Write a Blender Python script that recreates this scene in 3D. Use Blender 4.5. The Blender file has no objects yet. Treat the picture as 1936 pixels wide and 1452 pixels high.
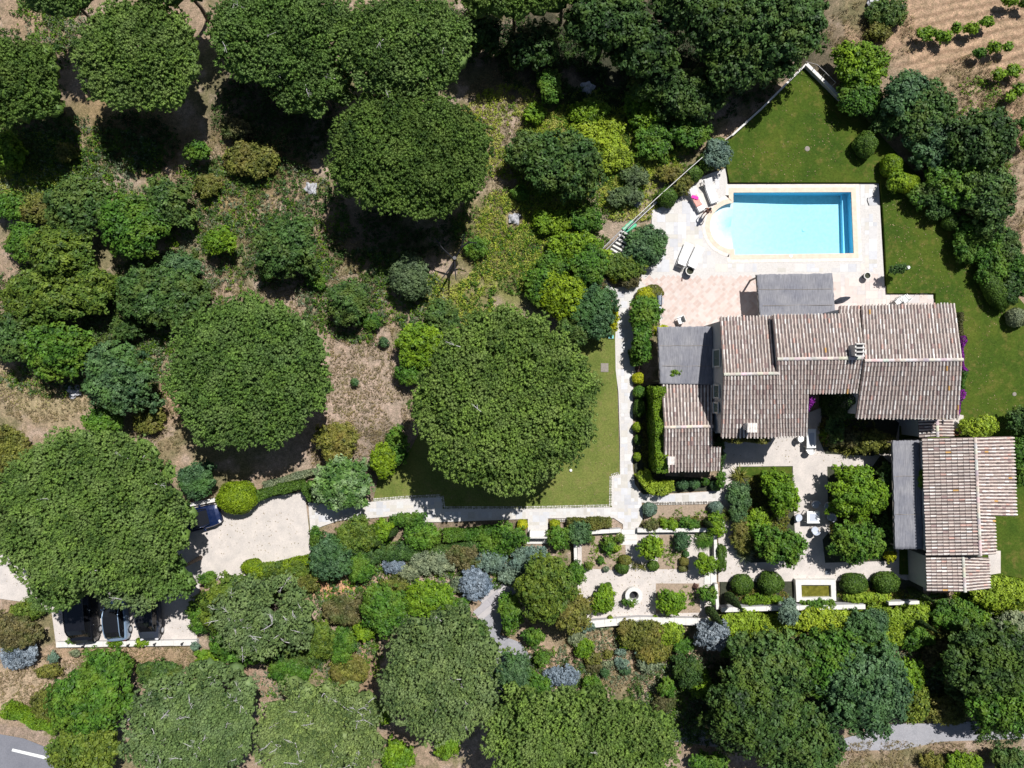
import bpy, bmesh, math, random
import numpy as np
from mathutils import Vector, Matrix
rad = math.radians
scene = bpy.context.scene
COL = scene.collection

# ------------------------------------------------------------------ camera, sky, sun, exposure
H = 55.0                      # camera height (m)
FPX = 1308.0                  # focal length in photo pixels
S = FPX / H                   # photo pixels per metre on the ground
cam_d = bpy.data.cameras.new("camera"); cam = bpy.data.objects.new("camera", cam_d); COL.objects.link(cam)
cam.location = (0, 0, H); cam.rotation_euler = (0, 0, 0)
cam_d.sensor_width = 36; cam_d.lens = 36 * FPX / 1936; cam_d.clip_end = 3000
scene.camera = cam
SUN_EL = rad(58); SUN_DX, SUN_DY = 0.523, 0.852      # towards the sun, horizontally
world = bpy.data.worlds.new("World"); scene.world = world; world.use_nodes = True
wn = world.node_tree.nodes; wl = world.node_tree.links
sky = wn.new("ShaderNodeTexSky"); sky.sky_type = 'NISHITA'; sky.sun_disc = False
sky.sun_elevation = SUN_EL; sky.sun_rotation = math.atan2(SUN_DX, SUN_DY)
wl.new(sky.outputs[0], wn["Background"].inputs[0]); wn["Background"].inputs[1].default_value = 0.05
sd = bpy.data.lights.new("sun", 'SUN'); sd.energy = 5.0; sd.angle = rad(0.5); sd.color = (1.0, 0.975, 0.945)
sun = bpy.data.objects.new("sun", sd); COL.objects.link(sun)
sun.rotation_euler = Vector((-SUN_DX * math.cos(SUN_EL), -SUN_DY * math.cos(SUN_EL), -math.sin(SUN_EL))).to_track_quat('-Z', 'Y').to_euler()
scene.view_settings.view_transform = 'Standard'; scene.view_settings.look = 'None'
scene.view_settings.exposure = 0.12; scene.view_settings.gamma = 1.0
scene.cycles.max_bounces = 6; scene.cycles.diffuse_bounces = 2; scene.cycles.transparent_max_bounces = 8

R = random.Random(7)
rng = np.random.default_rng(11)

# ------------------------------------------------------------------ helpers
def P(px, py, h=0.0):
    k = (1 - h / H) / S
    return Vector(((px - 968) * k, (726 - py) * k, h))

def tag(o, label=None, cat=None, group=None, kind=None):
    if label: o['label'] = label
    if cat: o['category'] = cat
    if group: o['group'] = group
    if kind: o['kind'] = kind
    return o

def empty(name, loc=(0, 0, 0), rz=0.0, label=None, cat=None, group=None):
    o = bpy.data.objects.new(name, None); COL.objects.link(o)
    o.location = loc; o.rotation_euler = (0, 0, rz); o.empty_display_size = 0.2
    return tag(o, label, cat, group)

def link_mesh(name, me, mat, parent=None):
    if mat is not None: me.materials.append(mat)
    o = bpy.data.objects.new(name, me); COL.objects.link(o)
    if parent is not None: o.parent = parent
    return o

def copy_tree(o, parent=None):
    c = o.copy(); COL.objects.link(c)
    if parent is not None: c.parent = parent
    for ch in list(o.children): copy_tree(ch, c)
    return c

def np_mesh(name, V, F, cols=None, tint=None, smooth=False):
    """V (n,3), F list of (m,k) int arrays. cols: per-face rgb (concatenated order); tint: per-face float"""
    me = bpy.data.meshes.new(name)
    F = [f for f in F if len(f)]
    nl = sum(f.size for f in F); nf = sum(len(f) for f in F)
    me.vertices.add(len(V)); me.vertices.foreach_set('co', np.ascontiguousarray(V, dtype=np.float32).ravel())
    me.loops.add(nl); me.loops.foreach_set('vertex_index', np.concatenate([f.ravel() for f in F]).astype(np.int32))
    me.polygons.add(nf)
    st = []; b = 0
    for f in F:
        k = f.shape[1]; st.append(b + np.arange(len(f)) * k); b += f.size
    me.polygons.foreach_set('loop_start', np.concatenate(st).astype(np.int32))
    if smooth: me.polygons.foreach_set('use_smooth', np.ones(nf, dtype=bool))
    me.update(calc_edges=True)
    if cols is not None:
        a = me.attributes.new('Col', 'FLOAT_COLOR', 'FACE')
        c = np.ones((nf, 4), dtype=np.float32); c[:, :3] = cols; a.data.foreach_set('color', c.ravel())
    if tint is not None:
        a = me.attributes.new('tint', 'FLOAT', 'FACE'); a.data.foreach_set('value', np.asarray(tint, dtype=np.float32))
    return me

class MB:
    """small accumulating mesh builder (python lists)"""
    def __init__(s): s.v = []; s.f = []; s.c = []
    def face(s, pts, col=None):
        b = len(s.v); s.v += [tuple(p) for p in pts]; s.f.append(tuple(range(b, b + len(pts)))); s.c.append(col)
    def box(s, c, d, rz=0.0, col=None, taper=1.0):
        x, y, z = d[0] / 2, d[1] / 2, d[2] / 2; b = len(s.v); ca, sa = math.cos(rz), math.sin(rz)
        for dz in (-z, z):
            t = taper if dz > 0 else 1
            for dx, dy in ((-x, -y), (x, -y), (x, y), (-x, y)):
                dx *= t; dy *= t
                s.v.append((c[0] + dx * ca - dy * sa, c[1] + dx * sa + dy * ca, c[2] + dz))
        for q in ((3, 2, 1, 0), (4, 5, 6, 7), (0, 1, 5, 4), (1, 2, 6, 5), (2, 3, 7, 6), (3, 0, 4, 7)):
            s.f.append(tuple(b + i for i in q)); s.c.append(col)
        return s
    def prism(s, pts, z0, z1, col=None):
        n = len(pts); b = len(s.v)
        if sum(pts[i][0] * pts[(i + 1) % n][1] - pts[(i + 1) % n][0] * pts[i][1] for i in range(n)) < 0: pts = pts[::-1]
        s.v += [(p[0], p[1], z0) for p in pts] + [(p[0], p[1], z1) for p in pts]
        s.f.append(tuple(b + n + i for i in range(n))); s.c.append(col)
        s.f.append(tuple(b + i for i in reversed(range(n)))); s.c.append(col)
        for i in range(n):
            j = (i + 1) % n; s.f.append((b + i, b + j, b + n + j, b + n + i)); s.c.append(col)
        return s
    def tube(s, pts, r, n=8, col=None, r1=None, cap=True):
        pts = [Vector(p) for p in pts]; b = len(s.v); m = len(pts); r1 = r if r1 is None else r1
        for i, p in enumerate(pts):
            d = (pts[min(i + 1, m - 1)] - pts[max(i - 1, 0)]).normalized()
            u = d.cross(Vector((0, 0, 1)) if abs(d.z) < .9 else Vector((1, 0, 0))).normalized(); w = d.cross(u)
            rr = r + (r1 - r) * i / max(1, m - 1)
            for k in range(n):
                a = 2 * math.pi * k / n; q = p + (u * math.cos(a) + w * math.sin(a)) * rr; s.v.append(tuple(q))
        for i in range(m - 1):
            for k in range(n):
                k2 = (k + 1) % n
                s.f.append((b + i * n + k, b + i * n + k2, b + (i + 1) * n + k2, b + (i + 1) * n + k)); s.c.append(col)
        if cap:
            s.f.append(tuple(b + k for k in reversed(range(n)))); s.c.append(col)
            s.f.append(tuple(b + (m - 1) * n + k for k in range(n))); s.c.append(col)
        return s
    def lathe(s, c, prof, n=24, a0=0.0, a1=2 * math.pi, col=None):
        b = len(s.v); m = len(prof); full = abs(a1 - a0 - 2 * math.pi) < 1e-6; kk = n if full else n + 1
        for r, z in prof:
            for k in range(kk):
                a = a0 + (a1 - a0) * k / n; s.v.append((c[0] + r * math.cos(a), c[1] + r * math.sin(a), c[2] + z))
        for i in range(m - 1):
            for k in range(n):
                k2 = (k + 1) % kk
                s.f.append((b + i * kk + k, b + i * kk + k2, b + (i + 1) * kk + k2, b + (i + 1) * kk + k)); s.c.append(col)
        return s
    def build(s, name, mat, parent=None, smooth=False, bevel=0.0):
        me = bpy.data.meshes.new(name); me.from_pydata(s.v, [], s.f); me.update()
        if any(c is not None for c in s.c):
            a = me.attributes.new('Col', 'FLOAT_COLOR', 'FACE')
            a.data.foreach_set('color', np.array([(*(c or (.5, .5, .5)), 1) for c in s.c], dtype=np.float32).ravel())
        if smooth: me.polygons.foreach_set('use_smooth', [True] * len(me.polygons))
        o = link_mesh(name, me, mat, parent)
        if bevel:
            m = o.modifiers.new("bevel", 'BEVEL'); m.width = bevel; m.segments = 2; m.limit_method = 'ANGLE'
        return o

def in_poly(X, Y, poly):
    inside = np.zeros(X.shape, bool); n = len(poly)
    for i in range(n):
        x0, y0 = poly[i][0], poly[i][1]; x1, y1 = poly[(i + 1) % n][0], poly[(i + 1) % n][1]
        if y0 == y1: continue
        c = ((y0 > Y) != (y1 > Y)) & (X < (x1 - x0) * (Y - y0) / (y1 - y0) + x0)
        inside ^= c
    return inside

_ng = {}
def vnoise(X, Y, scale, seed=0):
    if seed not in _ng: _ng[seed] = np.random.default_rng(seed + 100).random((257, 257))
    g = _ng[seed]; x = X / scale + 60; y = Y / scale + 60
    xi = np.floor(x).astype(int); yi = np.floor(y).astype(int); fx = x - xi; fy = y - yi
    fx = fx * fx * (3 - 2 * fx); fy = fy * fy * (3 - 2 * fy); xi %= 256; yi %= 256
    a = g[yi, xi]; b = g[yi, xi + 1]; c = g[yi + 1, xi]; d = g[yi + 1, xi + 1]
    return a + (b - a) * fx + (c - a) * fy + (a - b - c + d) * fx * fy
def fbm(X, Y, scale, seed=0, o=4):
    t = 0; w = 1; sw = 0
    for i in range(o): t = t + w * vnoise(X, Y, scale / 2 ** i, seed + i); sw += w; w *= .55
    return t / sw

# ------------------------------------------------------------------ materials
def newmat(name):
    m = bpy.data.materials.new(name); m.use_nodes = True; nt = m.node_tree
    return m, nt.nodes, nt.links, nt.nodes["Principled BSDF"]

def tex_noise(n, l, scale, detail=4, rough=.6, vec=None):
    t = n.new("ShaderNodeTexNoise"); t.inputs['Scale'].default_value = scale; t.inputs['Detail'].default_value = detail
    t.inputs['Roughness'].default_value = rough
    if vec is not None: l.new(vec, t.inputs['Vector'])
    return t
def objco(n):
    g = n.new("ShaderNodeNewGeometry"); return g.outputs['Position']
def ramp(n, l, fac, stops):
    r = n.new("ShaderNodeValToRGB"); e = r.color_ramp.elements
    e[0].position, e[0].color = stops[0][0], (*stops[0][1], 1); e[1].position, e[1].color = stops[-1][0], (*stops[-1][1], 1)
    for p, c in stops[1:-1]: x = e.new(p); x.color = (*c, 1)
    l.new(fac, r.inputs[0]); return r
def mixc(n, l, typ, fac, a, b):
    m = n.new("ShaderNodeMix"); m.data_type = 'RGBA'; m.blend_type = typ
    for s_, v in ((m.inputs[0], fac), (m.inputs[6], a), (m.inputs[7], b)):
        if isinstance(v, (int, float)): s_.default_value = v
        elif isinstance(v, tuple): s_.default_value = (*v, 1)
        else: l.new(v, s_)
    return m.outputs[2]
def bump(n, l, bsdf, h, strength=.4, dist=.05):
    b = n.new("ShaderNodeBump"); b.inputs['Strength'].default_value = strength; b.inputs['Distance'].default_value = dist
    l.new(h, b.inputs['Height']); l.new(b.outputs[0], bsdf.inputs['Normal'])

def plain(name, col, rough=.6, metal=0.0, var=.25, scale=6.0, bmp=0.0):
    m, n, l, b = newmat(name)
    t = tex_noise(n, l, scale, 5, .65, objco(n))
    r = ramp(n, l, t.outputs[0], [(.3, tuple(c * (1 - var) for c in col)), (.7, tuple(min(1, c * (1 + var)) for c in col))])
    l.new(r.outputs[0], b.inputs['Base Color']); b.inputs['Roughness'].default_value = rough; b.inputs['Metallic'].default_value = metal
    if bmp: bump(n, l, b, t.outputs[0], bmp)
    return m

def attr_mat(name, rough=.7, var=.2, scale=9.0, bmp=.3, fine=40.0, finevar=.15, dirt=0.0):
    """surface whose own colour comes from the per-face attribute Col, with stains"""
    m, n, l, b = newmat(name)
    a = n.new("ShaderNodeAttribute"); a.attribute_name = 'Col'; pos = objco(n)
    t = tex_noise(n, l, scale, 5, .65, pos); t2 = tex_noise(n, l, fine, 3, .6, pos)
    r = ramp(n, l, t.outputs[0], [(.3, (1 - var,) * 3), (.7, (1 + var,) * 3)])
    r2 = ramp(n, l, t2.outputs[0], [(.3, (1 - finevar,) * 3), (.7, (1 + finevar,) * 3)])
    c = mixc(n, l, 'MULTIPLY', 1.0, a.outputs['Color'], r.outputs[0]); c = mixc(n, l, 'MULTIPLY', 1.0, c, r2.outputs[0])
    if dirt:
        t3 = tex_noise(n, l, 1.3, 6, .7, pos); r3 = ramp(n, l, t3.outputs[0], [(.55, (0, 0, 0)), (.72, (dirt,) * 3)])
        c = mixc(n, l, 'MIX', r3.outputs[0], c, (.18, .12, .1))
    l.new(c, b.inputs['Base Color']); b.inputs['Roughness'].default_value = rough
    if bmp: bump(n, l, b, t2.outputs[0], bmp, .02)
    return m

def leaf_mat(name, dark, light, alt=None, trans=.16, gloss=.25):
    """foliage: colour by per-leaf tint attribute and by clump noise"""
    m, n, l, b = newmat(name)
    a = n.new("ShaderNodeAttribute"); a.attribute_name = 'tint'
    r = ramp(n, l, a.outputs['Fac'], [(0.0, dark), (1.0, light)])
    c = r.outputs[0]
    if alt:
        t = tex_noise(n, l, .7, 3, .6, objco(n)); r2 = ramp(n, l, t.outputs[0], [(.45, (0, 0, 0)), (.65, (.75,) * 3)])
        c = mixc(n, l, 'MIX', r2.outputs[0], c, alt)
    oi = n.new("ShaderNodeObjectInfo"); ro = ramp(n, l, oi.outputs['Random'], [(0, (.84, .90, .86)), (.5, (1, 1, 1)), (1, (1.18, 1.10, 1.0))])
    c = mixc(n, l, 'MULTIPLY', 1.0, c, ro.outputs[0])
    tn = tex_noise(n, l, .9, 4, .7, objco(n)); rn = ramp(n, l, tn.outputs[0], [(.32, (.74, .80, .80)), (.68, (1.24, 1.18, 1.05))]); c = mixc(n, l, 'MULTIPLY', 1.0, c, rn.outputs[0])
    b.inputs['Roughness'].default_value = .55; b.inputs['Specular IOR Level'].default_value = gloss
    l.new(c, b.inputs['Base Color'])
    tr = n.new("ShaderNodeBsdfTranslucent"); l.new(c, tr.inputs[0])
    mx = n.new("ShaderNodeMixShader"); mx.inputs[0].default_value = trans
    l.new(b.outputs[0], mx.inputs[1]); l.new(tr.outputs[0], mx.inputs[2])
    l.new(mx.outputs[0], n["Material Output"].inputs[0])
    return m

M = {}
# leaf kinds: dark, light, alternative
LK = {
 'yellow_green': ((.09,.14,.015), (.30,.36,.035), (.34,.32,.09)),
 'greygreen': ((.025,.045,.022), (.10,.14,.07), (.07,.11,.04)),
 'pine':   ((.026,.064,.014), (.122,.200,.042), (.105,.155,.050)),
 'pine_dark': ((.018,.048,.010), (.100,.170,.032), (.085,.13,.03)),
 'pine_pale': ((.040,.080,.028), (.15,.215,.072), (.13,.18,.08)),
 'oak':    ((.014,.042,.012), (.062,.120,.030), (.07,.10,.02)),
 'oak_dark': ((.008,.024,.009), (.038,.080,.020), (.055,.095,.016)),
 'oak_yellow': ((.028,.062,.008), (.125,.165,.022), (.06,.11,.02)),
 'lime':   ((.035,.085,.004), (.150,.240,.014), (.07,.145,.014)),
 'green':  ((.014,.050,.008), (.065,.150,.018), (.085,.14,.016)),
 'bluegreen': ((.014,.048,.022), (.070,.130,.060), (.05,.11,.025)),
 'teal':   ((.04,.075,.065), (.18,.26,.22), (.12,.18,.12)),
 'blue':   ((.07,.10,.14), (.27,.33,.42), None),
 'grey':   ((.06,.09,.05), (.23,.27,.17), None),
 'yellow': ((.15,.19,.006), (.42,.46,.02), None),
 'olive':  ((.04,.055,.010), (.15,.16,.032), (.12,.10,.03)),
 'brown':  ((.045,.042,.018), (.13,.115,.05), (.055,.08,.02)),
 'purple': ((.14,.01,.18), (.42,.03,.52), None),
 'cypress': ((.010,.026,.008), (.045,.075,.018), None),
 'box':    ((.018,.052,.006), (.075,.135,.020), None),
 'boxlime': ((.045,.095,.003), (.17,.25,.012), None),
 'variegated': ((.03,.09,.02), (.12,.22,.05), (.34,.44,.26)),
 'vine':   ((.05,.10,.006), (.21,.28,.025), (.17,.25,.02)),
 'dry':    ((.16,.11,.06), (.42,.33,.2), (.3,.26,.1)),
}
LB = {'yellow': 1.15, 'blue': 1.2, 'teal': 1.3, 'purple': 1.0, 'dry': 1.0, 'vine': 1.7, 'variegated': 1.3, 'grey': 1.35, 'pine': 1.85, 'pine_pale': 1.65, 'pine_dark': 1.75}
for k, (d_, l_, a_) in LK.items():
    g = LB.get(k, 1.65); up = lambda c, g=g: tuple(min(.75, v * g) for v in c)
    M[k] = leaf_mat(k + '_leaves', tuple(v * .95 for v in d_), up(l_), up(a_) if a_ else None)
M['bark'] = plain('bark', (.11, .085, .065), .9, var=.4, scale=14, bmp=.6)
M['twig'] = plain('pale_twig', (.46, .44, .44), .85, var=.25, scale=14)
M['wall_render'] = plain('pale_render', (.46, .455, .46), .85, var=.08, scale=3, bmp=.15)
M['white_stone'] = plain('white_stone', (.68, .66, .62), .7, var=.10, scale=5, bmp=.2)
M['white_paint'] = plain('white_paint', (.82, .82, .80), .5, var=.04)
M['white_fabric'] = plain('white_fabric', (.86, .85, .83), .85, var=.03, scale=20)
M['steel'] = plain('steel', (.55, .60, .66), .28, 1.0, var=.06)
M['black'] = plain('black_paint', (.02, .02, .024), .45, var=.2)
M['dark_fabric'] = plain('dark_fabric', (.035, .04, .055), .8, var=.3)
M['brown_wood'] = plain('brown_wood', (.085, .035, .025), .6, var=.5, scale=18, bmp=.3)
M['grey_wood'] = plain('grey_wood', (.26, .23, .2), .8, var=.25, scale=12)
M['terracotta'] = plain('terracotta', (.40, .15, .07), .75, var=.25, scale=9)
M['green_door'] = plain('grey_green_shutter', (.10, .15, .13), .5, var=.15)
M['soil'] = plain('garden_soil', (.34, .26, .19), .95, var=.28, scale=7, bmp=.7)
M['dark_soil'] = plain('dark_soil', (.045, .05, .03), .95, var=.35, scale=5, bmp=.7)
M['rock'] = plain('pale_rock', (.40, .40, .42), .85, var=.3, scale=5, bmp=.6)
M['rubber'] = plain('rubber', (.02, .02, .02), .8)
M['skin'] = plain('skin', (.30, .13, .08), .5, var=.06)
M['hair'] = plain('hair', (.02, .012, .01), .6)
M['swimwear'] = plain('maroon_swimwear', (.10, .012, .018), .6)
M['pink'] = plain('pink_towel', (.85, .05, .40), .9, var=.1)
M['peach'] = plain('peach_towel', (.75, .36, .30), .9, var=.2, scale=14)
M['turquoise'] = plain('turquoise_plastic', (.16, .62, .60), .5, var=.08)
M['mint'] = plain('mint_green_mat', (.10, .50, .28), .7, var=.25, scale=10)
M['pool_plaster'] = plain('pool_plaster', (.80, .82, .82), .5, var=.10, scale=3.5)
M['plate'] = plain('metal_plate', (.12, .14, .18), .5, .3, var=.15)
M['blue_plastic'] = plain('blue_plastic', (.02, .08, .4), .4)
M['pool_wall'] = plain('pool_wall_tiles', (.38, .72, .90), .4, var=.06, scale=6)
M['roof'] = attr_mat('roof_tiles', .8, var=.22, scale=5, bmp=.4, fine=38, finevar=.22)
M['slab'] = attr_mat('stone_slabs', .65, var=.07, scale=3, bmp=.12, fine=30, finevar=.05)
M['cob'] = attr_mat('cobbles', .85, var=.2, scale=6, bmp=.3)
M['mortar'] = plain('mortar', (.60, .57, .54), .9, var=.12, scale=8)

def car_paint(name, col):
    m, n, l, b = newmat(name); b.inputs['Base Color'].default_value = (*col, 1); b.inputs['Metallic'].default_value = .35
    b.inputs['Roughness'].default_value = .32; b.inputs['Coat Weight'].default_value = .8; b.inputs['Coat Roughness'].default_value = .06
    t = tex_noise(n, l, 5, 4, .6, objco(n)); r = ramp(n, l, t.outputs[0], [(.35, (.26,) * 3), (.7, (.42,) * 3)]); l.new(r.outputs[0], b.inputs['Roughness'])
    return m
M['car_navy'] = car_paint('navy_paint', (.006, .018, .075)); M['car_black'] = car_paint('black_car_paint', (.012, .013, .018))
M['car_blue'] = car_paint('pale_blue_paint', (.30, .42, .58)); M['car_grey'] = car_paint('slate_paint', (.05, .06, .085))
def _glass():
    m, n, l, b = newmat('dark_glass'); b.inputs['Base Color'].default_value = (.012, .013, .016, 1); b.inputs['Roughness'].default_value = .05
    t = tex_noise(n, l, 3, 2, .5, objco(n)); r = ramp(n, l, t.outputs[0], [(.3, (.03,) * 3), (.8, (.10,) * 3)]); l.new(r.outputs[0], b.inputs['Roughness']); return m
M['glass'] = _glass()
M['lamp'] = plain('lamp_lens', (.6, .6, .62), .15, var=.05); M['lamp_red'] = plain('red_lens', (.4, .02, .02), .2, var=.05)

def gravel_mat(name, a, b_, scale=26, big=1.1):
    m, n, l, b = newmat(name); pos = objco(n)
    t = tex_noise(n, l, scale, 6, .75, pos); t2 = tex_noise(n, l, big, 4, .6, pos)
    v = n.new("ShaderNodeTexVoronoi"); v.inputs['Scale'].default_value = scale * .7; l.new(pos, v.inputs['Vector'])
    r = ramp(n, l, t.outputs[0], [(.28, a), (.72, b_)]); r2 = ramp(n, l, t2.outputs[0], [(.3, (.86,) * 3), (.7, (1.1, 1.08, 1.06))])
    r3 = ramp(n, l, v.outputs['Color'], [(0, (.88,) * 3), (1, (1.08,) * 3)])
    c = mixc(n, l, 'MULTIPLY', 1.0, r.outputs[0], r2.outputs[0]); c = mixc(n, l, 'MULTIPLY', 1.0, c, r3.outputs[0])
    l.new(c, b.inputs['Base Color']); b.inputs['Roughness'].default_value = .95; bump(n, l, b, t.outputs[0], .35, .02)
    return m
M['gravel'] = gravel_mat('pale_gravel', (.51, .465, .43), (.67, .62, .58))
M['grey_gravel'] = gravel_mat('grey_gravel', (.24, .24, .26), (.42, .42, .45), 18)
M['asphalt'] = gravel_mat('asphalt', (.16, .165, .19), (.24, .245, .28), 20, .5)
M['verge'] = gravel_mat('stony_verge', (.22, .15, .11), (.50, .40, .34), 12, .8)

def lawn_mat(name, c0, c1, c2, c3):
    m, n, l, b = newmat(name); pos = objco(n)
    t = tex_noise(n, l, .35, 5, .65, pos); t2 = tex_noise(n, l, 7, 5, .8, pos); t3 = tex_noise(n, l, 1.6, 4, .7, pos)
    r = ramp(n, l, t.outputs[0], [(.32, c0), (.5, c1), (.68, c2)])
    r2 = ramp(n, l, t2.outputs[0], [(.25, (.55,) * 3), (.75, (1.5,) * 3)])
    r3 = ramp(n, l, t3.outputs[0], [(.52, (0, 0, 0)), (.72, (.65,) * 3)])
    c = mixc(n, l, 'MIX', r3.outputs[0], r.outputs[0], c3); c = mixc(n, l, 'MULTIPLY', 1.0, c, r2.outputs[0])
    l.new(c, b.inputs['Base Color']); b.inputs['Roughness'].default_value = .95; b.inputs['Specular IOR Level'].default_value = .1
    bump(n, l, b, t2.outputs[0], .6, .08); return m
M['lawn'] = lawn_mat('lawn_grass', (.038, .075, .010), (.058, .095, .012), (.086, .112, .016), (.17, .14, .04))
M['lawn_pale'] = lawn_mat('mown_grass', (.09, .125, .026), (.14, .17, .04), (.175, .19, .05), (.21, .18, .07))

def reed_mat():
    m, n, l, b = newmat('grey_reed'); pos = objco(n)
    mp = n.new("ShaderNodeMapping"); l.new(pos, mp.inputs[0]); mp.inputs['Scale'].default_value = (24, 1.3, 1)
    t = tex_noise(n, l, 1.0, 5, .8, mp.outputs[0]); t2 = tex_noise(n, l, .9, 4, .6, pos)
    r = ramp(n, l, t.outputs[0], [(.25, (.10, .10, .115)), (.5, (.22, .225, .25)), (.78, (.38, .38, .40))])
    r2 = ramp(n, l, t2.outputs[0], [(.3, (.8, .8, .84)), (.7, (1.15, 1.12, 1.08))])
    l.new(mixc(n, l, 'MULTIPLY', 1.0, r.outputs[0], r2.outputs[0]), b.inputs['Base Color']); b.inputs['Roughness'].default_value = .85
    bump(n, l, b, t.outputs[0], .7, .03); return m
M['reed'] = reed_mat()

def ground_mat():
    m, n, l, b = newmat('wild_ground'); pos = objco(n)
    a = n.new("ShaderNodeAttribute"); a.attribute_name = 'Col'
    t = tex_noise(n, l, 9, 7, .8, pos); t2 = tex_noise(n, l, 2.2, 6, .7, pos)
    v = n.new("ShaderNodeTexVoronoi"); v.inputs['Scale'].default_value = 7; l.new(pos, v.inputs['Vector'])
    r = ramp(n, l, t.outputs[0], [(.28, (.42, .40, .36)), (.5, (.95,) * 3), (.75, (1.75, 1.7, 1.65))])
    r2 = ramp(n, l, t2.outputs[0], [(.3, (.65, .68, .62)), (.7, (1.3, 1.25, 1.2))])
    r3 = ramp(n, l, v.outputs['Color'], [(0, (.75, .78, .7)), (1, (1.2, 1.15, 1.15))])
    c = mixc(n, l, 'MULTIPLY', 1.0, a.outputs['Color'], r.outputs[0]); c = mixc(n, l, 'MULTIPLY', 1.0, c, r2.outputs[0])
    c = mixc(n, l, 'MULTIPLY', .8, c, r3.outputs[0])
    l.new(c, b.inputs['Base Color']); b.inputs['Roughness'].default_value = .97; b.inputs['Specular IOR Level'].default_value = .1
    bump(n, l, b, t.outputs[0], .8, .12); return m
M['ground'] = ground_mat()

def pool_water():
    m, n, l, b = newmat('pool_water'); n.remove(b)
    tr = n.new("ShaderNodeBsdfTransparent"); gl = n.new("ShaderNodeBsdfGlossy"); gl.inputs['Roughness'].default_value = .02
    fr = n.new("ShaderNodeFresnel"); fr.inputs[0].default_value = 1.33
    t = tex_noise(n, l, 5, 3, .6, objco(n)); bp = n.new("ShaderNodeBump"); bp.inputs['Strength'].default_value = .25; bp.inputs['Distance'].default_value = .03
    l.new(t.outputs[0], bp.inputs['Height']); l.new(bp.outputs[0], gl.inputs['Normal']); l.new(bp.outputs[0], fr.inputs['Normal'])
    mx = n.new("ShaderNodeMixShader"); l.new(fr.outputs[0], mx.inputs[0]); l.new(tr.outputs[0], mx.inputs[1]); l.new(gl.outputs[0], mx.inputs[2])
    l.new(mx.outputs[0], n["Material Output"].inputs[0])
    va = n.new("ShaderNodeVolumeAbsorption"); va.inputs['Color'].default_value = (.16, .86, 1.0, 1); va.inputs['Density'].default_value = .44
    l.new(va.outputs[0], n["Material Output"].inputs[1]); return m
M['pool_water'] = pool_water()
def pond_water():
    m, n, l, b = newmat('pond_water'); pos = objco(n)
    t = tex_noise(n, l, 3.5, 5, .7, pos); r = ramp(n, l, t.outputs[0], [(.3, (.07, .07, .008)), (.6, (.17, .16, .02)), (.8, (.30, .29, .10))])
    l.new(r.outputs[0], b.inputs['Base Color']); b.inputs['Roughness'].default_value = .12; return m
M['pond'] = pond_water()

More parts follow.
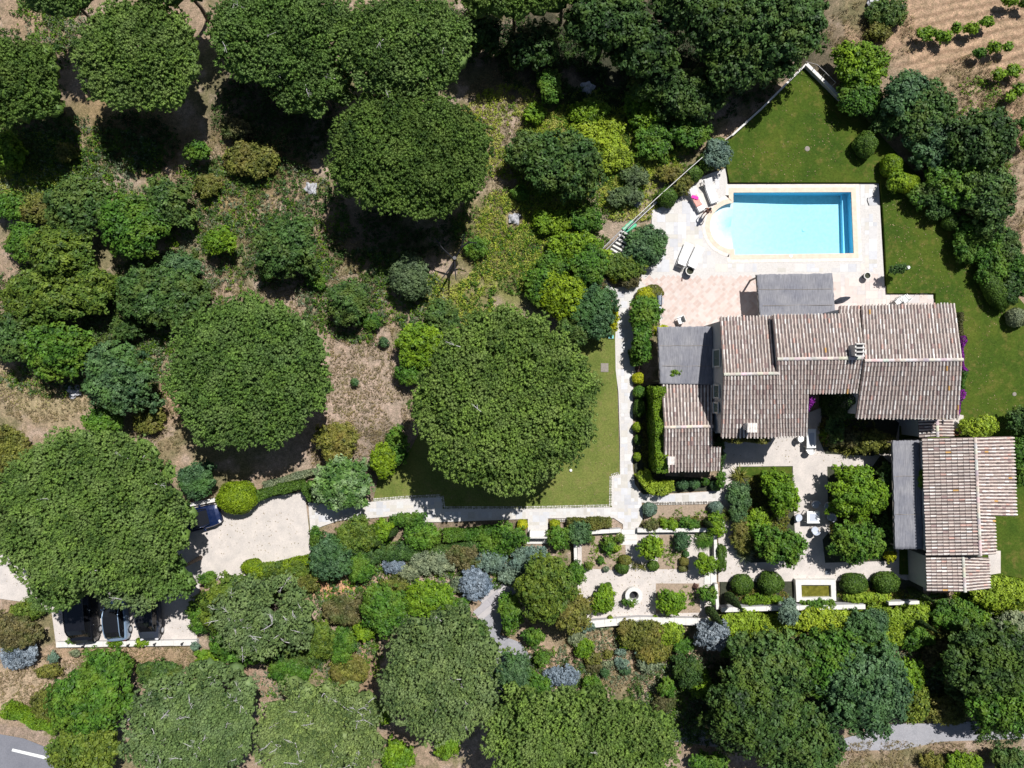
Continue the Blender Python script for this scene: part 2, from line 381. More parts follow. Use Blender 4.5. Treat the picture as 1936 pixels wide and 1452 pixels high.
# ================================================================== GROUND
POOL_OUT = [(1385, 363), (1610, 362), (1615, 480), (1388, 483), (1387, 472)] + \
    [(1388 + 47 * math.cos(a), 427.5 - 45 * math.sin(a)) for a in [rad(-100 - 10 * i) for i in range(17)]] + [(1385, 383)]
def build_ground():
    def axis(lo, hi, step):
        core = np.arange(lo, hi + step / 2, step); ext = [2, 5, 10, 20, 40, 80, 160, 320]
        return np.concatenate([[lo - e for e in reversed(ext)], core, [hi + e for e in ext]])
    xs = axis(-46, 46, .22); ys = axis(-36, 36, .22); nx, ny = len(xs), len(ys)
    X, Y = np.meshgrid(xs, ys); PX = X * S + 968; PY = 726 - Y * S
    Z = -.09 + .05 * (fbm(X, Y, 3.0, 3) - .5) + .05 * (fbm(X, Y, .8, 9, 2) - .5)
    base = np.array([.30, .215, .15]); C = np.zeros(X.shape + (3,)) + base
    n1 = fbm(X, Y, 4, 21); n2 = fbm(X, Y, 1.3, 31); n3 = fbm(X, Y, .6, 41, 3)
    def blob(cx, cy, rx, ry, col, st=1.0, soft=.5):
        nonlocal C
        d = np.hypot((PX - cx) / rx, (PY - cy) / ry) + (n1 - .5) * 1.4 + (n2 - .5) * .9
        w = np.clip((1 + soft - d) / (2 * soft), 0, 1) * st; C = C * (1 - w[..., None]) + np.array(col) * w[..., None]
    def poly(pts, col, st=1.0, wob=14):
        nonlocal C
        w = in_poly(PX + (n2 - .5) * wob * 2, PY + (n1 - .5) * wob * 2, pts) * st; C = C * (1 - w[..., None]) + np.array(col) * w[..., None]
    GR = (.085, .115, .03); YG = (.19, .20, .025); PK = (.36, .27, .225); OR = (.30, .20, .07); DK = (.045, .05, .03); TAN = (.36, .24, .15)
    w = np.clip((n1 - .47) * 7, 0, .75); C = C * (1 - w[..., None]) + np.array((.15, .15, .055)) * w[..., None]      # green patches
    w = np.clip((n2 - .56) * 9, 0, .8); C = C * (1 - w[..., None]) + np.array(PK) * w[..., None]
    for b in [(60, 330, 80, 60, YG, .8), (230, 250, 110, 70, OR, .8), (470, 300, 80, 60, OR, .8), (430, 380, 70, 40, (.34, .24, .10), .8), (110, 270, 60, 60, GR, .6),
              (50, 50, 40, 40, TAN, .8), (80, 740, 90, 45, (.33, .27, .14), .9), (310, 770, 30, 70, TAN, .9), (700, 740, 90, 90, PK, 1), (540, 530, 80, 50, PK, .7),
              (620, 870, 120, 30, PK, .8), (960, 220, 60, 50, PK, .9), (930, 300, 50, 70, PK, .7), (960, 440, 110, 60, YG, .85), (1010, 380, 60, 50, PK, .6),
              (1120, 270, 110, 110, YG, .8), (1080, 220, 60, 40, YG, .6), (1230, 240, 80, 60, GR, .9), (1180, 330, 80, 50, (.15, .17, .05), .7), (1150, 380, 70, 40, PK, .5),
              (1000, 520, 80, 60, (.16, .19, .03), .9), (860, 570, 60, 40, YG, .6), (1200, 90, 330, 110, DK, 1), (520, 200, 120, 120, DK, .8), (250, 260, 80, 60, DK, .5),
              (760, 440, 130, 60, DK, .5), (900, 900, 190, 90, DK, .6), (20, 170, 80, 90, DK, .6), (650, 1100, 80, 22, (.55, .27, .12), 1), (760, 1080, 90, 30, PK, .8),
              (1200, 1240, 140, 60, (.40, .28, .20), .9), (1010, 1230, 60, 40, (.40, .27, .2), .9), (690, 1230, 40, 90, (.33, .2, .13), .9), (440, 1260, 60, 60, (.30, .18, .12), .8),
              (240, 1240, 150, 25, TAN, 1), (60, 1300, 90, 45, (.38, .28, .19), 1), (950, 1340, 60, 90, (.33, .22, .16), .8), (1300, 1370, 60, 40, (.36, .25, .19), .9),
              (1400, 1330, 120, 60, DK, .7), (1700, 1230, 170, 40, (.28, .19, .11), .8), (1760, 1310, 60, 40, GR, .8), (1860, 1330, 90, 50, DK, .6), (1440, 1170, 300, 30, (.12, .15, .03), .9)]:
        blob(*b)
    vine = [(1575, -300), (2600, -300), (2600, 640), (1960, 560), (1925, 470), (1890, 400), (1880, 240), (1800, 190), (1680, 120), (1600, 80)]
    poly(vine, (.36, .235, .15), 1, 10)
    for b in [(1690, 120, 45, 40, (.26, .19, .13), .7), (1800, 150, 90, 30, (.24, .20, .12), .45), (1840, 250, 60, 60, (.30, .22, .16), .6), (1915, 380, 30, 90, (.30, .23, .17), .8), (1640, 20, 50, 30, (.12, .13, .05), .8)]:
        blob(*b)
    road = [(-900, 1180), (0, 1368), (45, 1378), (95, 1398), (150, 1430), (175, 1500), (-900, 1900)]
    poly(road, (.30, .22, .18), .9, 6)
    lum = C.mean(2, keepdims=True); C = (C * .72 + lum * .28) * np.array([1.30, 1.27, 1.24])
    V = np.stack([X.ravel(), Y.ravel(), Z.ravel()], 1)
    i = np.arange((ny - 1) * (nx - 1)); r_, c_ = i // (nx - 1), i % (nx - 1); a = r_ * nx + c_
    F = np.stack([a, a + 1, a + nx + 1, a + nx], 1)
    cx = (PX.ravel()[F].mean(1)); cy = (PY.ravel()[F].mean(1))
    keep = ~((cx > 1335) & (cx < 1622) & (cy > 356) & (cy < 490)); keep &= ~((cx > 1506) & (cx < 1578) & (cy > 1096) & (cy < 1130))
    F = F[keep]
    me = bpy.data.meshes.new('ground'); me = np_mesh('ground', V, [F], smooth=True)
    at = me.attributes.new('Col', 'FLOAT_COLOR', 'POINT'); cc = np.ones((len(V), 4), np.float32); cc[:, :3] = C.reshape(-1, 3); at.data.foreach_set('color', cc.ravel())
    at = me.attributes.new('furrow', 'FLOAT', 'POINT')
    fu = in_poly(PX, PY, vine).astype(np.float32) * np.clip((n1 - .35) * 5, .15, 1) * np.clip((PX - 1640) / 90, 0, 1); at.data.foreach_set('value', fu.ravel().astype(np.float32))
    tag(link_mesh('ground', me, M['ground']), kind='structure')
# plough furrows in the vineyard soil
def add_furrows():
    nt = M['ground'].node_tree; n, l = nt.nodes, nt.links; b = n["Principled BSDF"]
    fa = n.new("ShaderNodeAttribute"); fa.attribute_name = 'furrow'
    mp = n.new("ShaderNodeMapping"); mp.inputs['Rotation'].default_value = (0, 0, rad(77)); l.new(objco(n), mp.inputs[0])
    wv = n.new("ShaderNodeTexWave"); wv.inputs['Scale'].default_value = .42; wv.inputs['Distortion'].default_value = 7.0
    wv.inputs['Detail'].default_value = 4; wv.inputs['Detail Scale'].default_value = .5; wv.inputs['Detail Roughness'].default_value = .7
    l.new(mp.outputs[0], wv.inputs['Vector'])
    src = b.inputs['Base Color'].links[0].from_socket
    r = ramp(n, l, wv.outputs[0], [(.1, (.80, .77, .75)), (.5, (1, 1, 1)), (.9, (1.16, 1.15, 1.13))])
    c = mixc(n, l, 'MULTIPLY', fa.outputs['Fac'], src, r.outputs[0]); l.new(c, b.inputs['Base Color'])
add_furrows(); build_ground()

def sheet(name, px, z, mat, holes=(), z0=None, parent=None, kind='structure', h_img=0.0):
    """flat (or slab, when z0 is given) surface from an outline in photo pixels, holes cut out"""
    bm = bmesh.new(); es = []; rings = []
    for ring in [px] + list(holes):
        vs = [bm.verts.new((*P(x, y, h_img)[:2], z)) for x, y in ring]; rings.append(vs)
        es += [bm.edges.new((vs[i], vs[(i + 1) % len(vs)])) for i in range(len(vs))]
    if holes: bmesh.ops.triangle_fill(bm, use_beauty=True, edges=es)
    else: bm.faces.new(rings[0])
    for f in bm.faces:
        f.normal_update()
        if f.normal.z < 0: f.normal_flip()
    if z0 is not None:
        for vs in rings:
            lo = [bm.verts.new((v.co.x, v.co.y, z0)) for v in vs]; k = len(vs)
            for i in range(k): bm.faces.new((vs[i], vs[(i + 1) % k], lo[(i + 1) % k], lo[i]))
        bmesh.ops.recalc_face_normals(bm, faces=bm.faces)
    me = bpy.data.meshes.new(name); bm.to_mesh(me); bm.free()
    o = link_mesh(name, me, mat, parent)
    if kind: o['kind'] = kind
    return o

def slabs(name, px, u, palette, z, gap=.014, rot=0.0, sizes=((1, 1), (2, 1), (1, 2), (2, 2), (3, 2), (2, 3)), holes=(), seed=1, var=.06, mat='slab', jit=0.0, parent=None, clip=True):
    """laid stone slabs of mixed sizes filling an outline"""
    r = random.Random(seed); pts = [tuple(P(x, y)[:2]) for x, y in px]; hol = [[tuple(P(x, y)[:2]) for x, y in h] for h in holes]
    ca, sa = math.cos(rot), math.sin(rot)
    loc = [(x * ca + y * sa, -x * sa + y * ca) for x, y in pts]
    x0 = min(p[0] for p in loc) - u; x1 = max(p[0] for p in loc) + u; y0 = min(p[1] for p in loc) - u; y1 = max(p[1] for p in loc) + u
    nx = int((x1 - x0) / u) + 1; ny = int((y1 - y0) / u) + 1; used = np.zeros((nx + 4, ny + 4), bool)
    mb = MB()
    for j in range(ny):
        for i in range(nx):
            if used[i, j]: continue
            sx, sy = r.choice(sizes)
            while used[i:i + sx, j:j + sy].any():
                if sx > 1: sx -= 1
                elif sy > 1: sy -= 1
                else: break
            used[i:i + sx, j:j + sy] = True
            a, b, c, d = x0 + i * u + gap / 2, y0 + j * u + gap / 2, x0 + (i + sx) * u - gap / 2, y0 + (j + sy) * u - gap / 2
            q = [(a, b), (c, b), (c, d), (a, d)]; q = [(x * ca - y * sa + r.uniform(-jit, jit), x * sa + y * ca + r.uniform(-jit, jit)) for x, y in q]
            Q = np.array(q + [((q[0][0] + q[2][0]) / 2, (q[0][1] + q[2][1]) / 2)])
            ins = in_poly(Q[:, 0], Q[:, 1], pts)
            if not (ins.all() if clip else ins[4]): continue
            if any(in_poly(Q[:, 0], Q[:, 1], h).any() for h in hol): continue
            col = r.choice(palette); v = (1 + r.uniform(-var, var)) * .94; zz = z + r.uniform(0, .003)
            mb.face([(x, y, zz) for x, y in q], tuple(min(.95, k * v) for k in col))
    return mb.build(name, M[mat], parent)

TRAV = [(.63, .61, .585), (.67, .66, .64), (.60, .58, .57), (.68, .67, .665), (.55, .55, .57), (.64, .60, .54), (.62, .62, .64), (.57, .54, .49)]
TERR = [(.63, .50, .44), (.65, .53, .47), (.61, .47, .41), (.66, .56, .51), (.59, .45, .39), (.65, .54, .49)]
PINK = [(.66, .57, .52), (.64, .54, .49), (.68, .60, .55), (.62, .53, .49), (.60, .55, .53)]

deck_out = [(1377, 348), (1661, 347), (1664, 400), (1668, 470), (1673, 556), (1764, 557), (1764, 612), (1330, 635), (1248, 635), (1246, 565), (1224, 546), (1201, 522), (1215, 508), (1238, 488),
            (1258, 470), (1262, 455), (1243, 441), (1232, 425), (1232, 397), (1262, 388), (1283, 376), (1297, 360), (1310, 350), (1330, 333), (1345, 327), (1373, 318), (1375, 348)]
def off_pool(d):
    cx, cy = 1480, 425
    out = []
    n = len(POOL_OUT)
    for i, (x, y) in enumerate(POOL_OUT):
        (xa, ya), (xb, yb) = POOL_OUT[i - 1], POOL_OUT[(i + 1) % n]
        n1 = Vector((y - ya, -(x - xa))).normalized(); n2 = Vector((yb - y, -(xb - x))).normalized(); m = (n1 + n2).normalized()
        k = d / max(.45, m.dot(n1)); out.append((x + m.x * k, y + m.y * k))
    return out
if off_pool(6)[0][1] > POOL_OUT[0][1]:
    _op = off_pool; off_pool = lambda d: _op(-d)
sheet('pool_deck', deck_out, .02, M['mortar'], holes=[off_pool(2)])
white_poly = [(1377, 349), (1660, 348), (1663, 400), (1667, 470), (1671, 520), (1203, 522), (1215, 508), (1238, 488), (1258, 470), (1262, 455), (1243, 441), (1233, 425), (1232, 397), (1262, 388), (1283, 376), (1297, 360), (1310, 350), (1330, 333), (1345, 327), (1373, 319)]
tag(slabs('deck_paving', white_poly, .33, TRAV, .026, gap=.012, holes=[off_pool(13)], seed=3, clip=True), kind='structure')
tag(slabs('terrace_paving', [(1201, 523), (1430, 522), (1580, 522), (1580, 612), (1335, 632), (1249, 632), (1248, 565), (1224, 546)], .27, TERR, .026, gap=.02, rot=rad(45), sizes=((1, 1), (2, 1), (1, 1)), seed=5, var=.04, clip=False), kind='structure')
tag(slabs('side_paving', [(1581, 522), (1671, 521), (1673, 557), (1763, 558), (1763, 610), (1581, 612)], .33, PINK, .026, gap=.012, seed=8, clip=False), kind='structure')

# ---- pool
def build_pool():
    root = empty('swimming_pool', P(1490, 424), label='rectangular swimming pool with a half round bay of steps, pale blue water', cat='swimming pool')
    inv = Matrix.Translation(-root.location)
    def loc(x, y, z): v = P(x, y); return (v.x - root.location.x, v.y - root.location.y, z)
    def depth(x): return -.95 - .25 * min(1, max(0, (x - 1388) / 120))
    rect = [(1388, 363), (1610, 362), (1615, 480), (1388, 483)]
    ring = POOL_OUT; mb = MB()
    n = len(ring)
    for i in range(n):
        a, b = ring[i], ring[(i + 1) % n]
        mb.face([loc(*a, .03), loc(*a, -1.7), loc(*b, -1.7), loc(*b, .03)])
    mb2 = MB()
    for k in range(6):
        xa, xb = 1335 + (1620 - 1335) * k / 6, 1335 + (1620 - 1335) * (k + 1) / 6
        mb2.face([loc(xa, 355, depth(xa)), loc(xa, 490, depth(xa)), loc(xb, 490, depth(xb)), loc(xb, 355, depth(xb))])
    mb.build('basin', M['pool_wall'], root); mb2.build('pool_floor', M['pool_plaster'], root)
    s_ = MB(); N = 20; rr = [(50, -.30), (36, -.42), (22, -.62), (8, -.9), (0, -1.04)]
    for i in range(N):
        A0, A1 = rad(90 + 180 * i / N), rad(90 + 180 * (i + 1) / N)
        for (ra, za), (rb, zb) in zip(rr[:-1], rr[1:]):
            g_ = lambda r_, A, z: loc(1389 + r_ * math.cos(A), 427.5 - r_ * math.sin(A), z)
            s_.face([g_(ra, A0, za), g_(ra, A1, za), g_(rb, A1, zb), g_(rb, A0, zb)])
    s_.build('entry_ramp', M['pool_plaster'], root, smooth=True)
    be = MB(); a, b = loc(1590, 355, 0), loc(1622, 490, 0)
    be.prism([loc(1601, 360, 0), loc(1618, 360, 0), loc(1620, 486, 0), loc(1604, 486, 0)], -1.7, -.8); be.build('bench', M['pool_wall'], root)
    # coping
    bm = bmesh.new(); r0 = [bm.verts.new(loc(*p, .045)) for p in off_pool(-1.2)]; r1 = [bm.verts.new(loc(*p, .045)) for p in off_pool(7.5)]
    l0 = [bm.verts.new(loc(*p, -.06)) for p in off_pool(-1.2)]; l1 = [bm.verts.new(loc(*p, .0)) for p in off_pool(7.5)]
    for i in range(n):
        j = (i + 1) % n
        bm.faces.new((r0[i], r0[j], r1[j], r1[i])); bm.faces.new((r0[i], l0[i], l0[j], r0[j])); bm.faces.new((r1[i], r1[j], l1[j], l1[i]))
    bmesh.ops.recalc_face_normals(bm, faces=bm.faces)
    me = bpy.data.meshes.new('coping'); bm.to_mesh(me); bm.free()
    link_mesh('coping', me, plain('coping_stone', (.70, .56, .44), .7, var=.12, scale=3), root)
    bm = bmesh.new(); r0 = [bm.verts.new(loc(*p, .034)) for p in off_pool(7.5)]; r1 = [bm.verts.new(loc(*p, .034)) for p in off_pool(14)]
    for i in range(n): j = (i + 1) % n; bm.faces.new((r0[i], r0[j], r1[j], r1[i]))
    bmesh.ops.recalc_face_normals(bm, faces=bm.faces)
    me = bpy.data.meshes.new('border'); bm.to_mesh(me); bm.free()
    link_mesh('border', me, plain('border_stone', (.74, .67, .60), .75, var=.16, scale=4), root)
    w = MB(); pts = [loc(*p, 0) for p in off_pool(.6)]
    w.prism(pts, -1.9, -.13); w.build('water', M['pool_water'], root)
    l_ = MB(); c = loc(1532, 428, depth(1532) + .03); l_.lathe((c[0], c[1], c[2]), [(.0, .012), (.16, .012), (.17, 0)], 20); l_.build('drain', M['white_paint'], root)
    sk = MB(); c = loc(1495, 484, 0); sk.lathe((c[0], c[1], .05), [(.0, .012), (.13, .012), (.14, -.01)], 20); sk.build('skimmer_lid', M['white_paint'], root)
build_pool()

# ---- lawns
lawn_e = [(1662, 346), (1378, 346), (1372, 315), (1374, 268), (1386, 252), (1430, 210), (1524, 122), (1590, 190), (1640, 232), (1700, 300), (1770, 370), (1830, 440), (1885, 520), (1945, 590), (2100, 700), (2100, 1120),
          (1888, 1085), (1700, 1085), (1700, 805), (1822, 812), (1700, 700), (1700, 620), (1766, 620), (1766, 555), (1675, 555), (1671, 470), (1667, 400)]
sheet('garden_lawn', lawn_e, .22, M['lawn'], z0=-.3)
sheet('mown_lawn', [(715, 905), (760, 880), (860, 690), (1090, 620), (1166, 610), (1166, 700), (1172, 897), (1157, 900), (1157, 958), (990, 962), (837, 962), (835, 940), (705, 948)], -.02 + .03, M['lawn_pale'])
# ---- paths
pathA = [(583, 950), (640, 955), (708, 948), (765, 943), (835, 940), (837, 962), (990, 962), (1157, 959), (1157, 900), (1172, 897), (1172, 830), (1169, 740), (1164, 700), (1163, 640), (1167, 576), (1157, 559), (1153, 548), (1138, 540), (1114, 528),
         (1117, 519), (1138, 521), (1159, 545), (1186, 540), (1201, 522), (1224, 545), (1203, 559), (1190, 575), (1191, 600), (1200, 640), (1206, 690), (1197, 720), (1196, 880), (1200, 915), (1212, 932), (1260, 934), (1362, 928), (1366, 947), (1213, 950), (1216, 979), (1205, 1000), (1178, 1000), (1178, 991),
         (1160, 979), (1036, 980), (1036, 1004), (998, 1004), (998, 981), (835, 987), (789, 987), (780, 972), (708, 979), (641, 984), (609, 995), (587, 1006)]
sheet('garden_path', pathA, .012, M['mortar'])
tag(slabs('path_paving', pathA, .27, TRAV, .018, gap=.022, seed=12, clip=True, jit=.006, sizes=((1, 1), (2, 1), (1, 2), (2, 2), (2, 2))), kind='structure')
# cobble borders
def cobbles(name, line, w, seed=1):
    r = random.Random(seed); mb = MB()
    for (x0, y0), (x1, y1) in zip(line[:-1], line[1:]):
        a, b = P(x0, y0), P(x1, y1); L = (b - a).length; d = (b - a) / L; nrm = Vector((-d.y, d.x, 0)); k = int(L / .13); rows = max(1, int(w / .13))
        for i in range(k):
            for q in range(rows):
                c = a + d * (i + .5) * .13 + nrm * ((q + .5) * .13 - w / 2); v = r.choice([.35, .5, .62, .70, .75])
                s_ = .1 * r.uniform(.8, 1.05); mb.box((c.x, c.y, .03 + r.uniform(0, .01)), (s_, s_, .05), math.atan2(d.y, d.x) + r.uniform(-.2, .2), (v, v * .95, v * .88), taper=.8)
    return tag(mb.build(name, M['cob']), kind='structure')
cobbles('cobble_edging', [(706, 945), (765, 940), (836, 937), (839, 960), (990, 960), (1154, 956), (1155, 899), (1171, 894)], .26, 3)
cobbles('cobble_edging', [(1040, 984), (1158, 982)], .26, 4)
cobbles('cobble_edging', [(1218, 952), (1362, 950)], .26, 5)
# ---- gravel
park = [(-400, 1045), (20, 1040), (150, 985), (342, 960), (412, 951), (484, 944), (576, 929), (590, 1050), (540, 1060), (485, 1071), (478, 1086), (378, 1102), (372, 1214), (106, 1219), (98, 1160), (60, 1140), (0, 1132), (-400, 1150)]
sheet('gravel_yard', park, .006, M['gravel'])
sheet('courtyard_gravel', [(1362, 815), (1480, 800), (1640, 735), (1745, 780), (1752, 1118), (1702, 1092), (1640, 1098), (1358, 1100), (1358, 952), (1366, 900)], .006, M['gravel'])
sheet('parterre_gravel', [(1092, 1008), (1354, 1006), (1356, 1168), (1150, 1172), (1092, 1172)], .0045, M['gravel'])
sheet('grey_gravel_patch', [(905, 1150), (930, 1105), (955, 1080), (985, 1085), (975, 1120), (955, 1160), (945, 1200), (985, 1215), (1010, 1250), (985, 1290), (920, 1330), (905, 1290)], .003, M['grey_gravel'])
sheet('gravel_track', [(1240, 1375), (1330, 1380), (1470, 1405), (1530, 1412), (1600, 1395), (1690, 1368), (1760, 1368), (1880, 1362), (2100, 1350), (2100, 1392), (1890, 1398), (1780, 1402), (1700, 1418), (1560, 1420), (1450, 1425), (1300, 1405), (1230, 1395)], .003, M['grey_gravel'])
tag(slabs('slab_path', [(905, 1150), (930, 1105), (955, 1080), (975, 1085), (960, 1120), (945, 1160), (925, 1175)], .5, [(.42, .40, .42), (.5, .47, .47), (.46, .42, .42)], .012, rot=rad(40), sizes=((3, 1), (2, 1)), seed=9, gap=.03, clip=False), kind='structure')
road = [(-900, 1190), (0, 1388), (45, 1396), (90, 1414), (150, 1450), (180, 1520), (-900, 1900)]
sheet('road', road, .004, M['asphalt'])
sheet('road_marking', [(24, 1415), (89, 1430), (88, 1436), (22, 1420)], .01, M['white_paint'])
# ---- planting beds
sheet('planting_bed', [(1100, 1011), (1181, 1011), (1184, 1062), (1170, 1078), (1100, 1074)], .02, M['soil'], z0=-.05)
sheet('planting_bed', [(1246, 1011), (1298, 1011), (1300, 1076), (1243, 1076)], .02, M['soil'], z0=-.05)
sheet('planting_bed', [(1240, 1103), (1322, 1103), (1324, 1158), (1240, 1160)], .02, M['soil'], z0=-.05)
sheet('planting_bed', [(1219, 956), (1364, 953), (1362, 1002), (1217, 1004)], .02, M['soil'], z0=-.05)
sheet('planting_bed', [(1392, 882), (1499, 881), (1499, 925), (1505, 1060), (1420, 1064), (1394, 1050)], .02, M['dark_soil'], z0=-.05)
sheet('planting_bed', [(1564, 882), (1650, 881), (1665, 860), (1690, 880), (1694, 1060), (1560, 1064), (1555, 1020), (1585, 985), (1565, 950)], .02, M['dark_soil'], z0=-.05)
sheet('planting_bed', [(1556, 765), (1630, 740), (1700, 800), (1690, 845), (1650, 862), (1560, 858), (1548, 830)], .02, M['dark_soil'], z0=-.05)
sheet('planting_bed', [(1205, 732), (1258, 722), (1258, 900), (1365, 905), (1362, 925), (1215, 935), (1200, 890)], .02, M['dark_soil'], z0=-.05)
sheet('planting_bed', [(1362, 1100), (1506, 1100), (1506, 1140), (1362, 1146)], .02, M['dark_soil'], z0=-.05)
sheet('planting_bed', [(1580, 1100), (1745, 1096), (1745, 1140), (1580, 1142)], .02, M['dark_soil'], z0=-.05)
sheet('planting_bed', [(1392, 883), (1497, 882), (1497, 912), (1392, 900)], .03, M['lawn'])
sheet('pavement', [(1795, 780), (1818, 785), (1820, 818), (1795, 820)], .235, M['gravel'])
sheet('pavement', [(1864, 1040), (1888, 1040), (1888, 1082), (1868, 1085)], .235, M['gravel'])

# ================================================================== BUILDINGS
COVER = [(.59, .515, .455), (.62, .555, .50), (.56, .49, .435), (.53, .46, .405), (.59, .50, .44), (.63, .575, .53), (.56, .47, .41)]
PAN = [(.12, .085, .08), (.15, .11, .10), (.095, .07, .068), (.13, .09, .085)]  # dark pans: grime, plus the shade between cover tiles put into the colour
def roof_slope(mb, A, B, C, D, seed=0, cw=.235, rl=.37, light=1.0, warm=0.0):
    """canal tiles on the quad A-B (top edge), C-D (eave)"""
    r = random.Random(seed); A, B, C, D = map(Vector, (A, B, C, D))
    nu = max(1, round((B - A).length / cw)); nv = max(1, round((D - A).length / rl))
    nrm = (B - A).cross(D - A).normalized()
    if nrm.z < 0: nrm = -nrm
    def pt(u, v, h=0.0): return (A * (1 - u) + B * u) * (1 - v) + (D * (1 - u) + C * u) * v + nrm * h
    mb.face([pt(0, 0, -.02), pt(1, 0, -.02), pt(1, 1, -.02), pt(0, 1, -.02)], (.1, .07, .065))
    th = .12
    for (u0, v0), (u1, v1) in (((0, 0), (1, 0)), ((1, 0), (1, 1)), ((1, 1), (0, 1)), ((0, 1), (0, 0))):
        mb.face([pt(u0, v0, -.02), pt(u1, v1, -.02) if False else pt(u1, v1, -.02), pt(u1, v1, -.02 - th), pt(u0, v0, -.02 - th)], (.3, .24, .2))
    for i in range(nu):
        colv = r.uniform(.9, 1.08)
        for j in range(nv):
            jx = r.uniform(-.035, .035); u0 = (i + .225 + jx) / nu; u1 = (i + .775 + jx) / nu; du = u1 - u0
            v0 = j / nv; v1 = (j + 1.12) / nv if j < nv - 1 else 1.015 + r.uniform(-.006, .01)
            q = r.random(); c = r.choice(COVER)
            if q < .006: c = (.60, .36, .12)
            elif q < .03: c = (.38, .28, .26)
            elif q < .06: c = (.64, .42, .35)
            elif q < .14: c = (.80, .76, .70)
            v = r.uniform(.9, 1.08) * light * colv; c = (min(.92, c[0] * v), min(.9, c[1] * v * (1 - warm)), min(.9, c[2] * v * (1 - warm)))
            hh = .078; up = .0; lo = .022
            arc0 = []; arc1 = []
            for k in range(5):
                a = math.pi * k / 4; s_ = -math.cos(a) * .5 + .5; z_ = math.sin(a) * hh
                arc0.append(pt(u0 + du * (.08 + .84 * s_), v0, z_ * .85 + up)); arc1.append(pt(u0 + du * s_, v1, z_ + lo))
            for k in range(4): mb.face([arc0[k], arc0[k + 1], arc1[k + 1], arc1[k]], c)
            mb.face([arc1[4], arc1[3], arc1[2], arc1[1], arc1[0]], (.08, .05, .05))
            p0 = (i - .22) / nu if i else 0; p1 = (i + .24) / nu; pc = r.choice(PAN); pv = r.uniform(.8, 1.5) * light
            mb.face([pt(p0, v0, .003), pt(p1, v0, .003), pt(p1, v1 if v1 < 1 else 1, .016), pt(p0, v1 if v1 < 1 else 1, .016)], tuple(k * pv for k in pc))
def ridge_caps(mb, A, B, seed=0, w=.13, lift=.01):
    r = random.Random(seed); A, B = Vector(A), Vector(B); d = B - A; n = max(1, round(d.length / .4)); side = d.cross(Vector((0, 0, 1))).normalized()
    for i in range(n):
        a = A + d * (i / n); b = A + d * ((i + 1.06) / n if i < n - 1 else 1); c = tuple(k * r.uniform(.88, 1.08) for k in r.choice([(.58, .51, .46), (.52, .45, .41), (.62, .56, .51)]))
        p0 = []; p1 = []
        for k in range(6):
            an = math.pi * k / 5
            p0.append(a + side * math.cos(an) * w * .92 + Vector((0, 0, math.sin(an) * .12 + lift - .02))); p1.append(b + side * math.cos(an) * w + Vector((0, 0, math.sin(an) * .13 + lift)))
        for k in range(5): mb.face([p0[k], p0[k + 1], p1[k + 1], p1[k]], c)
def gable(parent, R0, R1, N0, N1, S0, S1, inset=.28, ginset=.06, seed=0, walls=True, light=1.0, zbase=-.1, ridge=True):
    """roof with two tiled slopes and rendered walls; all six points are (px, py, height)"""
    R0, R1, N0, N1, S0, S1 = [P(*p) for p in (R0, R1, N0, N1, S0, S1)]
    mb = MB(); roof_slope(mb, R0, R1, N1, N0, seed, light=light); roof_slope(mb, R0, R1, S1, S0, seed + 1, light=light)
    rf = mb.build('roof', M['roof'], parent)
    if ridge:
        mr = MB(); ridge_caps(mr, R0, R1, seed); mr.build('ridge', M['roof'], rf)
    if walls:
        d = (R1 - R0).normalized(); w = MB()
        def ins(e, r_, k, dz=.16): q = e + (r_ - e).normalized() * inset + d * ginset * k; q.z -= dz; return q
        n0, n1, s0, s1 = ins(N0, R0, 1), ins(N1, R1, -1), ins(S0, R0, 1), ins(S1, R1, -1)
        r0 = R0 + d * ginset - Vector((0, 0, .16)); r1 = R1 - d * ginset - Vector((0, 0, .16))
        g = lambda p: Vector((p.x, p.y, zbase))
        w.face([g(n0), g(s0), s0, r0, n0]); w.face([g(s1), g(n1), n1, r1, s1]); w.face([g(n1), g(n0), n0, n1]); w.face([g(s0), g(s1), s1, s0])
        w.face([n0, r0, r1, n1]); w.face([r0, s0, s1, r1]); w.build('wall', M['wall_render'], parent)
    return rf
def window(parent, c, nrm_x, w, h, nrm_y=0.0, pane='green_door'):
    """shuttered window set in the wall facing (nrm_x, nrm_y)"""
    rz = math.atan2(nrm_y, nrm_x); f = MB(); t = .07
    ca, sa = math.cos(rz), math.sin(rz)
    def B(m, off, across, up, d, sx, sz): m.box((c[0] + ca * off - sa * across, c[1] + sa * off + ca * across, c[2] + up), (d, sx, sz), rz)
    B(f, .02, 0, h / 2 + .04, .08, w + .16, .08); B(f, .02, w / 2 + .04, 0, .08, .08, h); B(f, .02, -w / 2 - .04, 0, .08, .08, h)
    fr = f.build('window', M['white_stone'], parent)
    s_ = MB(); B(s_, .05, 0, -h / 2 - .04, .16, w + .2, .08); s_.build('sill', M['white_stone'], fr)
    g = MB(); B(g, .025, w / 4 + .005, 0, .05, w / 2 - .03, h - .02); B(g, .025, -w / 4 - .005, 0, .05, w / 2 - .03, h - .02)
    for k in range(6):
        B(g, .055, w / 4, -h / 2 + (k + .5) * h / 6, .02, w / 2 - .1, .05); B(g, .055, -w / 4, -h / 2 + (k + .5) * h / 6, .02, w / 2 - .1, .05)
    g.build('shutter', M[pane], fr)
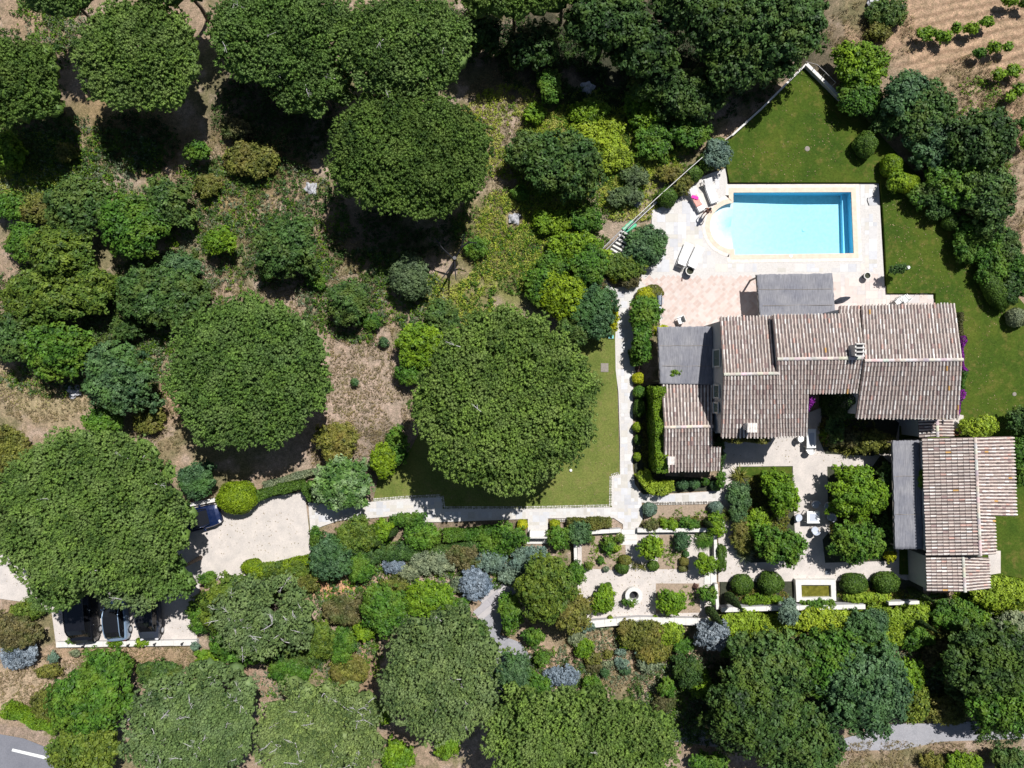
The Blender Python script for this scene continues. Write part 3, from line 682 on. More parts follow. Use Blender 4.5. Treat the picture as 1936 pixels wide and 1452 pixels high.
def chimney(parent, px, py, h, w, d, top, flues=0, rz=0.0):
    p = P(px, py, h); m = MB(); m.box((p.x, p.y, h - top / 2 - .1), (w * .86, d * .86, top + .3), rz)
    ch = m.build('chimney', M['wall_render'], parent, bevel=.01)
    c = MB()
    if flues:
        c.box((p.x, p.y, h + .12), (w, d, .07), rz)
        for k in range(flues + 1):
            yy = -d / 2 + .03 + (d - .06) * k / flues; c.box((p.x - math.sin(rz) * yy, p.y + math.cos(rz) * yy, h + .22), (w * .96, .07, .2), rz)
        c.build('cap', M['white_stone'], ch)
        c2 = MB(); c2.box((p.x, p.y, h + .159), (w * .7, d * .9, .004), rz); c2.build('flue', M['black'], ch)
    else:
        for sx in (-1, 1):
            for sy in (-1, 1): c.box((p.x + sx * w * .36, p.y + sy * d * .36, h + .14), (.1, .1, .22), rz)
        c.box((p.x, p.y, h + .02), (w * .95, d * .95, .06), rz)
        c.build('cap', M['white_stone'], ch)
        t = MB()
        for k in range(4):
            xx = p.x - w / 2 + (k + .5) * w / 4; t.tube([(xx, p.y - d / 2 - .05, h + .26), (xx, p.y + d / 2 + .05, h + .32)], w / 7, 8, (.80, .74, .68))
        t.build('tile_cover', M['roof'], ch)

house = empty('house', P(1560, 710), label='long stone farmhouse with three stepped tiled roofs and a courtyard notch beside the pool terrace', cat='house')
hm = house.location.copy(); house.location = (0, 0, 0)
# left section: north slope and full south slope, then middle, then right
gable(house, (1368, 708, 6.0), (1472, 706, 6.0), (1361, 600, 4.72), (1463, 598, 4.72), (1363, 826, 4.6), (1475, 826, 4.6), seed=10)
mroof = MB()
def slope(A, B, C, D, seed, name='roof'): 
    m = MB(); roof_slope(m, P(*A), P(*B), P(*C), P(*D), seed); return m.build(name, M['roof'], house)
r_mid = slope((1469, 679, 6.35), (1636, 677, 6.35), (1626, 594, 5.35), (1461, 596, 5.35), 21)
m = MB(); ridge_caps(m, P(1469, 679, 6.35), P(1636, 677, 6.35), 4); m.build('ridge', M['roof'], r_mid)
slope((1469, 679, 6.35), (1532, 678.4, 6.35), (1527, 824, 4.6), (1474, 825, 4.6), 22)
slope((1532, 678.4, 6.35), (1634, 677, 6.35), (1622, 742, 5.58), (1529, 744, 5.58), 23)
gable(house, (1634, 682, 6.55), (1820, 680, 6.55), (1628, 578, 5.25), (1806, 575, 5.25), (1618, 790, 5.15), (1813, 791, 5.15), seed=30, inset=.3)
slope((1586, 594.5, 5.32), (1626, 594.2, 5.32), (1627, 578, 5.12), (1587, 578.5, 5.12), 24)
# walls of the middle section
w = MB()
def wallpoly(pts, h, z0=-.1): w.prism([tuple(P(x, y, hh)[:2]) for x, y, hh in pts], z0, h)
def q(x, y, h): v = P(x, y, h); return v
a, b, c, d_ = q(1465, 605, 5.3), q(1626, 602, 5.3), q(1634, 682, 6.2), q(1470, 683, 6.2)
w.prism([a[:2], b[:2], c[:2], d_[:2]], -.1, 5.22)
w.face([a + Vector((0, 0, -.10)), d_ + Vector((0, 0, -.05)), Vector((d_.x, d_.y, 4)), Vector((a.x, a.y, 4))])
e, f_ = q(1526, 815, 4.6), q(1472, 815, 4.6)
w.prism([d_[:2], q(1530, 683, 6.2)[:2], e[:2], f_[:2]], -.1, 4.5)
w.face([q(1531, 684, 6.1), q(1527, 815, 4.45), Vector((*q(1527, 815, 4.45)[:2], 4)), Vector((*q(1531, 684, 6.1)[:2], 4))])
w.prism([q(1531, 684, 6.1)[:2], q(1633, 684, 6.1)[:2], q(1620, 735, 5.4)[:2], q(1529, 737, 5.4)[:2]], -.1, 5.4)
w.prism([q(1590, 592, 5.0)[:2], q(1627, 592, 5.0)[:2], q(1627, 584, 5.0)[:2], q(1591, 584, 5.0)[:2]], -.1, 4.95)
w.build('wall', M['wall_render'], house)
# gable wall windows (west wall)
xw = P(1363, 700, 5.4).x + .06 - .01
for py_, hz, ww, hh_ in ((677, 4.3, 1.15, 1.35), (740, 4.25, .85, 1.05), (771, 4.1, .65, .9)):
    yy = P(1350, py_, hz).y; window(house, (P(1368, 708, 6.0).x + .055, yy, hz), -1, ww, hh_)
ys_ = P(1400, 826, 4.6).y + .27; yr_ = P(1700, 790, 5.15).y + .28; yn_ = P(1700, 576, 5.25).y - .28
for xx, zz, ww, hh_ in ((15.9, 3.3, .9, 1.1), (18.6, 3.3, .9, 1.1), (16.4, 1.05, 1.1, 2.1)): window(house, (xx, ys_, zz), 0, ww, hh_, nrm_y=-1)
for xx, zz, ww, hh_ in ((27.0, 3.4, .9, 1.1), (30.2, 3.4, .9, 1.1), (28.6, 1.05, 1.3, 2.1)): window(house, (xx, yr_, zz), 0, ww, hh_, nrm_y=-1)
for xx, zz, ww, hh_ in ((27.5, 3.4, .9, 1.1), (31.0, 1.05, 1.4, 2.1)): window(house, (xx, yn_, zz), 0, ww, hh_, nrm_y=1)
chimney(r_mid, 1623, 662, 6.9, .62, .9, 1.2, flues=3)
chimney(r_mid, 1419, 808, 5.5, .72, .56, 1.0, rz=-.2)
# small service roof between house and outbuilding
gable(house, (1771, 792, 3.2), (1772, 826, 3.2), (1736, 793, 2.85), (1738, 828, 2.85), (1801, 793, 2.85), (1802, 826, 2.85), seed=50, inset=.15, zbase=.0)

annex = empty('annex', (0, 0, 0), label='low tiled annex with one small white chimney against the west end of the farmhouse', cat='annex')
ra = gable(annex, (1256, 808, 3.6), (1348, 806, 3.6), (1251, 727, 2.65), (1348, 726, 2.65), (1255, 891, 2.6), (1348, 889, 2.6), seed=40, inset=.2)
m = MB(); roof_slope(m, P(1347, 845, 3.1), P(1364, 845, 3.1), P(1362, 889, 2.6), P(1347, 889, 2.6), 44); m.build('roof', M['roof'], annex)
w = MB(); w.prism([tuple(P(x, y, 2.6)[:2]) for x, y in ((1346, 848), (1362, 848), (1361, 884), (1346, 884))], -.1, 2.55); w.build('wall', M['wall_render'], annex)
chimney(ra, 1267, 870, 3.6, .5, .5, 1.0, rz=.15)

outb = empty('outbuilding', (0, 0, 0), label='tiled outbuilding with a lower end section, ridge running up and down, beside the courtyard', cat='outbuilding')
# right slope is long above and short below
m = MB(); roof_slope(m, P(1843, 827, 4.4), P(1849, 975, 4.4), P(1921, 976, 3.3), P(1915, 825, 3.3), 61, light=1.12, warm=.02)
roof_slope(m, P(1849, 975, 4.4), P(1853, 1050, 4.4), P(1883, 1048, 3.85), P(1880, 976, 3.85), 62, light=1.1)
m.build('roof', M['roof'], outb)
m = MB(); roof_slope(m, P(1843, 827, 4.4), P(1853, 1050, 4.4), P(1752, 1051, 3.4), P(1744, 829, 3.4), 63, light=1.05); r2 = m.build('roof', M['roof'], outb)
m = MB(); ridge_caps(m, P(1843, 827, 4.4), P(1853, 1050, 4.4), 6); m.build('ridge', M['roof'], r2)
w = MB()
w.prism([tuple(P(x, y, 3.3)[:2]) for x, y in ((1750, 836), (1908, 832), (1913, 970), (1874, 972), (1876, 1042), (1757, 1044))], -.1, 3.18)
for (y0, x0, xl, xr, xh) in ((833, 1843, 1750, 1908, 3.3), (1044, 1853, 1757, 1876, 3.75)):
    w.face([P(xl, y0, 3.28), P(x0, y0, 4.25), P(xr, y0, xh - .12), Vector((*P(xr, y0, 3.2)[:2], 3)), Vector((*P(xl, y0, 3.2)[:2], 3))])
w.build('wall', M['wall_render'], outb)
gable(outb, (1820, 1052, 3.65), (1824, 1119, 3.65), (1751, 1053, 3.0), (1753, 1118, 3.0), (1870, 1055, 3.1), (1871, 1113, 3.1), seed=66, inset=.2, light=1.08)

# ---- reed covered pergolas
def pergola(label, pts, h, posts, edge, beams=3, arm=False, seams=((.33, .02, .98), (.68, .05, .97))):
    root = empty('pergola', (0, 0, 0), label=label, cat='pergola')
    c = [P(x, y, h) for x, y in pts]; nu, nv = 40, 30; V = []; F = []
    for j in range(nv + 1):
        for i in range(nu + 1):
            u, v = i / nu, j / nv; p = (c[0] * (1 - u) + c[1] * u) * (1 - v) + (c[3] * (1 - u) + c[2] * u) * v
            p = p + Vector((0, 0, .035 * math.sin(u * 9.4) * math.sin(v * 6.2 + 1) + R.uniform(-.008, .008)))
            if i in (0, nu): p.x += R.uniform(-.03, .03)
            if j in (0, nv): p.y += R.uniform(-.03, .03)
            V.append(p)
    me = bpy.data.meshes.new('reed_cover'); F = [(j * (nu + 1) + i, j * (nu + 1) + i + 1, (j + 1) * (nu + 1) + i + 1, (j + 1) * (nu + 1) + i) for j in range(nv) for i in range(nu)]
    me.from_pydata(V, [], F); me.update(); me.polygons.foreach_set('use_smooth', [True] * len(me.polygons))
    o = link_mesh('reed_cover', me, M['reed'], root); so = o.modifiers.new('thick', 'SOLIDIFY'); so.thickness = .03
    for k in range(beams):
        t = k / (beams - 1) if beams > 1 else .5; b = MB(); a1 = c[0].lerp(c[1], t); a2 = c[3].lerp(c[2], t)
        b.tube([a1 + Vector((0, 0, -.11)), a2 + Vector((0, 0, -.11))], .05, 6); b.build('beam', M['grey_wood'], root)
    for t, u0, u1 in seams:
        b = MB(); e0, e1 = c[0].lerp(c[3], t), c[1].lerp(c[2], t); b.tube([e0.lerp(e1, u0 + (u1 - u0) * k / 6) + Vector((0, R.uniform(-.03, .03), .045)) for k in range(7)], .02, 5); b.build('batten', M['grey_wood'], root)
    for x, y in posts:
        p = P(x, y, h); b = MB(); b.box((p.x, p.y, (h - .15) / 2), (.11, .11, h - .15)); b.build('post', M['grey_wood'], root)
    if arm:
        b = MB(); q0 = P(1430, 520, h); pts_ = [q0, P(1419, 522, h), P(1412, 530, h - .1), P(1403, 548, h - .3)]; b.tube(pts_, .022, 6); b.build('arm', M['brown_wood'], root)
    return root
pergola('grey reed covered pergola against the west wall of the farmhouse above the annex', [(1243, 618), (1347, 617), (1352, 728), (1248, 726)], 2.75, [(1248, 623), (1249, 720), (1342, 622)], 0, 4)
pergola('grey reed covered pergola beside the pool terrace on the north wall of the farmhouse', [(1430, 519), (1573, 517), (1580, 604), (1437, 606)], 2.0, [(1435, 523), (1569, 521), (1502, 521)], 0, 5)
pergola('long narrow grey reed pergola along the outbuilding wall', [(1687, 833), (1737, 832), (1745, 1038), (1692, 1038)], 2.6, [(1691, 838), (1695, 1032), (1693, 935)], 0, 3)

# ---- garden walls
def wall(label, pts, w_, h, mat='white_stone', z0=-.1, cap=True, name='garden_wall', group=None):
    root = empty(name, (0, 0, 0), label=label, cat='wall', group=group); mb = MB(); cp = MB()
    for (x0, y0), (x1, y1) in zip(pts[:-1], pts[1:]):
        a, b = P(x0, y0, h), P(x1, y1, h); d = (b - a); L = d.length; m_ = (a + b) / 2; rz = math.atan2(d.y, d.x)
        mb.box((m_.x, m_.y, (h + z0) / 2 - .02), (L, w_ * .86, h - z0 - .04), rz)
        n = max(1, int(L / .8))
        for i in range(n):
            c = a + d * ((i + .5) / n); cp.box((c.x, c.y, h - .015 + R.uniform(0, .006)), (L / n - .012, w_ * R.uniform(.97, 1.03), .07), rz + R.uniform(-.004, .004))
    mb.build('base', M['wall_render'], root); cp.build('coping', M[mat], root)
    return root
wall('white topped low wall along the upper edge of the left kitchen bed', [(1086, 1008), (1174, 1003)], .3, .55)
wall('white topped low wall along the upper edge of the right kitchen beds', [(1205, 1003), (1352, 1002)], .3, .55)
wall('short white wall running down the left side of the parterre', [(1087, 1010), (1090, 1098)], .26, .5)
wall('white wall running down between parterre and courtyard', [(1352, 1005), (1354, 1078)], .24, .6)
wall('narrow white wall below the square landing of the parterre', [(1354, 1104), (1357, 1152)], .24, .6)
wall('white retaining wall closing the bottom of the parterre', [(1098, 1182), (1166, 1176), (1210, 1173), (1340, 1176)], .55, .6)
wall('long white topped wall below the courtyard pond', [(1364, 1153), (1470, 1150), (1636, 1147)], .36, .8)
wall('short white topped wall right of the long courtyard wall', [(1680, 1141), (1738, 1139)], .26, .8)
wall('broad white retaining wall along the bottom of the car park', [(106, 1219), (240, 1217), (372, 1215)], .42, .35)
wall('low kerb wall above the blue car and the gravel yard', [(344, 957), (412, 944)], .3, .3)
wall('white boundary wall stepping down from the apex of the pool lawn', [(1525, 121), (1592, 187)], .26, .6)
wall('thin white boundary wall rising diagonally to the apex of the pool lawn', [(1524, 121), (1440, 205), (1384, 256)], .14, .5)
fence = empty('fence', (0, 0, 0), label='wire fence with pale top rail running diagonally above the pool deck', cat='fence')
def fence_line(pts, h, n):
    P3 = [P(x, y, h) for x, y in pts]; m = MB(); m.tube(P3, .03, 6); m.build('rail', M['white_stone'], fence)
    m = MB(); m.tube([p - Vector((0, 0, .35)) for p in P3], .022, 6); m.build('rail', M['grey_wood'], fence)
    for k in range(n):
        t = k / (n - 1) * (len(P3) - 1); i = min(int(t), len(P3) - 2); p = P3[i].lerp(P3[i + 1], t - i); m = MB(); m.box((p.x, p.y, h / 2), (.06, .06, h)); m.build('post', M['grey_wood'], fence)
fence_line([(1384, 255), (1340, 287), (1300, 322), (1240, 376), (1178, 434)], 1.1, 9)
wall('low kerb under the diagonal fence beside the pool shrubs', [(1348, 288), (1300, 330), (1242, 381), (1186, 432)], .14, .25)
rail = empty('wire_fence', (0, 0, 0), label='thin curved wire fence beyond the white wall at the apex of the pool lawn', cat='fence')
m = MB(); m.tube([P(x, y, 1.2) for x, y in ((1525, 117), (1545, 122), (1562, 138), (1580, 156))], .02, 6); m.build('rail', M['twig'], rail)
for x, y in ((1525, 117), (1545, 122), (1562, 138), (1580, 156)):
    p = P(x, y, 1.2); m = MB(); m.tube([(p.x, p.y, 0), (p.x, p.y, 1.2)], .025, 6); m.build('post', M['twig'], rail)

# ---- steps
def steps(label, x0, y0, x1, y1, width, n, z0, z1, mat='white_stone', dark=None):
    root = empty('garden_steps', (0, 0, 0), label=label, cat='steps'); a, b = P(x0, y0), P(x1, y1); d = (b - a) / n; rz = math.atan2(d.y, d.x)
    for i in range(n):
        z = z0 + (z1 - z0) * i / max(1, n - 1); c = a + d * (i + .5); m = MB(); m.box((c.x, c.y, z - .02), (d.length * (.5 if dark else .97), width, .06), rz); m.build('tread', M[mat], root)
        if dark: m = MB(); m.box((c.x, c.y, z - .16), (d.length, width * .96, .22), rz); m.build('riser', M[dark], root)
        else: m = MB(); m.box((c.x, c.y, z - .2), (d.length * .95, width * .97, .3), rz); m.build('riser', M['wall_render'], root)
    return root
st = steps('flight of narrow white treads between dark risers beside the diagonal fence', 1183, 444, 1152, 500, 1.05, 9, .0 + .9, .2, dark='black')
m = MB(); 
for s_ in (0, 1):
    m.tube([P(1179 - s_ * 6, 440 - s_ * 3, 1.1), P(1144 - s_ * 6, 474 - s_ * 3, .6)], .05, 6)
m.build('handrail', M['twig'], st)
steps('three broad pale stone steps from the path down to the parterre', 1189, 1000, 1189, 1030, 1.25, 3, .16, .05)
steps('square pale stone landing with one step between parterre and courtyard', 1331, 1092, 1354, 1092, 1.0, 2, .06, .1)

# ================================================================== VEGETATION
ICO = None
def _ico():
    t = (1 + 5 ** .5) / 2
    v = np.array([(-1, t, 0), (1, t, 0), (-1, -t, 0), (1, -t, 0), (0, -1, t), (0, 1, t), (0, -1, -t), (0, 1, -t), (t, 0, -1), (t, 0, 1), (-t, 0, -1), (-t, 0, 1)], float)
    v /= np.linalg.norm(v[0])
    f = np.array([(0, 11, 5), (0, 5, 1), (0, 1, 7), (0, 7, 10), (0, 10, 11), (1, 5, 9), (5, 11, 4), (11, 10, 2), (10, 7, 6), (7, 1, 8), (3, 9, 4), (3, 4, 2), (3, 2, 6), (3, 6, 8), (3, 8, 9), (4, 9, 5), (2, 4, 11), (6, 2, 10), (8, 6, 7), (9, 8, 1)])
    return v, f
ICOV, ICOF = _ico()

OCTV = np.array([(1, 0, 0), (0, 1, 0), (-1, 0, 0), (0, -1, 0), (0, 0, 1), (0, 0, -1)], float); OCTF = np.array([(0, 1, 4), (1, 2, 4), (2, 3, 4), (3, 0, 4), (1, 0, 5), (2, 1, 5), (3, 2, 5), (0, 3, 5)])
def unit(a): return a / np.maximum(1e-9, np.linalg.norm(a, axis=-1, keepdims=True))
class Leaves:
    def __init__(s): s.V = []; s.Q = []; s.T = []; s.tq = []; s.tt = []; s.n = 0
    def quads(s, c, nrm, size, tint, aspect=1.5):
        """diamond shaped leaves at centres c facing nrm"""
        k = len(c); r = rng.normal(size=(k, 3)); u = unit(np.cross(nrm, r)); w = np.cross(nrm, u); sz = np.asarray(size).reshape(-1, 1) * np.ones((k, 1))
        P4 = np.stack([c - u * sz * aspect / 2, c + w * sz * .42 + nrm * sz * .06, c + u * sz * aspect / 2, c - w * sz * .42 + nrm * sz * .06], 1)
        s.V.append(P4.reshape(-1, 3)); s.Q.append(np.arange(4 * k).reshape(k, 4) + s.n); s.n += 4 * k; s.tq.append(np.broadcast_to(tint, (k,)).copy())
    def blades(s, c, d, length, width, tint):
        """thin needle blades from c along d"""
        k = len(c); u = unit(np.cross(d, rng.normal(size=(k, 3)))); L = np.asarray(length).reshape(-1, 1) * np.ones((k, 1))
        P3 = np.stack([c - u * width, c + u * width, c + d * L], 1)
        s.V.append(P3.reshape(-1, 3)); s.T.append(np.arange(3 * k).reshape(k, 3) + s.n); s.n += 3 * k; s.tt.append(np.broadcast_to(tint, (k,)).copy())
    def blobs(s, c, r, tint, flat=.8, jit=.25):
        k = len(c); r = np.asarray(r).reshape(-1, 1, 1) * np.ones((k, 1, 1)); v = ICOV[None] * (1 + rng.uniform(-jit, jit, (k, 12, 1))) * r; v[..., 2] *= flat
        a = rng.uniform(0, 6.28, (k, 1)); x = v[..., 0] * np.cos(a) - v[..., 1] * np.sin(a); y = v[..., 0] * np.sin(a) + v[..., 1] * np.cos(a)
        v = np.stack([x, y, v[..., 2]], 2) + c[:, None]; s.V.append(v.reshape(-1, 3))
        s.T.append((ICOF[None] + (np.arange(k) * 12)[:, None, None]).reshape(-1, 3) + s.n); s.n += 12 * k; s.tt.append(np.repeat(np.broadcast_to(tint, (k,)), 20))
    def octs(s, c, r, tint):
        k = len(c); v = OCTV[None] * (1 + rng.uniform(-.3, .3, (k, 6, 1))) * np.asarray(r).reshape(-1, 1, 1); a = rng.uniform(0, 6.28, (k, 1))
        v = np.stack([v[..., 0] * np.cos(a) - v[..., 1] * np.sin(a), v[..., 0] * np.sin(a) + v[..., 1] * np.cos(a), v[..., 2] * .8], 2) + c[:, None]
        s.V.append(v.reshape(-1, 3)); s.T.append((OCTF[None] + (np.arange(k) * 6)[:, None, None]).reshape(-1, 3) + s.n); s.n += 6 * k; s.tt.append(np.repeat(np.broadcast_to(tint, (k,)), 8))
    def build(s, name, mat, parent=None, off=None):
        V = np.concatenate(s.V)
        if off is not None: V = V - np.array(off)
        F = []; T = []
        if s.Q: F.append(np.concatenate(s.Q)); T.append(np.concatenate(s.tq))
        if s.T: F.append(np.concatenate(s.T)); T.append(np.concatenate(s.tt))
        return link_mesh(name, np_mesh(name, V, F, tint=np.clip(np.concatenate(T), 0, 1)), mat, parent)

def scatter(n, rx, ry, md, pwr=3.2, bumps=None):
    """blue-noise-like points inside a lumpy superellipse"""
    pts = []; tries = 0
    while len(pts) < n and tries < n * 60:
        tries += 1; x, y = rng.uniform(-1, 1, 2); a = math.atan2(y, x); e = 1.0
        if bumps is not None: e = 1 + sum(b[0] * math.sin(b[1] * a + b[2]) for b in bumps)
        if (abs(x) ** 2 + abs(y) ** 2) ** .5 > e: continue
        p = (x * rx, y * ry)
        if all((p[0] - q[0]) ** 2 + (p[1] - q[1]) ** 2 > md * md for q in pts): pts.append(p)
    return np.array(pts)
def mkbumps(amp): return [(amp * rng.uniform(.4, 1), int(rng.integers(2, 4)), rng.uniform(0, 6.28)), (amp * rng.uniform(.4, 1), int(rng.integers(4, 8)), rng.uniform(0, 6.28)), (amp * .4, int(rng.integers(8, 14)), rng.uniform(0, 6.28))]

def sphere_dirs(k, zmin=-.2):
    z = rng.uniform(zmin, 1, k); a = rng.uniform(0, 2 * math.pi, k); r = np.sqrt(1 - z * z); return np.stack([r * np.cos(a), r * np.sin(a), z], 1)

def trunk(parent, base, top, r0, limbs, n=8, name='trunk', mat='bark'):
    m = MB(); b = Vector(base); t = Vector(top); L = (t - b).length; mid = b.lerp(t, .5) + Vector((R.uniform(-.04, .04) * L, R.uniform(-.04, .04) * L, 0))
    m.tube([b, b.lerp(mid, .5) + Vector((.02, 0, 0)), mid, t], r0, n, r1=r0 * .55)
    for q in limbs:
        q = Vector(q); k = t.lerp(q, .5) + Vector((0, 0, -.06 * (q - t).length)); m.tube([t, k, q], r0 * .42, 6, r1=r0 * .12, cap=False)
    return m.build(name, M[mat], parent, smooth=True)

def pine(px, py, rx, ry, he, ht, label, kind='pine', group='umbrella pines around the house', dens=1.0, gaps=.0, lobe=.9, amp=.07, tuft=.145, dead=0):
    """umbrella pine: flattened dome of lobes covered in needle tufts. he = height of the widest part, ht = top"""
    k = (1 - he / H) / S; c = P(px, py, he); RX, RY = rx * k, ry * k; root = empty('pine_tree', (c.x, c.y, 0), label=label, cat='pine tree', group=group)
    bp = mkbumps(amp); n = int(1.45 * math.pi * RX * RY / (lobe ** 2 * 1.25)); L = scatter(n, max(.5, RX - lobe * .55), max(.5, RY - lobe * .55), lobe * .76, bumps=bp)
    dd = np.hypot(L[:, 0] / RX, L[:, 1] / RY); z = he + (ht - he) * np.sqrt(np.clip(1 - dd ** 2.2, 0, 1)) + rng.uniform(-.28, .22, len(L)); lr = lobe * rng.uniform(.78, 1.2, len(L))
    if gaps: keep = rng.random(len(L)) > gaps; L, z, lr, dd = L[keep], z[keep], lr[keep], dd[keep]
    lv = Leaves(); C = np.column_stack([L, z]); lt = rng.uniform(-.26, .2, len(L))
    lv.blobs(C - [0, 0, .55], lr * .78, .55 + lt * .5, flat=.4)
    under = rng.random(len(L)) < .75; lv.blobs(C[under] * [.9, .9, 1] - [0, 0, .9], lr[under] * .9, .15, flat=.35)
    per = np.maximum(4, (math.pi * lr ** 2 * 1.15 * dens / (tuft ** 2 * 2.1)).astype(int)); idx = np.repeat(np.arange(len(L)), per); K = len(idx)
    a = rng.uniform(0, 2 * math.pi, K); rr = np.sqrt(rng.random(K)); q = np.stack([rr * np.cos(a), rr * np.sin(a), np.zeros(K)], 1) * lr[idx][:, None]
    q[:, 2] = lr[idx] * .56 * np.sqrt(np.clip(1.02 - rr ** 2, 0, 1)) - .24; tc = C[idx] + q + rng.normal(scale=.045, size=(K, 3))
    tt = np.clip(.5 + lt[idx] + rng.normal(scale=.15, size=K), 0, 1); tr = tuft * rng.uniform(.75, 1.25, K)
    lv.octs(tc, tr * .78, tt - .08)
    nb = 7; i2 = np.repeat(np.arange(K), nb); out = unit(np.concatenate([q[:, :2] / lr[idx][:, None] * .5, np.full((K, 1), .55)], 1))
    d = unit(sphere_dirs(K * nb, .0) + out[i2] * .35); lv.blades(tc[i2] + d * tr[i2][:, None] * .3, d, tr[i2] * rng.uniform(.85, 1.3, K * nb), .026, tt[i2] + rng.normal(scale=.1, size=K * nb) + .06)
    lv.build('crown', M[kind], root)
    for ch in root.children: pass
    tz = he - .2; sel = np.argsort(rng.random(len(L)))[:14]
    trunk(root, (0, 0, -.2), (RX * .03, RY * .03, max(1.0, tz * .72)), .13 + .028 * (RX + RY) / 2, [(L[i, 0] * .8, L[i, 1] * .8, z[i] - .55) for i in sel])
    if dead:
        m = MB()
        for _ in range(dead):
            i = rng.integers(len(L)); a_ = rng.uniform(0, 6.28); p0 = Vector((L[i, 0], L[i, 1], z[i] + .18)); p1 = p0 + Vector((math.cos(a_), math.sin(a_), .18)) * rng.uniform(.5, 1.1)
            m.tube([p0, p0.lerp(p1, .5) + Vector((rng.uniform(-.08, .08), rng.uniform(-.08, .08), .02)), p1], .028, 5, r1=.008, cap=False)
            for __ in range(3):
                t_ = rng.uniform(.3, .8); b_ = a_ + rng.uniform(-1.2, 1.2); s_ = p0.lerp(p1, t_); m.tube([s_, s_ + Vector((math.cos(b_), math.sin(b_), .1)) * .3], .014, 4, r1=.005, cap=False)
        m.build('dead_twigs', M['twig'], root)['kind'] = 'stuff'
    return root

def bush(px, py, rx, ry, h, kind, label, name='shrub', cat='shrub', group=None, leaf=.13, lobe=.5, dens=1.0, amp=.10, base=0.0, tree=False, hw=None, rot=0.0, gaps=0.0, up=.45, aspect=1.5, loose=.25):
    """broad-leaved shrub or tree: lobes on a dome, each covered in leaves. h = top height; the outline is taken at height hw"""
    hw = (h * .5 if hw is None else hw) + base; k = (1 - hw / H) / S; c = P(px, py, hw); RX, RY = max(.12, rx * k), max(.12, ry * k)
    lobe = min(lobe, max(RX, RY) * .5, min(RX, RY) * .62); ra = (RX + RY) / 2
    bp = mkbumps(amp * 1.35); n = max(4, int(1.25 * math.pi * RX * RY / (lobe ** 2 * 1.25))); L = scatter(n, max(.05, RX - lobe * .8), max(.05, RY - lobe * .8), lobe * .62, bumps=bp)
    if len(L) < 2: L = np.array([(-.2 * RX, 0.), (.2 * RX, .1 * RY), (0., -.15 * RY)])
    dd = np.hypot(L[:, 0] / RX, L[:, 1] / RY); hb = h * .38; lr = lobe * rng.uniform(.55, 1.2, len(L))
    z = hb + (h - hb - lobe * .45) * np.sqrt(np.clip(1 - dd ** 2, 0, 1)) + rng.uniform(-.75, .3, len(L)) * lobe; z = np.maximum(z, lobe * .35)
    if gaps: kp = rng.random(len(L)) > gaps; kp[:2] = True; L, z, lr = L[kp], z[kp], lr[kp]
    if rot: ca, sa = math.cos(rot), math.sin(rot); L = np.stack([L[:, 0] * ca - L[:, 1] * sa, L[:, 0] * sa + L[:, 1] * ca], 1)
    C = np.column_stack([L, z + base]); lv = Leaves(); lt = rng.uniform(-.18, .18, len(L))
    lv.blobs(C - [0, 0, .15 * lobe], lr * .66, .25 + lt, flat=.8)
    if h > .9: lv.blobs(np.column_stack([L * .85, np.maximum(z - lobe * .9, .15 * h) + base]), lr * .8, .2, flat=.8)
    sr = leaf * 1.55; per = np.maximum(5, (2 * math.pi * lr ** 2 * 1.25 * dens / (math.pi * sr ** 2)).astype(int)); idx = np.repeat(np.arange(len(L)), per); K = len(idx)
    d = sphere_dirs(K, -.25); sc_ = C[idx] + d * (lr[idx] * rng.uniform(.72, 1.22, K))[:, None] * [1, 1, .9]; sc_[:, 2] = np.maximum(sc_[:, 2], base + .05); ssr = sr * rng.uniform(.6, 1.3, K)
    st_ = lt[idx] + rng.normal(scale=.2, size=K)
    lv.octs(sc_, ssr * .6, .4 + st_)
    i2 = np.repeat(np.arange(K), 12); d2 = unit(sphere_dirs(len(i2), -.3) + d[i2] * .5); pc = sc_[i2] + d2 * (ssr[i2] * (1 + rng.uniform(-.35, loose, len(i2))))[:, None]; pc[:, 2] = np.maximum(pc[:, 2], base + .03)
    nr = unit(d2 * .8 + d[i2] * .5 + rng.normal(scale=.42, size=(len(i2), 3)) + [0, 0, up * .8]); sz = leaf * rng.uniform(.7, 1.35, len(i2))
    lv.quads(pc, nr, sz, .55 + st_[i2] + rng.normal(scale=.17, size=len(i2)), aspect)
    if tree:
        root = empty(name, (c.x, c.y, 0), label=label, cat=cat, group=group); lv.build('crown', M[kind], root)
        sel = np.argsort(rng.random(len(L)))[:9]
        trunk(root, (0, 0, -.2), (0, 0, max(.5, h * .4)), .05 + .022 * h, [(L[i, 0] * .85, L[i, 1] * .85, z[i]) for i in sel])
        return root
    o = lv.build(name, M[kind]); o.location = (c.x, c.y, 0)
    return tag(o, label, cat, group)

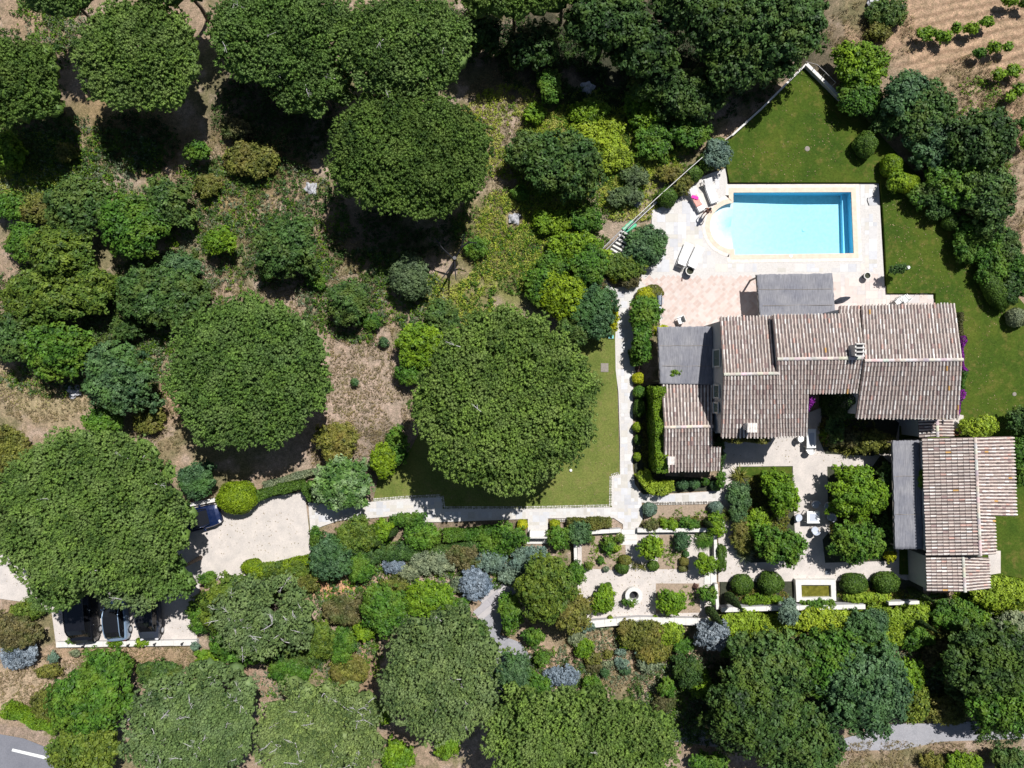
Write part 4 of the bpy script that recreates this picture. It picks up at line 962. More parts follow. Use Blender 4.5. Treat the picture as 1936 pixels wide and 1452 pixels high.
def clipped(px, py, rx, ry, h, kind, label, name='clipped_ball', cat='clipped bush', group='clipped round bushes', leaf=.085, base=0.0, rot=0.0, shape='ball', dens=1.0):
    """closely clipped dome, ball or block of small leaves"""
    hw = h * .55 + base; k = (1 - hw / H) / S; c = P(px, py, hw); RX, RY = rx * k, ry * k; lv = Leaves()
    area = math.pi * RX * RY * 2.2 + 2 * math.pi * (RX + RY) / 2 * h * .5; K = int(area * dens * 1.9 / (leaf ** 2 * .55)); d = sphere_dirs(K, -.75)
    pw = 1.0 if shape == 'ball' else .45
    q = np.sign(d) * np.abs(d) ** pw; q = q if shape == 'ball' else q / np.maximum(1, np.abs(q).max(1, keepdims=True))
    ph = rng.uniform(0, 6.28, 3); w = 1 + .05 * np.sin(d[:, 0] * 5 + ph[0]) + .05 * np.sin(d[:, 1] * 6 + ph[1]) + .03 * np.sin(d[:, 2] * 9 + d[:, 0] * 7 + ph[2])
    hz = h * .56; pc = q * [RX, RY, hz * .98] * (w * rng.uniform(.93, 1.05, K))[:, None]; pc[:, 2] += h - hz; pc[:, 2] = np.maximum(pc[:, 2], .02)
    if rot: ca, sa = math.cos(rot), math.sin(rot); x = pc[:, 0] * ca - pc[:, 1] * sa; y = pc[:, 0] * sa + pc[:, 1] * ca; pc[:, 0], pc[:, 1] = x, y; dx = d[:, 0] * ca - d[:, 1] * sa; dy = d[:, 0] * sa + d[:, 1] * ca; d = np.stack([dx, dy, d[:, 2]], 1)
    pc[:, 2] += base; nr = unit(d + rng.normal(scale=.42, size=(K, 3)) + [0, 0, .15])
    lv.quads(pc, nr, leaf * rng.uniform(.7, 1.3, K), .5 + rng.normal(scale=.2, size=K) + .12 * np.sin(pc[:, 0] * 7 + ph[0]) * np.sin(pc[:, 1] * 6 + ph[1]))
    b = Leaves(); cv = ICOV.copy()
    kk = 1; cc = np.array([[0, 0, 0.0]]); lv.blobs(cc, [1.0], .3, flat=1, jit=.0); V = lv.V[-1]
    if shape != 'ball': V = np.sign(V) * np.abs(V) ** .45; V /= np.maximum(1, np.abs(V).max(1, keepdims=True))
    V = V * [RX * .86, RY * .86, hz * .86] + [0, 0, h - hz]; V[:, 2] = np.maximum(V[:, 2], .01)
    if rot: V = np.stack([V[:, 0] * ca - V[:, 1] * sa, V[:, 0] * sa + V[:, 1] * ca, V[:, 2]], 1)
    V[:, 2] += base; lv.V[-1] = V
    o = lv.build(name, M[kind]); o.location = (c.x, c.y, 0)
    return tag(o, label, cat, group)

def hedge(pts, w, h, kind, label, name='hedge', cat='hedge', group=None, leaf=.095, base=0.0, rough=.06, dens=1.0):
    """clipped hedge along a line of photo points"""
    hw = h * .7 + base; PP = [P(x, y, hw) for x, y in pts]; lv = Leaves(); o0 = PP[0].copy()
    for a, b in zip(PP[:-1], PP[1:]):
        d = Vector((b.x - a.x, b.y - a.y, 0)); L = d.length; d /= L; nn = Vector((-d.y, d.x, 0)); dv, nv = np.array(d), np.array(nn); A = np.array([a.x - o0.x, a.y - o0.y, base])
        K = int(L * (w + 2 * h) * dens * 2.1 / (leaf ** 2 * .55)); t = rng.uniform(-.02, 1.02, K) * L; s_ = rng.uniform(-(w / 2 + h), w / 2 + h, K)
        wob = 1 + rough * 2 * np.sin(t * 2.3 + 1) + rough * np.sin(t * 5.1 + s_ * 3)
        top = np.abs(s_) < w / 2; y = np.where(top, s_, np.sign(s_) * w / 2) * wob; z = np.where(top, h - .06 * (2 * s_ / w) ** 4, h - (np.abs(s_) - w / 2)) * wob; z = np.clip(z, .02, None)
        pc = A + dv * t[:, None] + nv * y[:, None] + np.array([0, 0, 1]) * z[:, None] + rng.normal(scale=.03, size=(K, 3))
        nr = np.where(top[:, None], np.array([0, 0, 1.]), nv * np.sign(s_)[:, None]); nr = unit(nr + rng.normal(scale=.5, size=(K, 3)))
        lv.quads(pc, nr, leaf * rng.uniform(.7, 1.3, K), .5 + rng.normal(scale=.2, size=K))
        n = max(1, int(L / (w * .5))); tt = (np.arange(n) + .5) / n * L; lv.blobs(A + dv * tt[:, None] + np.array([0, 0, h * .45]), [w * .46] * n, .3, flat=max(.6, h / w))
    o = lv.build(name, M[kind]); o.location = (o0.x, o0.y, 0)
    return tag(o, label, cat, group)

def cypress(px, py, h, r, label, group='slender dark cypresses', base=0.0, kind='cypress'):
    c = P(px, py, base); lv = Leaves(); K = int(h * r * 2 * math.pi / (.0035) * .8); t = rng.random(K) ** 1.2; a = rng.uniform(0, 6.28, K)
    prof = lambda t: np.where(t < .15, .55 + 3 * t, 1 - ((t - .15) / .85) ** 1.8); rr = r * prof(t) * rng.uniform(.85, 1.1, K)
    pc = np.stack([rr * np.cos(a), rr * np.sin(a), .1 + t * h], 1); nr = unit(np.stack([np.cos(a), np.sin(a), np.full(K, .35)], 1) + rng.normal(scale=.35, size=(K, 3)))
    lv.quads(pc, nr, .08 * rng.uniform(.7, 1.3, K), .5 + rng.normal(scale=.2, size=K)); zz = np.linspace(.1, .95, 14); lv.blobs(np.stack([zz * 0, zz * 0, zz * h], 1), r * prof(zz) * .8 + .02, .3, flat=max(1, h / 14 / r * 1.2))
    root = empty('cypress', (c.x, c.y, base), label=label, cat='cypress', group=group); lv.build('foliage', M[kind], root)
    m = MB(); m.tube([(0, 0, -.1), (0, 0, .5)], .06, 7); m.build('trunk', M['bark'], root); return root

def spiky(px, py, r, h, kind, label, n=46, w=.028, name='spiky_plant', cat='spiky plant', group=None, base=0.0, heads=1):
    """tuft of long arching blades"""
    c = P(px, py, h * .4 + base); lv = Leaves()
    for q in range(heads):
        ox, oy = (0, 0) if heads == 1 else rng.normal(scale=r * .38, size=2)
        for i in range(n):
            a = rng.uniform(0, 6.28); e = rng.uniform(.15, 1.35); L = r * rng.uniform(.7, 1.1); d = np.array([math.cos(a) * math.cos(e), math.sin(a) * math.cos(e), math.sin(e)]); s0 = np.array([ox, oy, h * .25 + base]); sd = np.array([-math.sin(a), math.cos(a), 0]) * w
            p1 = s0 + d * L * .55; p1[2] = min(p1[2], h + base); p2 = p1 + np.array([math.cos(a), math.sin(a), -.25]) * L * .45
            V = np.array([s0 - sd, s0 + sd, p1 + sd, p1 - sd, p1 - sd, p1 + sd, p2 + sd * .1, p2 - sd * .1]); lv.V.append(V); lv.Q.append(np.array([[0, 1, 2, 3], [4, 5, 6, 7]]) + lv.n); lv.n += 8; lv.tq.append(np.full(2, rng.uniform(.2, .9)))
    o = lv.build(name, M[kind]); o.location = (c.x, c.y, 0); return tag(o, label, cat, group)

CLEAR = [(862, 498, 34), (700, 720, 46), (740, 640, 30), (972, 414, 18), (588, 356, 14)]
def field(name, regions, n, kind, size, h, cat_kind='stuff', zb=0.0, avoid=None, leaves=10, seedn=50, thr=.5, nscale=1.6):
    """uncountable ground plants: tiny tufts over areas (cx, cy, rx, ry) in photo pixels, one object"""
    A = np.array([r_[2] * r_[3] for r_ in regions], float); A /= A.sum(); ri = rng.choice(len(regions), n * 3, p=A); g = np.array(regions, float)[ri]
    a = rng.uniform(0, 6.28, len(ri)); rr = np.sqrt(rng.random(len(ri))); px = g[:, 0] + g[:, 2] * rr * np.cos(a); py = g[:, 1] + g[:, 3] * rr * np.sin(a)
    X = (px - 968) / S; Y = (726 - py) / S; w = fbm(X, Y, nscale, seedn, 3) + (1 - rr) * .12; keep = w > thr
    for qx, qy, qr in CLEAR:
        if kind not in ('dry', 'yellow'): keep &= np.hypot(px - qx, py - qy) > qr
    for poly in AVOID: keep &= ~in_poly(px, py, poly)
    X, Y = X[keep][:n], Y[keep][:n]; k = len(X); lv = Leaves(); sc = rng.uniform(.5, 1.4, k); i2 = np.repeat(np.arange(k), leaves); K = len(i2)
    base_t = rng.uniform(.2, .8, k); d = sphere_dirs(K, .0); pc = np.stack([X[i2], Y[i2], np.full(K, zb)], 1) + d * [size, size, h] * sc[i2][:, None] * rng.uniform(.3, 1, K)[:, None]
    nr = unit(d * [1, 1, .6] + rng.normal(scale=.5, size=(K, 3)) + [0, 0, .5]); lv.quads(pc, nr, size * .42 * rng.uniform(.6, 1.3, K), base_t[i2] + rng.normal(scale=.15, size=K), 1.7)
    return tag(lv.build(name, M[kind]), kind='stuff')
AVOID = [deck_out, lawn_e, pathA, park, [(1362, 815), (1480, 800), (1640, 735), (1745, 780), (1752, 1118), (1358, 1170), (1092, 1172), (1090, 1005)], road,
         [(715, 905), (760, 880), (860, 690), (1090, 620), (1166, 610), (1172, 897), (1157, 958), (990, 962), (835, 940), (705, 948)], [(1205, 560), (1360, 560), (1360, 930), (1205, 930)]]

# ------------------------------------------------------------------ pines
pine(273, 118, 116, 104, 4.4, 6.6, 'round umbrella pine standing alone in the upper left of the wood', amp=.05)
pine(540, 78, 138, 92, 4.6, 7.0, 'wide umbrella pine at the top, left half of the joined pair', amp=.09, dead=5)
pine(765, 98, 128, 96, 5.2, 7.6, 'wide umbrella pine at the top, right half of the joined pair', amp=.05, dead=4)
pine(598, 165, 75, 60, 4.0, 5.8, 'small pine crown bulging below the joined pair of pines at the top', amp=.1, dead=3)
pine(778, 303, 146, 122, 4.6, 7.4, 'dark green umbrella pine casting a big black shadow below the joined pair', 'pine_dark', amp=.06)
pine(482, 704, 152, 142, 4.6, 7.0, 'broad umbrella pine left of centre with an unbroken dome of needles', amp=.04)
pine(958, 757, 170, 168, 6.2, 8.8, 'large umbrella pine over the mown lawn in the centre', amp=.04, dead=3)
pine(185, 965, 190, 155, 6.0, 8.6, 'huge umbrella pine overhanging the car park and gravel yard', amp=.05, dead=5)
pine(255, 1105, 58, 42, 5.0, 6.2, 'pale lower pine crown hanging over the parked cars', 'pine_pale', amp=.14, lobe=.8, dead=3)
pine(116, 1115, 48, 38, 5.0, 6.0, 'small pine crown lobe left of the parked black van', amp=.14, lobe=.8)
pine(318, 1088, 52, 44, 5.2, 6.4, 'pine crown lobe over the slate coloured car beside the yard', amp=.12, lobe=.8)
pine(838, 1262, 104, 128, 6.6, 9.0, 'grey green pine with ragged outline standing in the lower middle', 'pine_pale', amp=.11, dead=6, lobe=1.0)
pine(1100, 1392, 178, 104, 6.6, 9.0, 'broad umbrella pine cut by the bottom edge of the picture in the middle', amp=.08, dead=6)
pine(985, 1350, 52, 56, 5.4, 6.8, 'narrow pine crown on the left flank of the broad pine at the bottom', amp=.1, lobe=.8)
pine(372, 1365, 126, 116, 6.6, 8.6, 'pale feathery pine with silver twigs left of the bottom edge', 'pine_pale', amp=.13, dead=48, gaps=.05)
pine(606, 1382, 118, 112, 4.6, 6.2, 'pale feathery pine with silver twigs right of its twin at the bottom', 'pine_pale', amp=.15, dead=52, gaps=.07)
pine(505, 1160, 92, 78, 4.0, 5.8, 'loose pale pine above the two feathery pines', 'pine_pale', amp=.18, gaps=.12, lobe=.8, dead=30)
pine(40, 165, 78, 90, 4.6, 6.6, 'dark pine on the left edge beside the round lone pine', 'pine_dark', amp=.12, lobe=.9)
pine(120, -8, 75, 50, 5.0, 7.0, 'pine cut by the top edge above the round lone pine', amp=.1)
pine(968, 2, 100, 48, 5.0, 7.0, 'dark pine cut by the top edge right of the joined pair', 'pine_dark', amp=.12)

pine(335, -32, 95, 48, 5.0, 7.0, 'pine cut by the top edge between the round lone pine and the joined pair', amp=.08)
pine(1068, -25, 60, 40, 5.0, 6.6, 'dark pine barely showing at the top edge left of the dark trees', 'pine_dark', amp=.1)
# ------------------------------------------------------------------ trees: px, py, rx, ry, h, kind, label, leaf, lobe
TG = 'broad leaved trees in the wood'
for a in [
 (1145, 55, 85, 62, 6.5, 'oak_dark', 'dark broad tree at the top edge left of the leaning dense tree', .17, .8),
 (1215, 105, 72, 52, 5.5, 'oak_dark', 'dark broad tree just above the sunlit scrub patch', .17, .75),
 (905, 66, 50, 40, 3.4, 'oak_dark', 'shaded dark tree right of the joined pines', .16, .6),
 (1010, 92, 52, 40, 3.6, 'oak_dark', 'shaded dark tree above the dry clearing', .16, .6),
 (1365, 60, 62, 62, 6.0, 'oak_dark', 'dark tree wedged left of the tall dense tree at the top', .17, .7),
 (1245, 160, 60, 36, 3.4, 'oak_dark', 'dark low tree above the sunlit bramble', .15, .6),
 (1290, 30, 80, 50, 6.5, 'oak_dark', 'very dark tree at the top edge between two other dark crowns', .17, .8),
 (1455, 48, 112, 92, 6.5, 'oak', 'tall dense tree filling the top above the apex of the pool lawn', .16, .8),
 (1392, 128, 70, 50, 5.0, 'oak_dark', 'dark tree leaning over the diagonal boundary wall', .16, .75),
 (1310, 185, 75, 48, 3.0, 'oak_dark', 'low shaded tree between the scrub and the diagonal wall', .15, .6),
 (1068, 315, 70, 66, 4.0, 'oak', 'lone dark green oak with deep shadow in the dry clearing', .15, .65),
 (992, 290, 36, 40, 2.6, 'oak', 'smaller oak touching the left side of the lone clearing oak', .14, .5),
 (545, 470, 62, 62, 3.4, 'oak', 'round ragged oak between two umbrella pines left of centre', .14, .55),
 (150, 395, 68, 62, 3.2, 'oak', 'mid green oak below the round lone pine, leftmost of three', .15, .6),
 (255, 425, 66, 66, 3.6, 'green', 'leafy oak in the middle of the cluster below the lone pine', .15, .6),
 (322, 382, 48, 56, 3.0, 'oak', 'oak on the right end of the cluster below the lone pine', .15, .55),
 (118, 478, 66, 56, 3.8, 'oak_yellow', 'yellowish oak near the left edge, upper of two', .15, .6),
 (95, 560, 92, 56, 3.4, 'oak_yellow', 'yellowish oak near the left edge, lower of two', .15, .6),
 (180, 548, 40, 52, 3.0, 'oak_yellow', 'small yellowish crown right of the two yellow oaks', .15, .55),
 (300, 560, 92, 62, 3.0, 'oak', 'open leafy tree left of the broad pine in the middle', .15, .55),
 (110, 660, 68, 60, 3.6, 'green', 'green oak below the yellowish oaks near the left edge', .15, .6),
 (25, 640, 48, 52, 3.2, 'oak', 'green oak on the left edge below the yellowish oaks', .15, .6),
 (232, 715, 72, 74, 4.2, 'bluegreen', 'bluish green tree left of the broad umbrella pine', .14, .55),
 (1452, 1262, 95, 78, 5.0, 'oak', 'large leafy tree below the long courtyard wall, left of two', .16, .75),
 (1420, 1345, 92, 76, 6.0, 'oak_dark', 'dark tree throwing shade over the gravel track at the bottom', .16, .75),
 (1500, 1395, 90, 72, 5.5, 'oak', 'rough dark tree cut by the bottom edge beside the track', .16, .75),
 (1555, 1252, 78, 66, 4.4, 'green', 'bright leafed tree between two darker crowns below the courtyard', .16, .65),
 (1622, 1300, 92, 88, 5.6, 'bluegreen', 'big blue green tree standing above the gravel track', .15, .7),
 (1862, 1240, 92, 72, 5.0, 'oak_dark', 'dark tree near the right edge below the outbuilding', .15, .65),
 (1895, 1320, 74, 66, 4.8, 'green', 'green tree on the right edge above the end of the track', .16, .65),
 (1734, 212, 70, 58, 2.7, 'oak', 'dark leafy tree beside the pool lawn, upper of the row', .15, .6),
 (1706, 186, 42, 46, 3.2, 'bluegreen', 'small dusky tree squeezed beside the lawn edge trees', .15, .55),
 (1848, 270, 64, 62, 3.8, 'oak_dark', 'dark tree on the vineyard side of the pool lawn', .15, .6),
 (1816, 330, 62, 66, 2.5, 'green', 'mid green tree beside the pool lawn, lower of the row', .15, .6),
 (1866, 380, 44, 70, 3.4, 'oak', 'dense tree between the pool lawn and the vineyard', .15, .55),
 (1752, 268, 44, 52, 2.3, 'bluegreen', 'dusky blue green tree beside the clipped ball of the lawn', .14, .5),
 (1625, 128, 50, 46, 2.4, 'lime', 'yellow green tree just right of the lawn apex', .14, .5),
 (1622, 180, 42, 44, 2.0, 'green', 'leafy tree below the yellow green tree at the lawn apex', .13, .45),
 (1032, 1108, 58, 62, 4.2, 'oak_yellow', 'olive green tree left of the parterre', .13, .55),
 (1078, 1150, 42, 40, 3.6, 'olive', 'olive toned tree at the lower left corner of the parterre', .13, .5),
 (1618, 930, 60, 56, 3.2, 'lime', 'fresh green tree in the courtyard, upper right bed', .14, .5),
 (1618, 1022, 54, 46, 3.2, 'green', 'fresh green tree in the courtyard, lower right bed', .14, .5),
 (1472, 928, 38, 44, 2.8, 'lime', 'fresh green tree in the courtyard, upper left bed', .14, .5),
 (1474, 1030, 52, 38, 3.0, 'green', 'fresh green tree in the courtyard, lower left bed', .14, .5),
 (650, 912, 56, 50, 3.0, 'variegated', 'white variegated tree at the right end of the gravel yard', .15, .5),
 (175, 1320, 84, 66, 4.2, 'green', 'leafy green tree below the car park wall', .15, .6),
 (165, 1408, 72, 52, 4.0, 'oak_yellow', 'yellowish tree beside the road at the bottom left', .15, .6),
 (205, 1255, 42, 34, 3.0, 'green', 'small leafy tree right under the car park wall', .14, .5),
 (440, 1140, 58, 62, 3.6, 'oak_yellow', 'yellow green tree at the right end of the car park', .14, .55),
 (460, 1210, 62, 42, 3.2, 'green', 'leafy tree below the yellow green one beside the car park', .14, .5),
 (732, 1150, 46, 50, 3.0, 'green', 'bright tree above the ragged grey green pine', .14, .5),
 (808, 1128, 48, 36, 2.8, 'lime', 'lime green tree above and right of the ragged pine', .13, .5),
]:
    px, py, rx, ry, h, kind, lab, leaf, lobe = a
    cy_ = 'in the courtyard' in lab
    if px < 400 and py < 800: rx, ry = rx * .92, ry * .92
    bush(px, py, rx * (.95 if cy_ else 1), ry * (.95 if cy_ else 1), h, kind, lab, name='tree', cat='tree', group=TG, leaf=leaf, lobe=lobe * (.85 if cy_ else 1), tree=True, hw=h * .62, amp=.2 if cy_ else .12, dens=.75 if cy_ else 1.0, gaps=.12 if cy_ else 0.0)

# ------------------------------------------------------------------ shrubs
SG = 'shrubs growing in the wood and garden'
for a in [
 (25, 288, 38, 40, 2.0, 'lime', 'bright lime shrub cut by the left edge', .12, .5),
 (422, 458, 31, 32, 2.2, 'lime', 'round bright lime shrub with a black shadow in the clearing', .11, .4),
 (378, 288, 30, 22, 1.6, 'green', 'small green shrub at the shadow edge of the lone pine', .11, .4),
 (474, 305, 60, 40, 1.2, 'olive', 'low olive brown shrub right of the lone pine shadow', .12, .4),
 (128, 290, 20, 22, 1.0, 'olive', 'little olive shrub between two left hand pines', .1, .35),
 (395, 352, 28, 24, 1.0, 'olive', 'small yellowish shrub below the olive brown one', .1, .35),
 (445, 245, 30, 22, 1.0, 'brown', 'brownish shrub in the shade right of the lone pine', .1, .35),
 (25, 392, 36, 30, 1.4, 'green', 'green shrub on the left edge below the lime one', .12, .4),
 (662, 572, 42, 50, 2.4, 'oak', 'dark shrub between the two central pines with shadow on its left', .12, .45),
 (776, 525, 38, 44, 2.2, 'greygreen', 'greyish feathery shrub at the tip of the pine shadow', .10, .4),
 (800, 655, 50, 46, 2.2, 'lime', 'glowing lime shrub left of the central pine', .12, .45),
 (838, 600, 36, 34, 1.8, 'oak', 'dull green shrub above the central pine', .12, .4),
 (778, 700, 32, 26, 1.6, 'green', 'green shrub below the glowing lime one', .12, .4),
 (205, 795, 40, 32, 2.0, 'green', 'green shrub above the huge pine', .12, .45),
 (20, 855, 48, 46, 2.0, 'olive', 'yellow olive shrub on the left edge above the huge pine', .12, .45),
 (285, 790, 30, 36, 1.0, 'olive', 'thin olive shrub beside the dry strip', .10, .35),
 (1038, 168, 24, 30, 2.0, 'green', 'small green shrub with shadow at the top of the dry clearing', .11, .4),
 (1010, 215, 22, 18, .8, 'lime', 'tiny lime shrub left of the clearing scrub', .1, .3),
 (1130, 255, 52, 34, 1.0, 'vine', 'sunlit yellow green scrub right of the clearing oak', .12, .4),
 (1222, 215, 42, 34, 1.3, 'lime', 'sunlit bramble above the diagonal fence', .12, .4),
 (1235, 270, 36, 34, 1.2, 'green', 'green bramble midway between clearing oak and fence', .12, .4),
 (1305, 255, 40, 26, 1.6, 'green', 'green shrub just outside the diagonal fence', .12, .4),
 (1200, 335, 26, 20, .8, 'greygreen', 'pale grey shrub outside the diagonal fence', .09, .3),
 (1180, 372, 36, 18, .9, 'greygreen', 'pale sprawling shrub below the grey one outside the fence', .09, .3),
 (1085, 470, 52, 32, 1.3, 'lime', 'lime shrub at the upper end of the shrub bank left of the stairs', .12, .4),
 (1065, 560, 46, 46, 2.2, 'boxlime', 'glowing lime mound in the shrub bank left of the stairs', .09, .45),
 (1026, 540, 36, 40, 1.6, 'green', 'green shrub on the left flank of the glowing lime mound', .12, .4),
 (1112, 505, 36, 38, 2.2, 'green', 'mid green shrub directly left of the stairs', .12, .4),
 (1122, 590, 46, 52, 2.4, 'bluegreen', 'blue green shrub beside the upper end of the stone path', .11, .45),
 (1090, 620, 34, 32, 2.0, 'oak', 'dark shrub under the blue green one above the lawn', .12, .4),
 (1160, 598, 7, 28, 1.4, 'yellow', 'narrow yellow shrub against the edge of the stone path', .08, .25),
 (1128, 542, 20, 16, 1.0, 'brown', 'small reddish brown shrub at the left end of the path fork', .08, .3),
 (1218, 465, 44, 38, 1.5, 'bluegreen', 'wide blue green shrub spilling onto the pool deck', .10, .4),
 (1180, 505, 40, 26, 1.2, 'oak_yellow', 'yellow green shrub beside the foot of the stairs', .10, .35),
 (1142, 492, 20, 18, 1.0, 'vine', 'yellow shrub left of the foot of the stairs', .1, .3),
 (1188, 530, 22, 16, .8, 'brown', 'brownish shrub at the fork of the path', .08, .3),
 (1353, 292, 26, 30, 1.6, 'teal', 'silvery blue shrub at the corner of the pool lawn', .09, .35),
 (1290, 352, 18, 18, .9, 'olive', 'small olive shrub between two clipped ones by the deck', .08, .3),
 (1216, 592, 30, 34, 2.0, 'green', 'glossy green shrub left of the barbecue', .13, .4),
 (1212, 645, 22, 38, 2.0, 'green', 'glossy green shrub against the west pergola', .13, .4),
 (1206, 602, 16, 26, 1.6, 'box', 'dark smooth shrub beside the handrail of the path', .08, .3),
 (1248, 630, 16, 12, 2.2, 'yellow', 'yellow climbing shoots at the pergola corner', .09, .25),
 (640, 835, 42, 40, 2.4, 'olive', 'olive brown shrub above the variegated tree', .11, .4),
 (728, 868, 27, 32, 2.2, 'boxlime', 'glossy bright dome right of the variegated tree', .08, .4),
 (752, 845, 22, 40, 1.8, 'green', 'leafy shrub half in the shade of the central pine', .11, .4),
 (376, 905, 36, 34, 1.8, 'bluegreen', 'bluish shrub above the kerb of the gravel yard', .12, .4),
 (1095, 1008, 28, 24, 1.2, 'bluegreen', 'bluish shrub between the stone bench and the kitchen bed', .10, .35),
 (1058, 1015, 26, 26, 1.3, 'green', 'dark green shrub right of the stone bench', .10, .35),
 (962, 1012, 36, 28, 1.6, 'green', 'green shrub left of the stone bench', .11, .4),
 (1000, 1058, 44, 30, 1.2, 'teal', 'silvery shrub below the stone bench', .09, .35),
 (930, 1058, 32, 24, 1.0, 'teal', 'pale blue grey shrub left of the silvery one', .08, .3),
 (968, 1082, 34, 22, .9, 'teal', 'pale teal shrub at the head of the slab path', .08, .3),
 (900, 1102, 33, 30, 1.4, 'blue', 'vivid steel blue shrub beside the slab path', .08, .35),
 (866, 1105, 16, 14, .7, 'grey', 'small grey shrub touching the steel blue one', .07, .25),
 (880, 1052, 40, 22, .9, 'brown', 'bronze spiky looking shrub above the steel blue one', .1, .3),
 (745, 1068, 20, 16, .7, 'blue', 'small lavender grey shrub in the middle rockery', .07, .25),
 (775, 1080, 20, 16, .7, 'grey', 'small grey shrub right of the lavender grey one', .07, .25),
 (678, 1008, 42, 34, 2.0, 'oak_yellow', 'olive yellow shrub below the stone path', .11, .4),
 (722, 1002, 22, 24, 1.3, 'lime', 'lime shrub right of the olive yellow one', .11, .35),
 (632, 1052, 42, 42, 2.2, 'bluegreen', 'dark blue green shrub at the lower end of the yard', .11, .45),
 (682, 1070, 24, 28, 1.5, 'green', 'feathery green shrub right of the dark blue green one', .09, .35),
 (800, 1012, 34, 24, 1.2, 'green', 'broad leaved green shrub below the shaded path', .12, .35),
 (770, 980, 34, 14, 1.1, 'green', 'low green shrub along the lower edge of the path', .1, .3),
 (745, 1042, 42, 18, .9, 'oak', 'low dull green shrub in the middle rockery', .1, .3),
 (820, 1062, 44, 22, .9, 'grey', 'speckled grey green shrub in the middle rockery', .09, .3),
 (600, 1008, 12, 12, .9, 'green', 'little green shrub at the yard exit', .09, .3),
 (565, 1100, 40, 22, 1.2, 'olive', 'olive shrub under the hedge of the yard', .1, .35),
 (655, 1150, 44, 30, 1.4, 'brown', 'brownish green shrub above the yellow olive one', .1, .35),
 (608, 1208, 32, 36, 2.0, 'oak_yellow', 'yellow olive round shrub in the lower left thicket', .1, .4),
 (650, 1215, 26, 36, 1.6, 'green', 'green shrub right of the yellow olive round one', .1, .4),
 (692, 1190, 24, 18, 1.2, 'lime', 'small lime shrub beside the dry path', .1, .3),
 (398, 1240, 26, 16, 1.0, 'lime', 'small yellow green shrub at the corner of the car park wall', .1, .3),
 (548, 1265, 40, 26, 1.2, 'green', 'mid green shrub above the feathery pines', .1, .35),
 (728, 1350, 14, 20, 1.0, 'lime', 'small lime shrub in the shadow of the ragged pine', .1, .3),
 (755, 1425, 32, 30, 1.6, 'lime', 'lime green shrub at the bottom edge right of the feathery pines', .12, .4),
 (848, 1398, 26, 34, 1.6, 'lime', 'lime green shrub under the ragged pine', .12, .4),
 (965, 1155, 26, 42, 2.2, 'green', 'tall glossy shrub left of the olive tree', .12, .4),
 (1008, 1200, 22, 18, 1.2, 'green', 'round glossy shrub beside the grey gravel patch', .11, .35),
 (1024, 1242, 18, 15, 1.0, 'green', 'small glossy shrub below the round one by the gravel', .1, .3),
 (972, 1265, 36, 42, 2.2, 'bluegreen', 'grey green shrub over the gravel patch', .10, .4),
 (1062, 1276, 40, 22, 1.2, 'blue', 'lavender blue shrub above the broad bottom pine', .08, .35),
 (1118, 1288, 20, 18, .9, 'green', 'small green shrub right of the lavender blue one', .1, .3),
 (1020, 1288, 30, 20, 1.2, 'green', 'green shrub left of the lavender blue one', .1, .35),
 (1104, 1222, 22, 20, .9, 'lime', 'yellow green shrub in the dry garden', .1, .3),
 (1122, 1242, 18, 14, .7, 'olive', 'olive shrub below the yellow green one in the dry garden', .09, .3),
 (1150, 1236, 12, 10, .5, 'olive', 'small rounded olive cushion in the dry garden', .07, .25),
 (1122, 1262, 16, 12, .5, 'brown', 'small brown cushion in the dry garden', .07, .25),
 (1148, 1254, 12, 9, .5, 'grey', 'small grey cushion in the dry garden', .07, .25),
 (1172, 1231, 11, 8, .6, 'teal', 'tiny teal shrub, upper left of the dry garden group', .06, .2),
 (1175, 1253, 16, 11, .7, 'teal', 'pale teal shrub in the middle of the dry garden group', .07, .25),
 (1208, 1233, 9, 8, .6, 'teal', 'tiny teal shrub, right of the dry garden group', .06, .2),
 (1183, 1267, 11, 8, .6, 'bluegreen', 'dark teal shrub with shadow below the pale teal one', .06, .2),
 (1143, 1269, 9, 10, .7, 'bluegreen', 'dark teal shrub, lowest left of the dry garden group', .06, .2),
 (1225, 1255, 26, 16, .7, 'grey', 'loose grey green shrub in the dry garden', .08, .3),
 (1212, 1196, 52, 34, 1.2, 'olive', 'wide olive heath spilling over the retaining wall', .08, .35),
 (1235, 1230, 38, 26, 1.0, 'olive', 'olive heath below the wide one', .08, .3),
 (1268, 1195, 26, 22, 1.1, 'vine', 'yellow shrub right of the olive heath', .1, .3),
 (1298, 1262, 34, 34, 1.8, 'oak_dark', 'dusky green shrub right of the dry garden', .09, .4),
 (1325, 1290, 22, 32, 1.2, 'lime', 'lime shrub right of the dusky one', .1, .3),
 (1260, 1295, 20, 20, 1.6, 'green', 'dense bright shrub below the dry garden', .09, .35),
 (1255, 1325, 24, 18, .8, 'brown', 'brown dried shrub below the dense bright one', .08, .3),
 (1345, 1195, 40, 32, 2.2, 'blue', 'large vivid blue shrub at the end of the parterre wall', .09, .4),
 (1483, 1152, 17, 27, 2.6, 'teal', 'tall narrow blue shrub crossing the long courtyard wall', .09, .3),
 (1110, 1182, 18, 12, .9, 'teal', 'small silvery shrub at the foot of the retaining wall', .07, .25),
 (1400, 1175, 42, 24, 1.6, 'vine', 'yellow green climber below the long courtyard wall, left part', .11, .35),
 (1545, 1168, 62, 20, 1.4, 'vine', 'yellow green climber below the long courtyard wall, right part', .11, .35),
 (1635, 1180, 44, 32, 2.0, 'bluegreen', 'dark shrub at the right end of the long courtyard wall', .11, .4),
 (1700, 1165, 58, 24, 1.2, 'vine', 'yellow green climber below the short white wall', .11, .35),
 (1805, 1160, 50, 28, 1.6, 'green', 'green shrub below the end of the outbuilding', .11, .4),
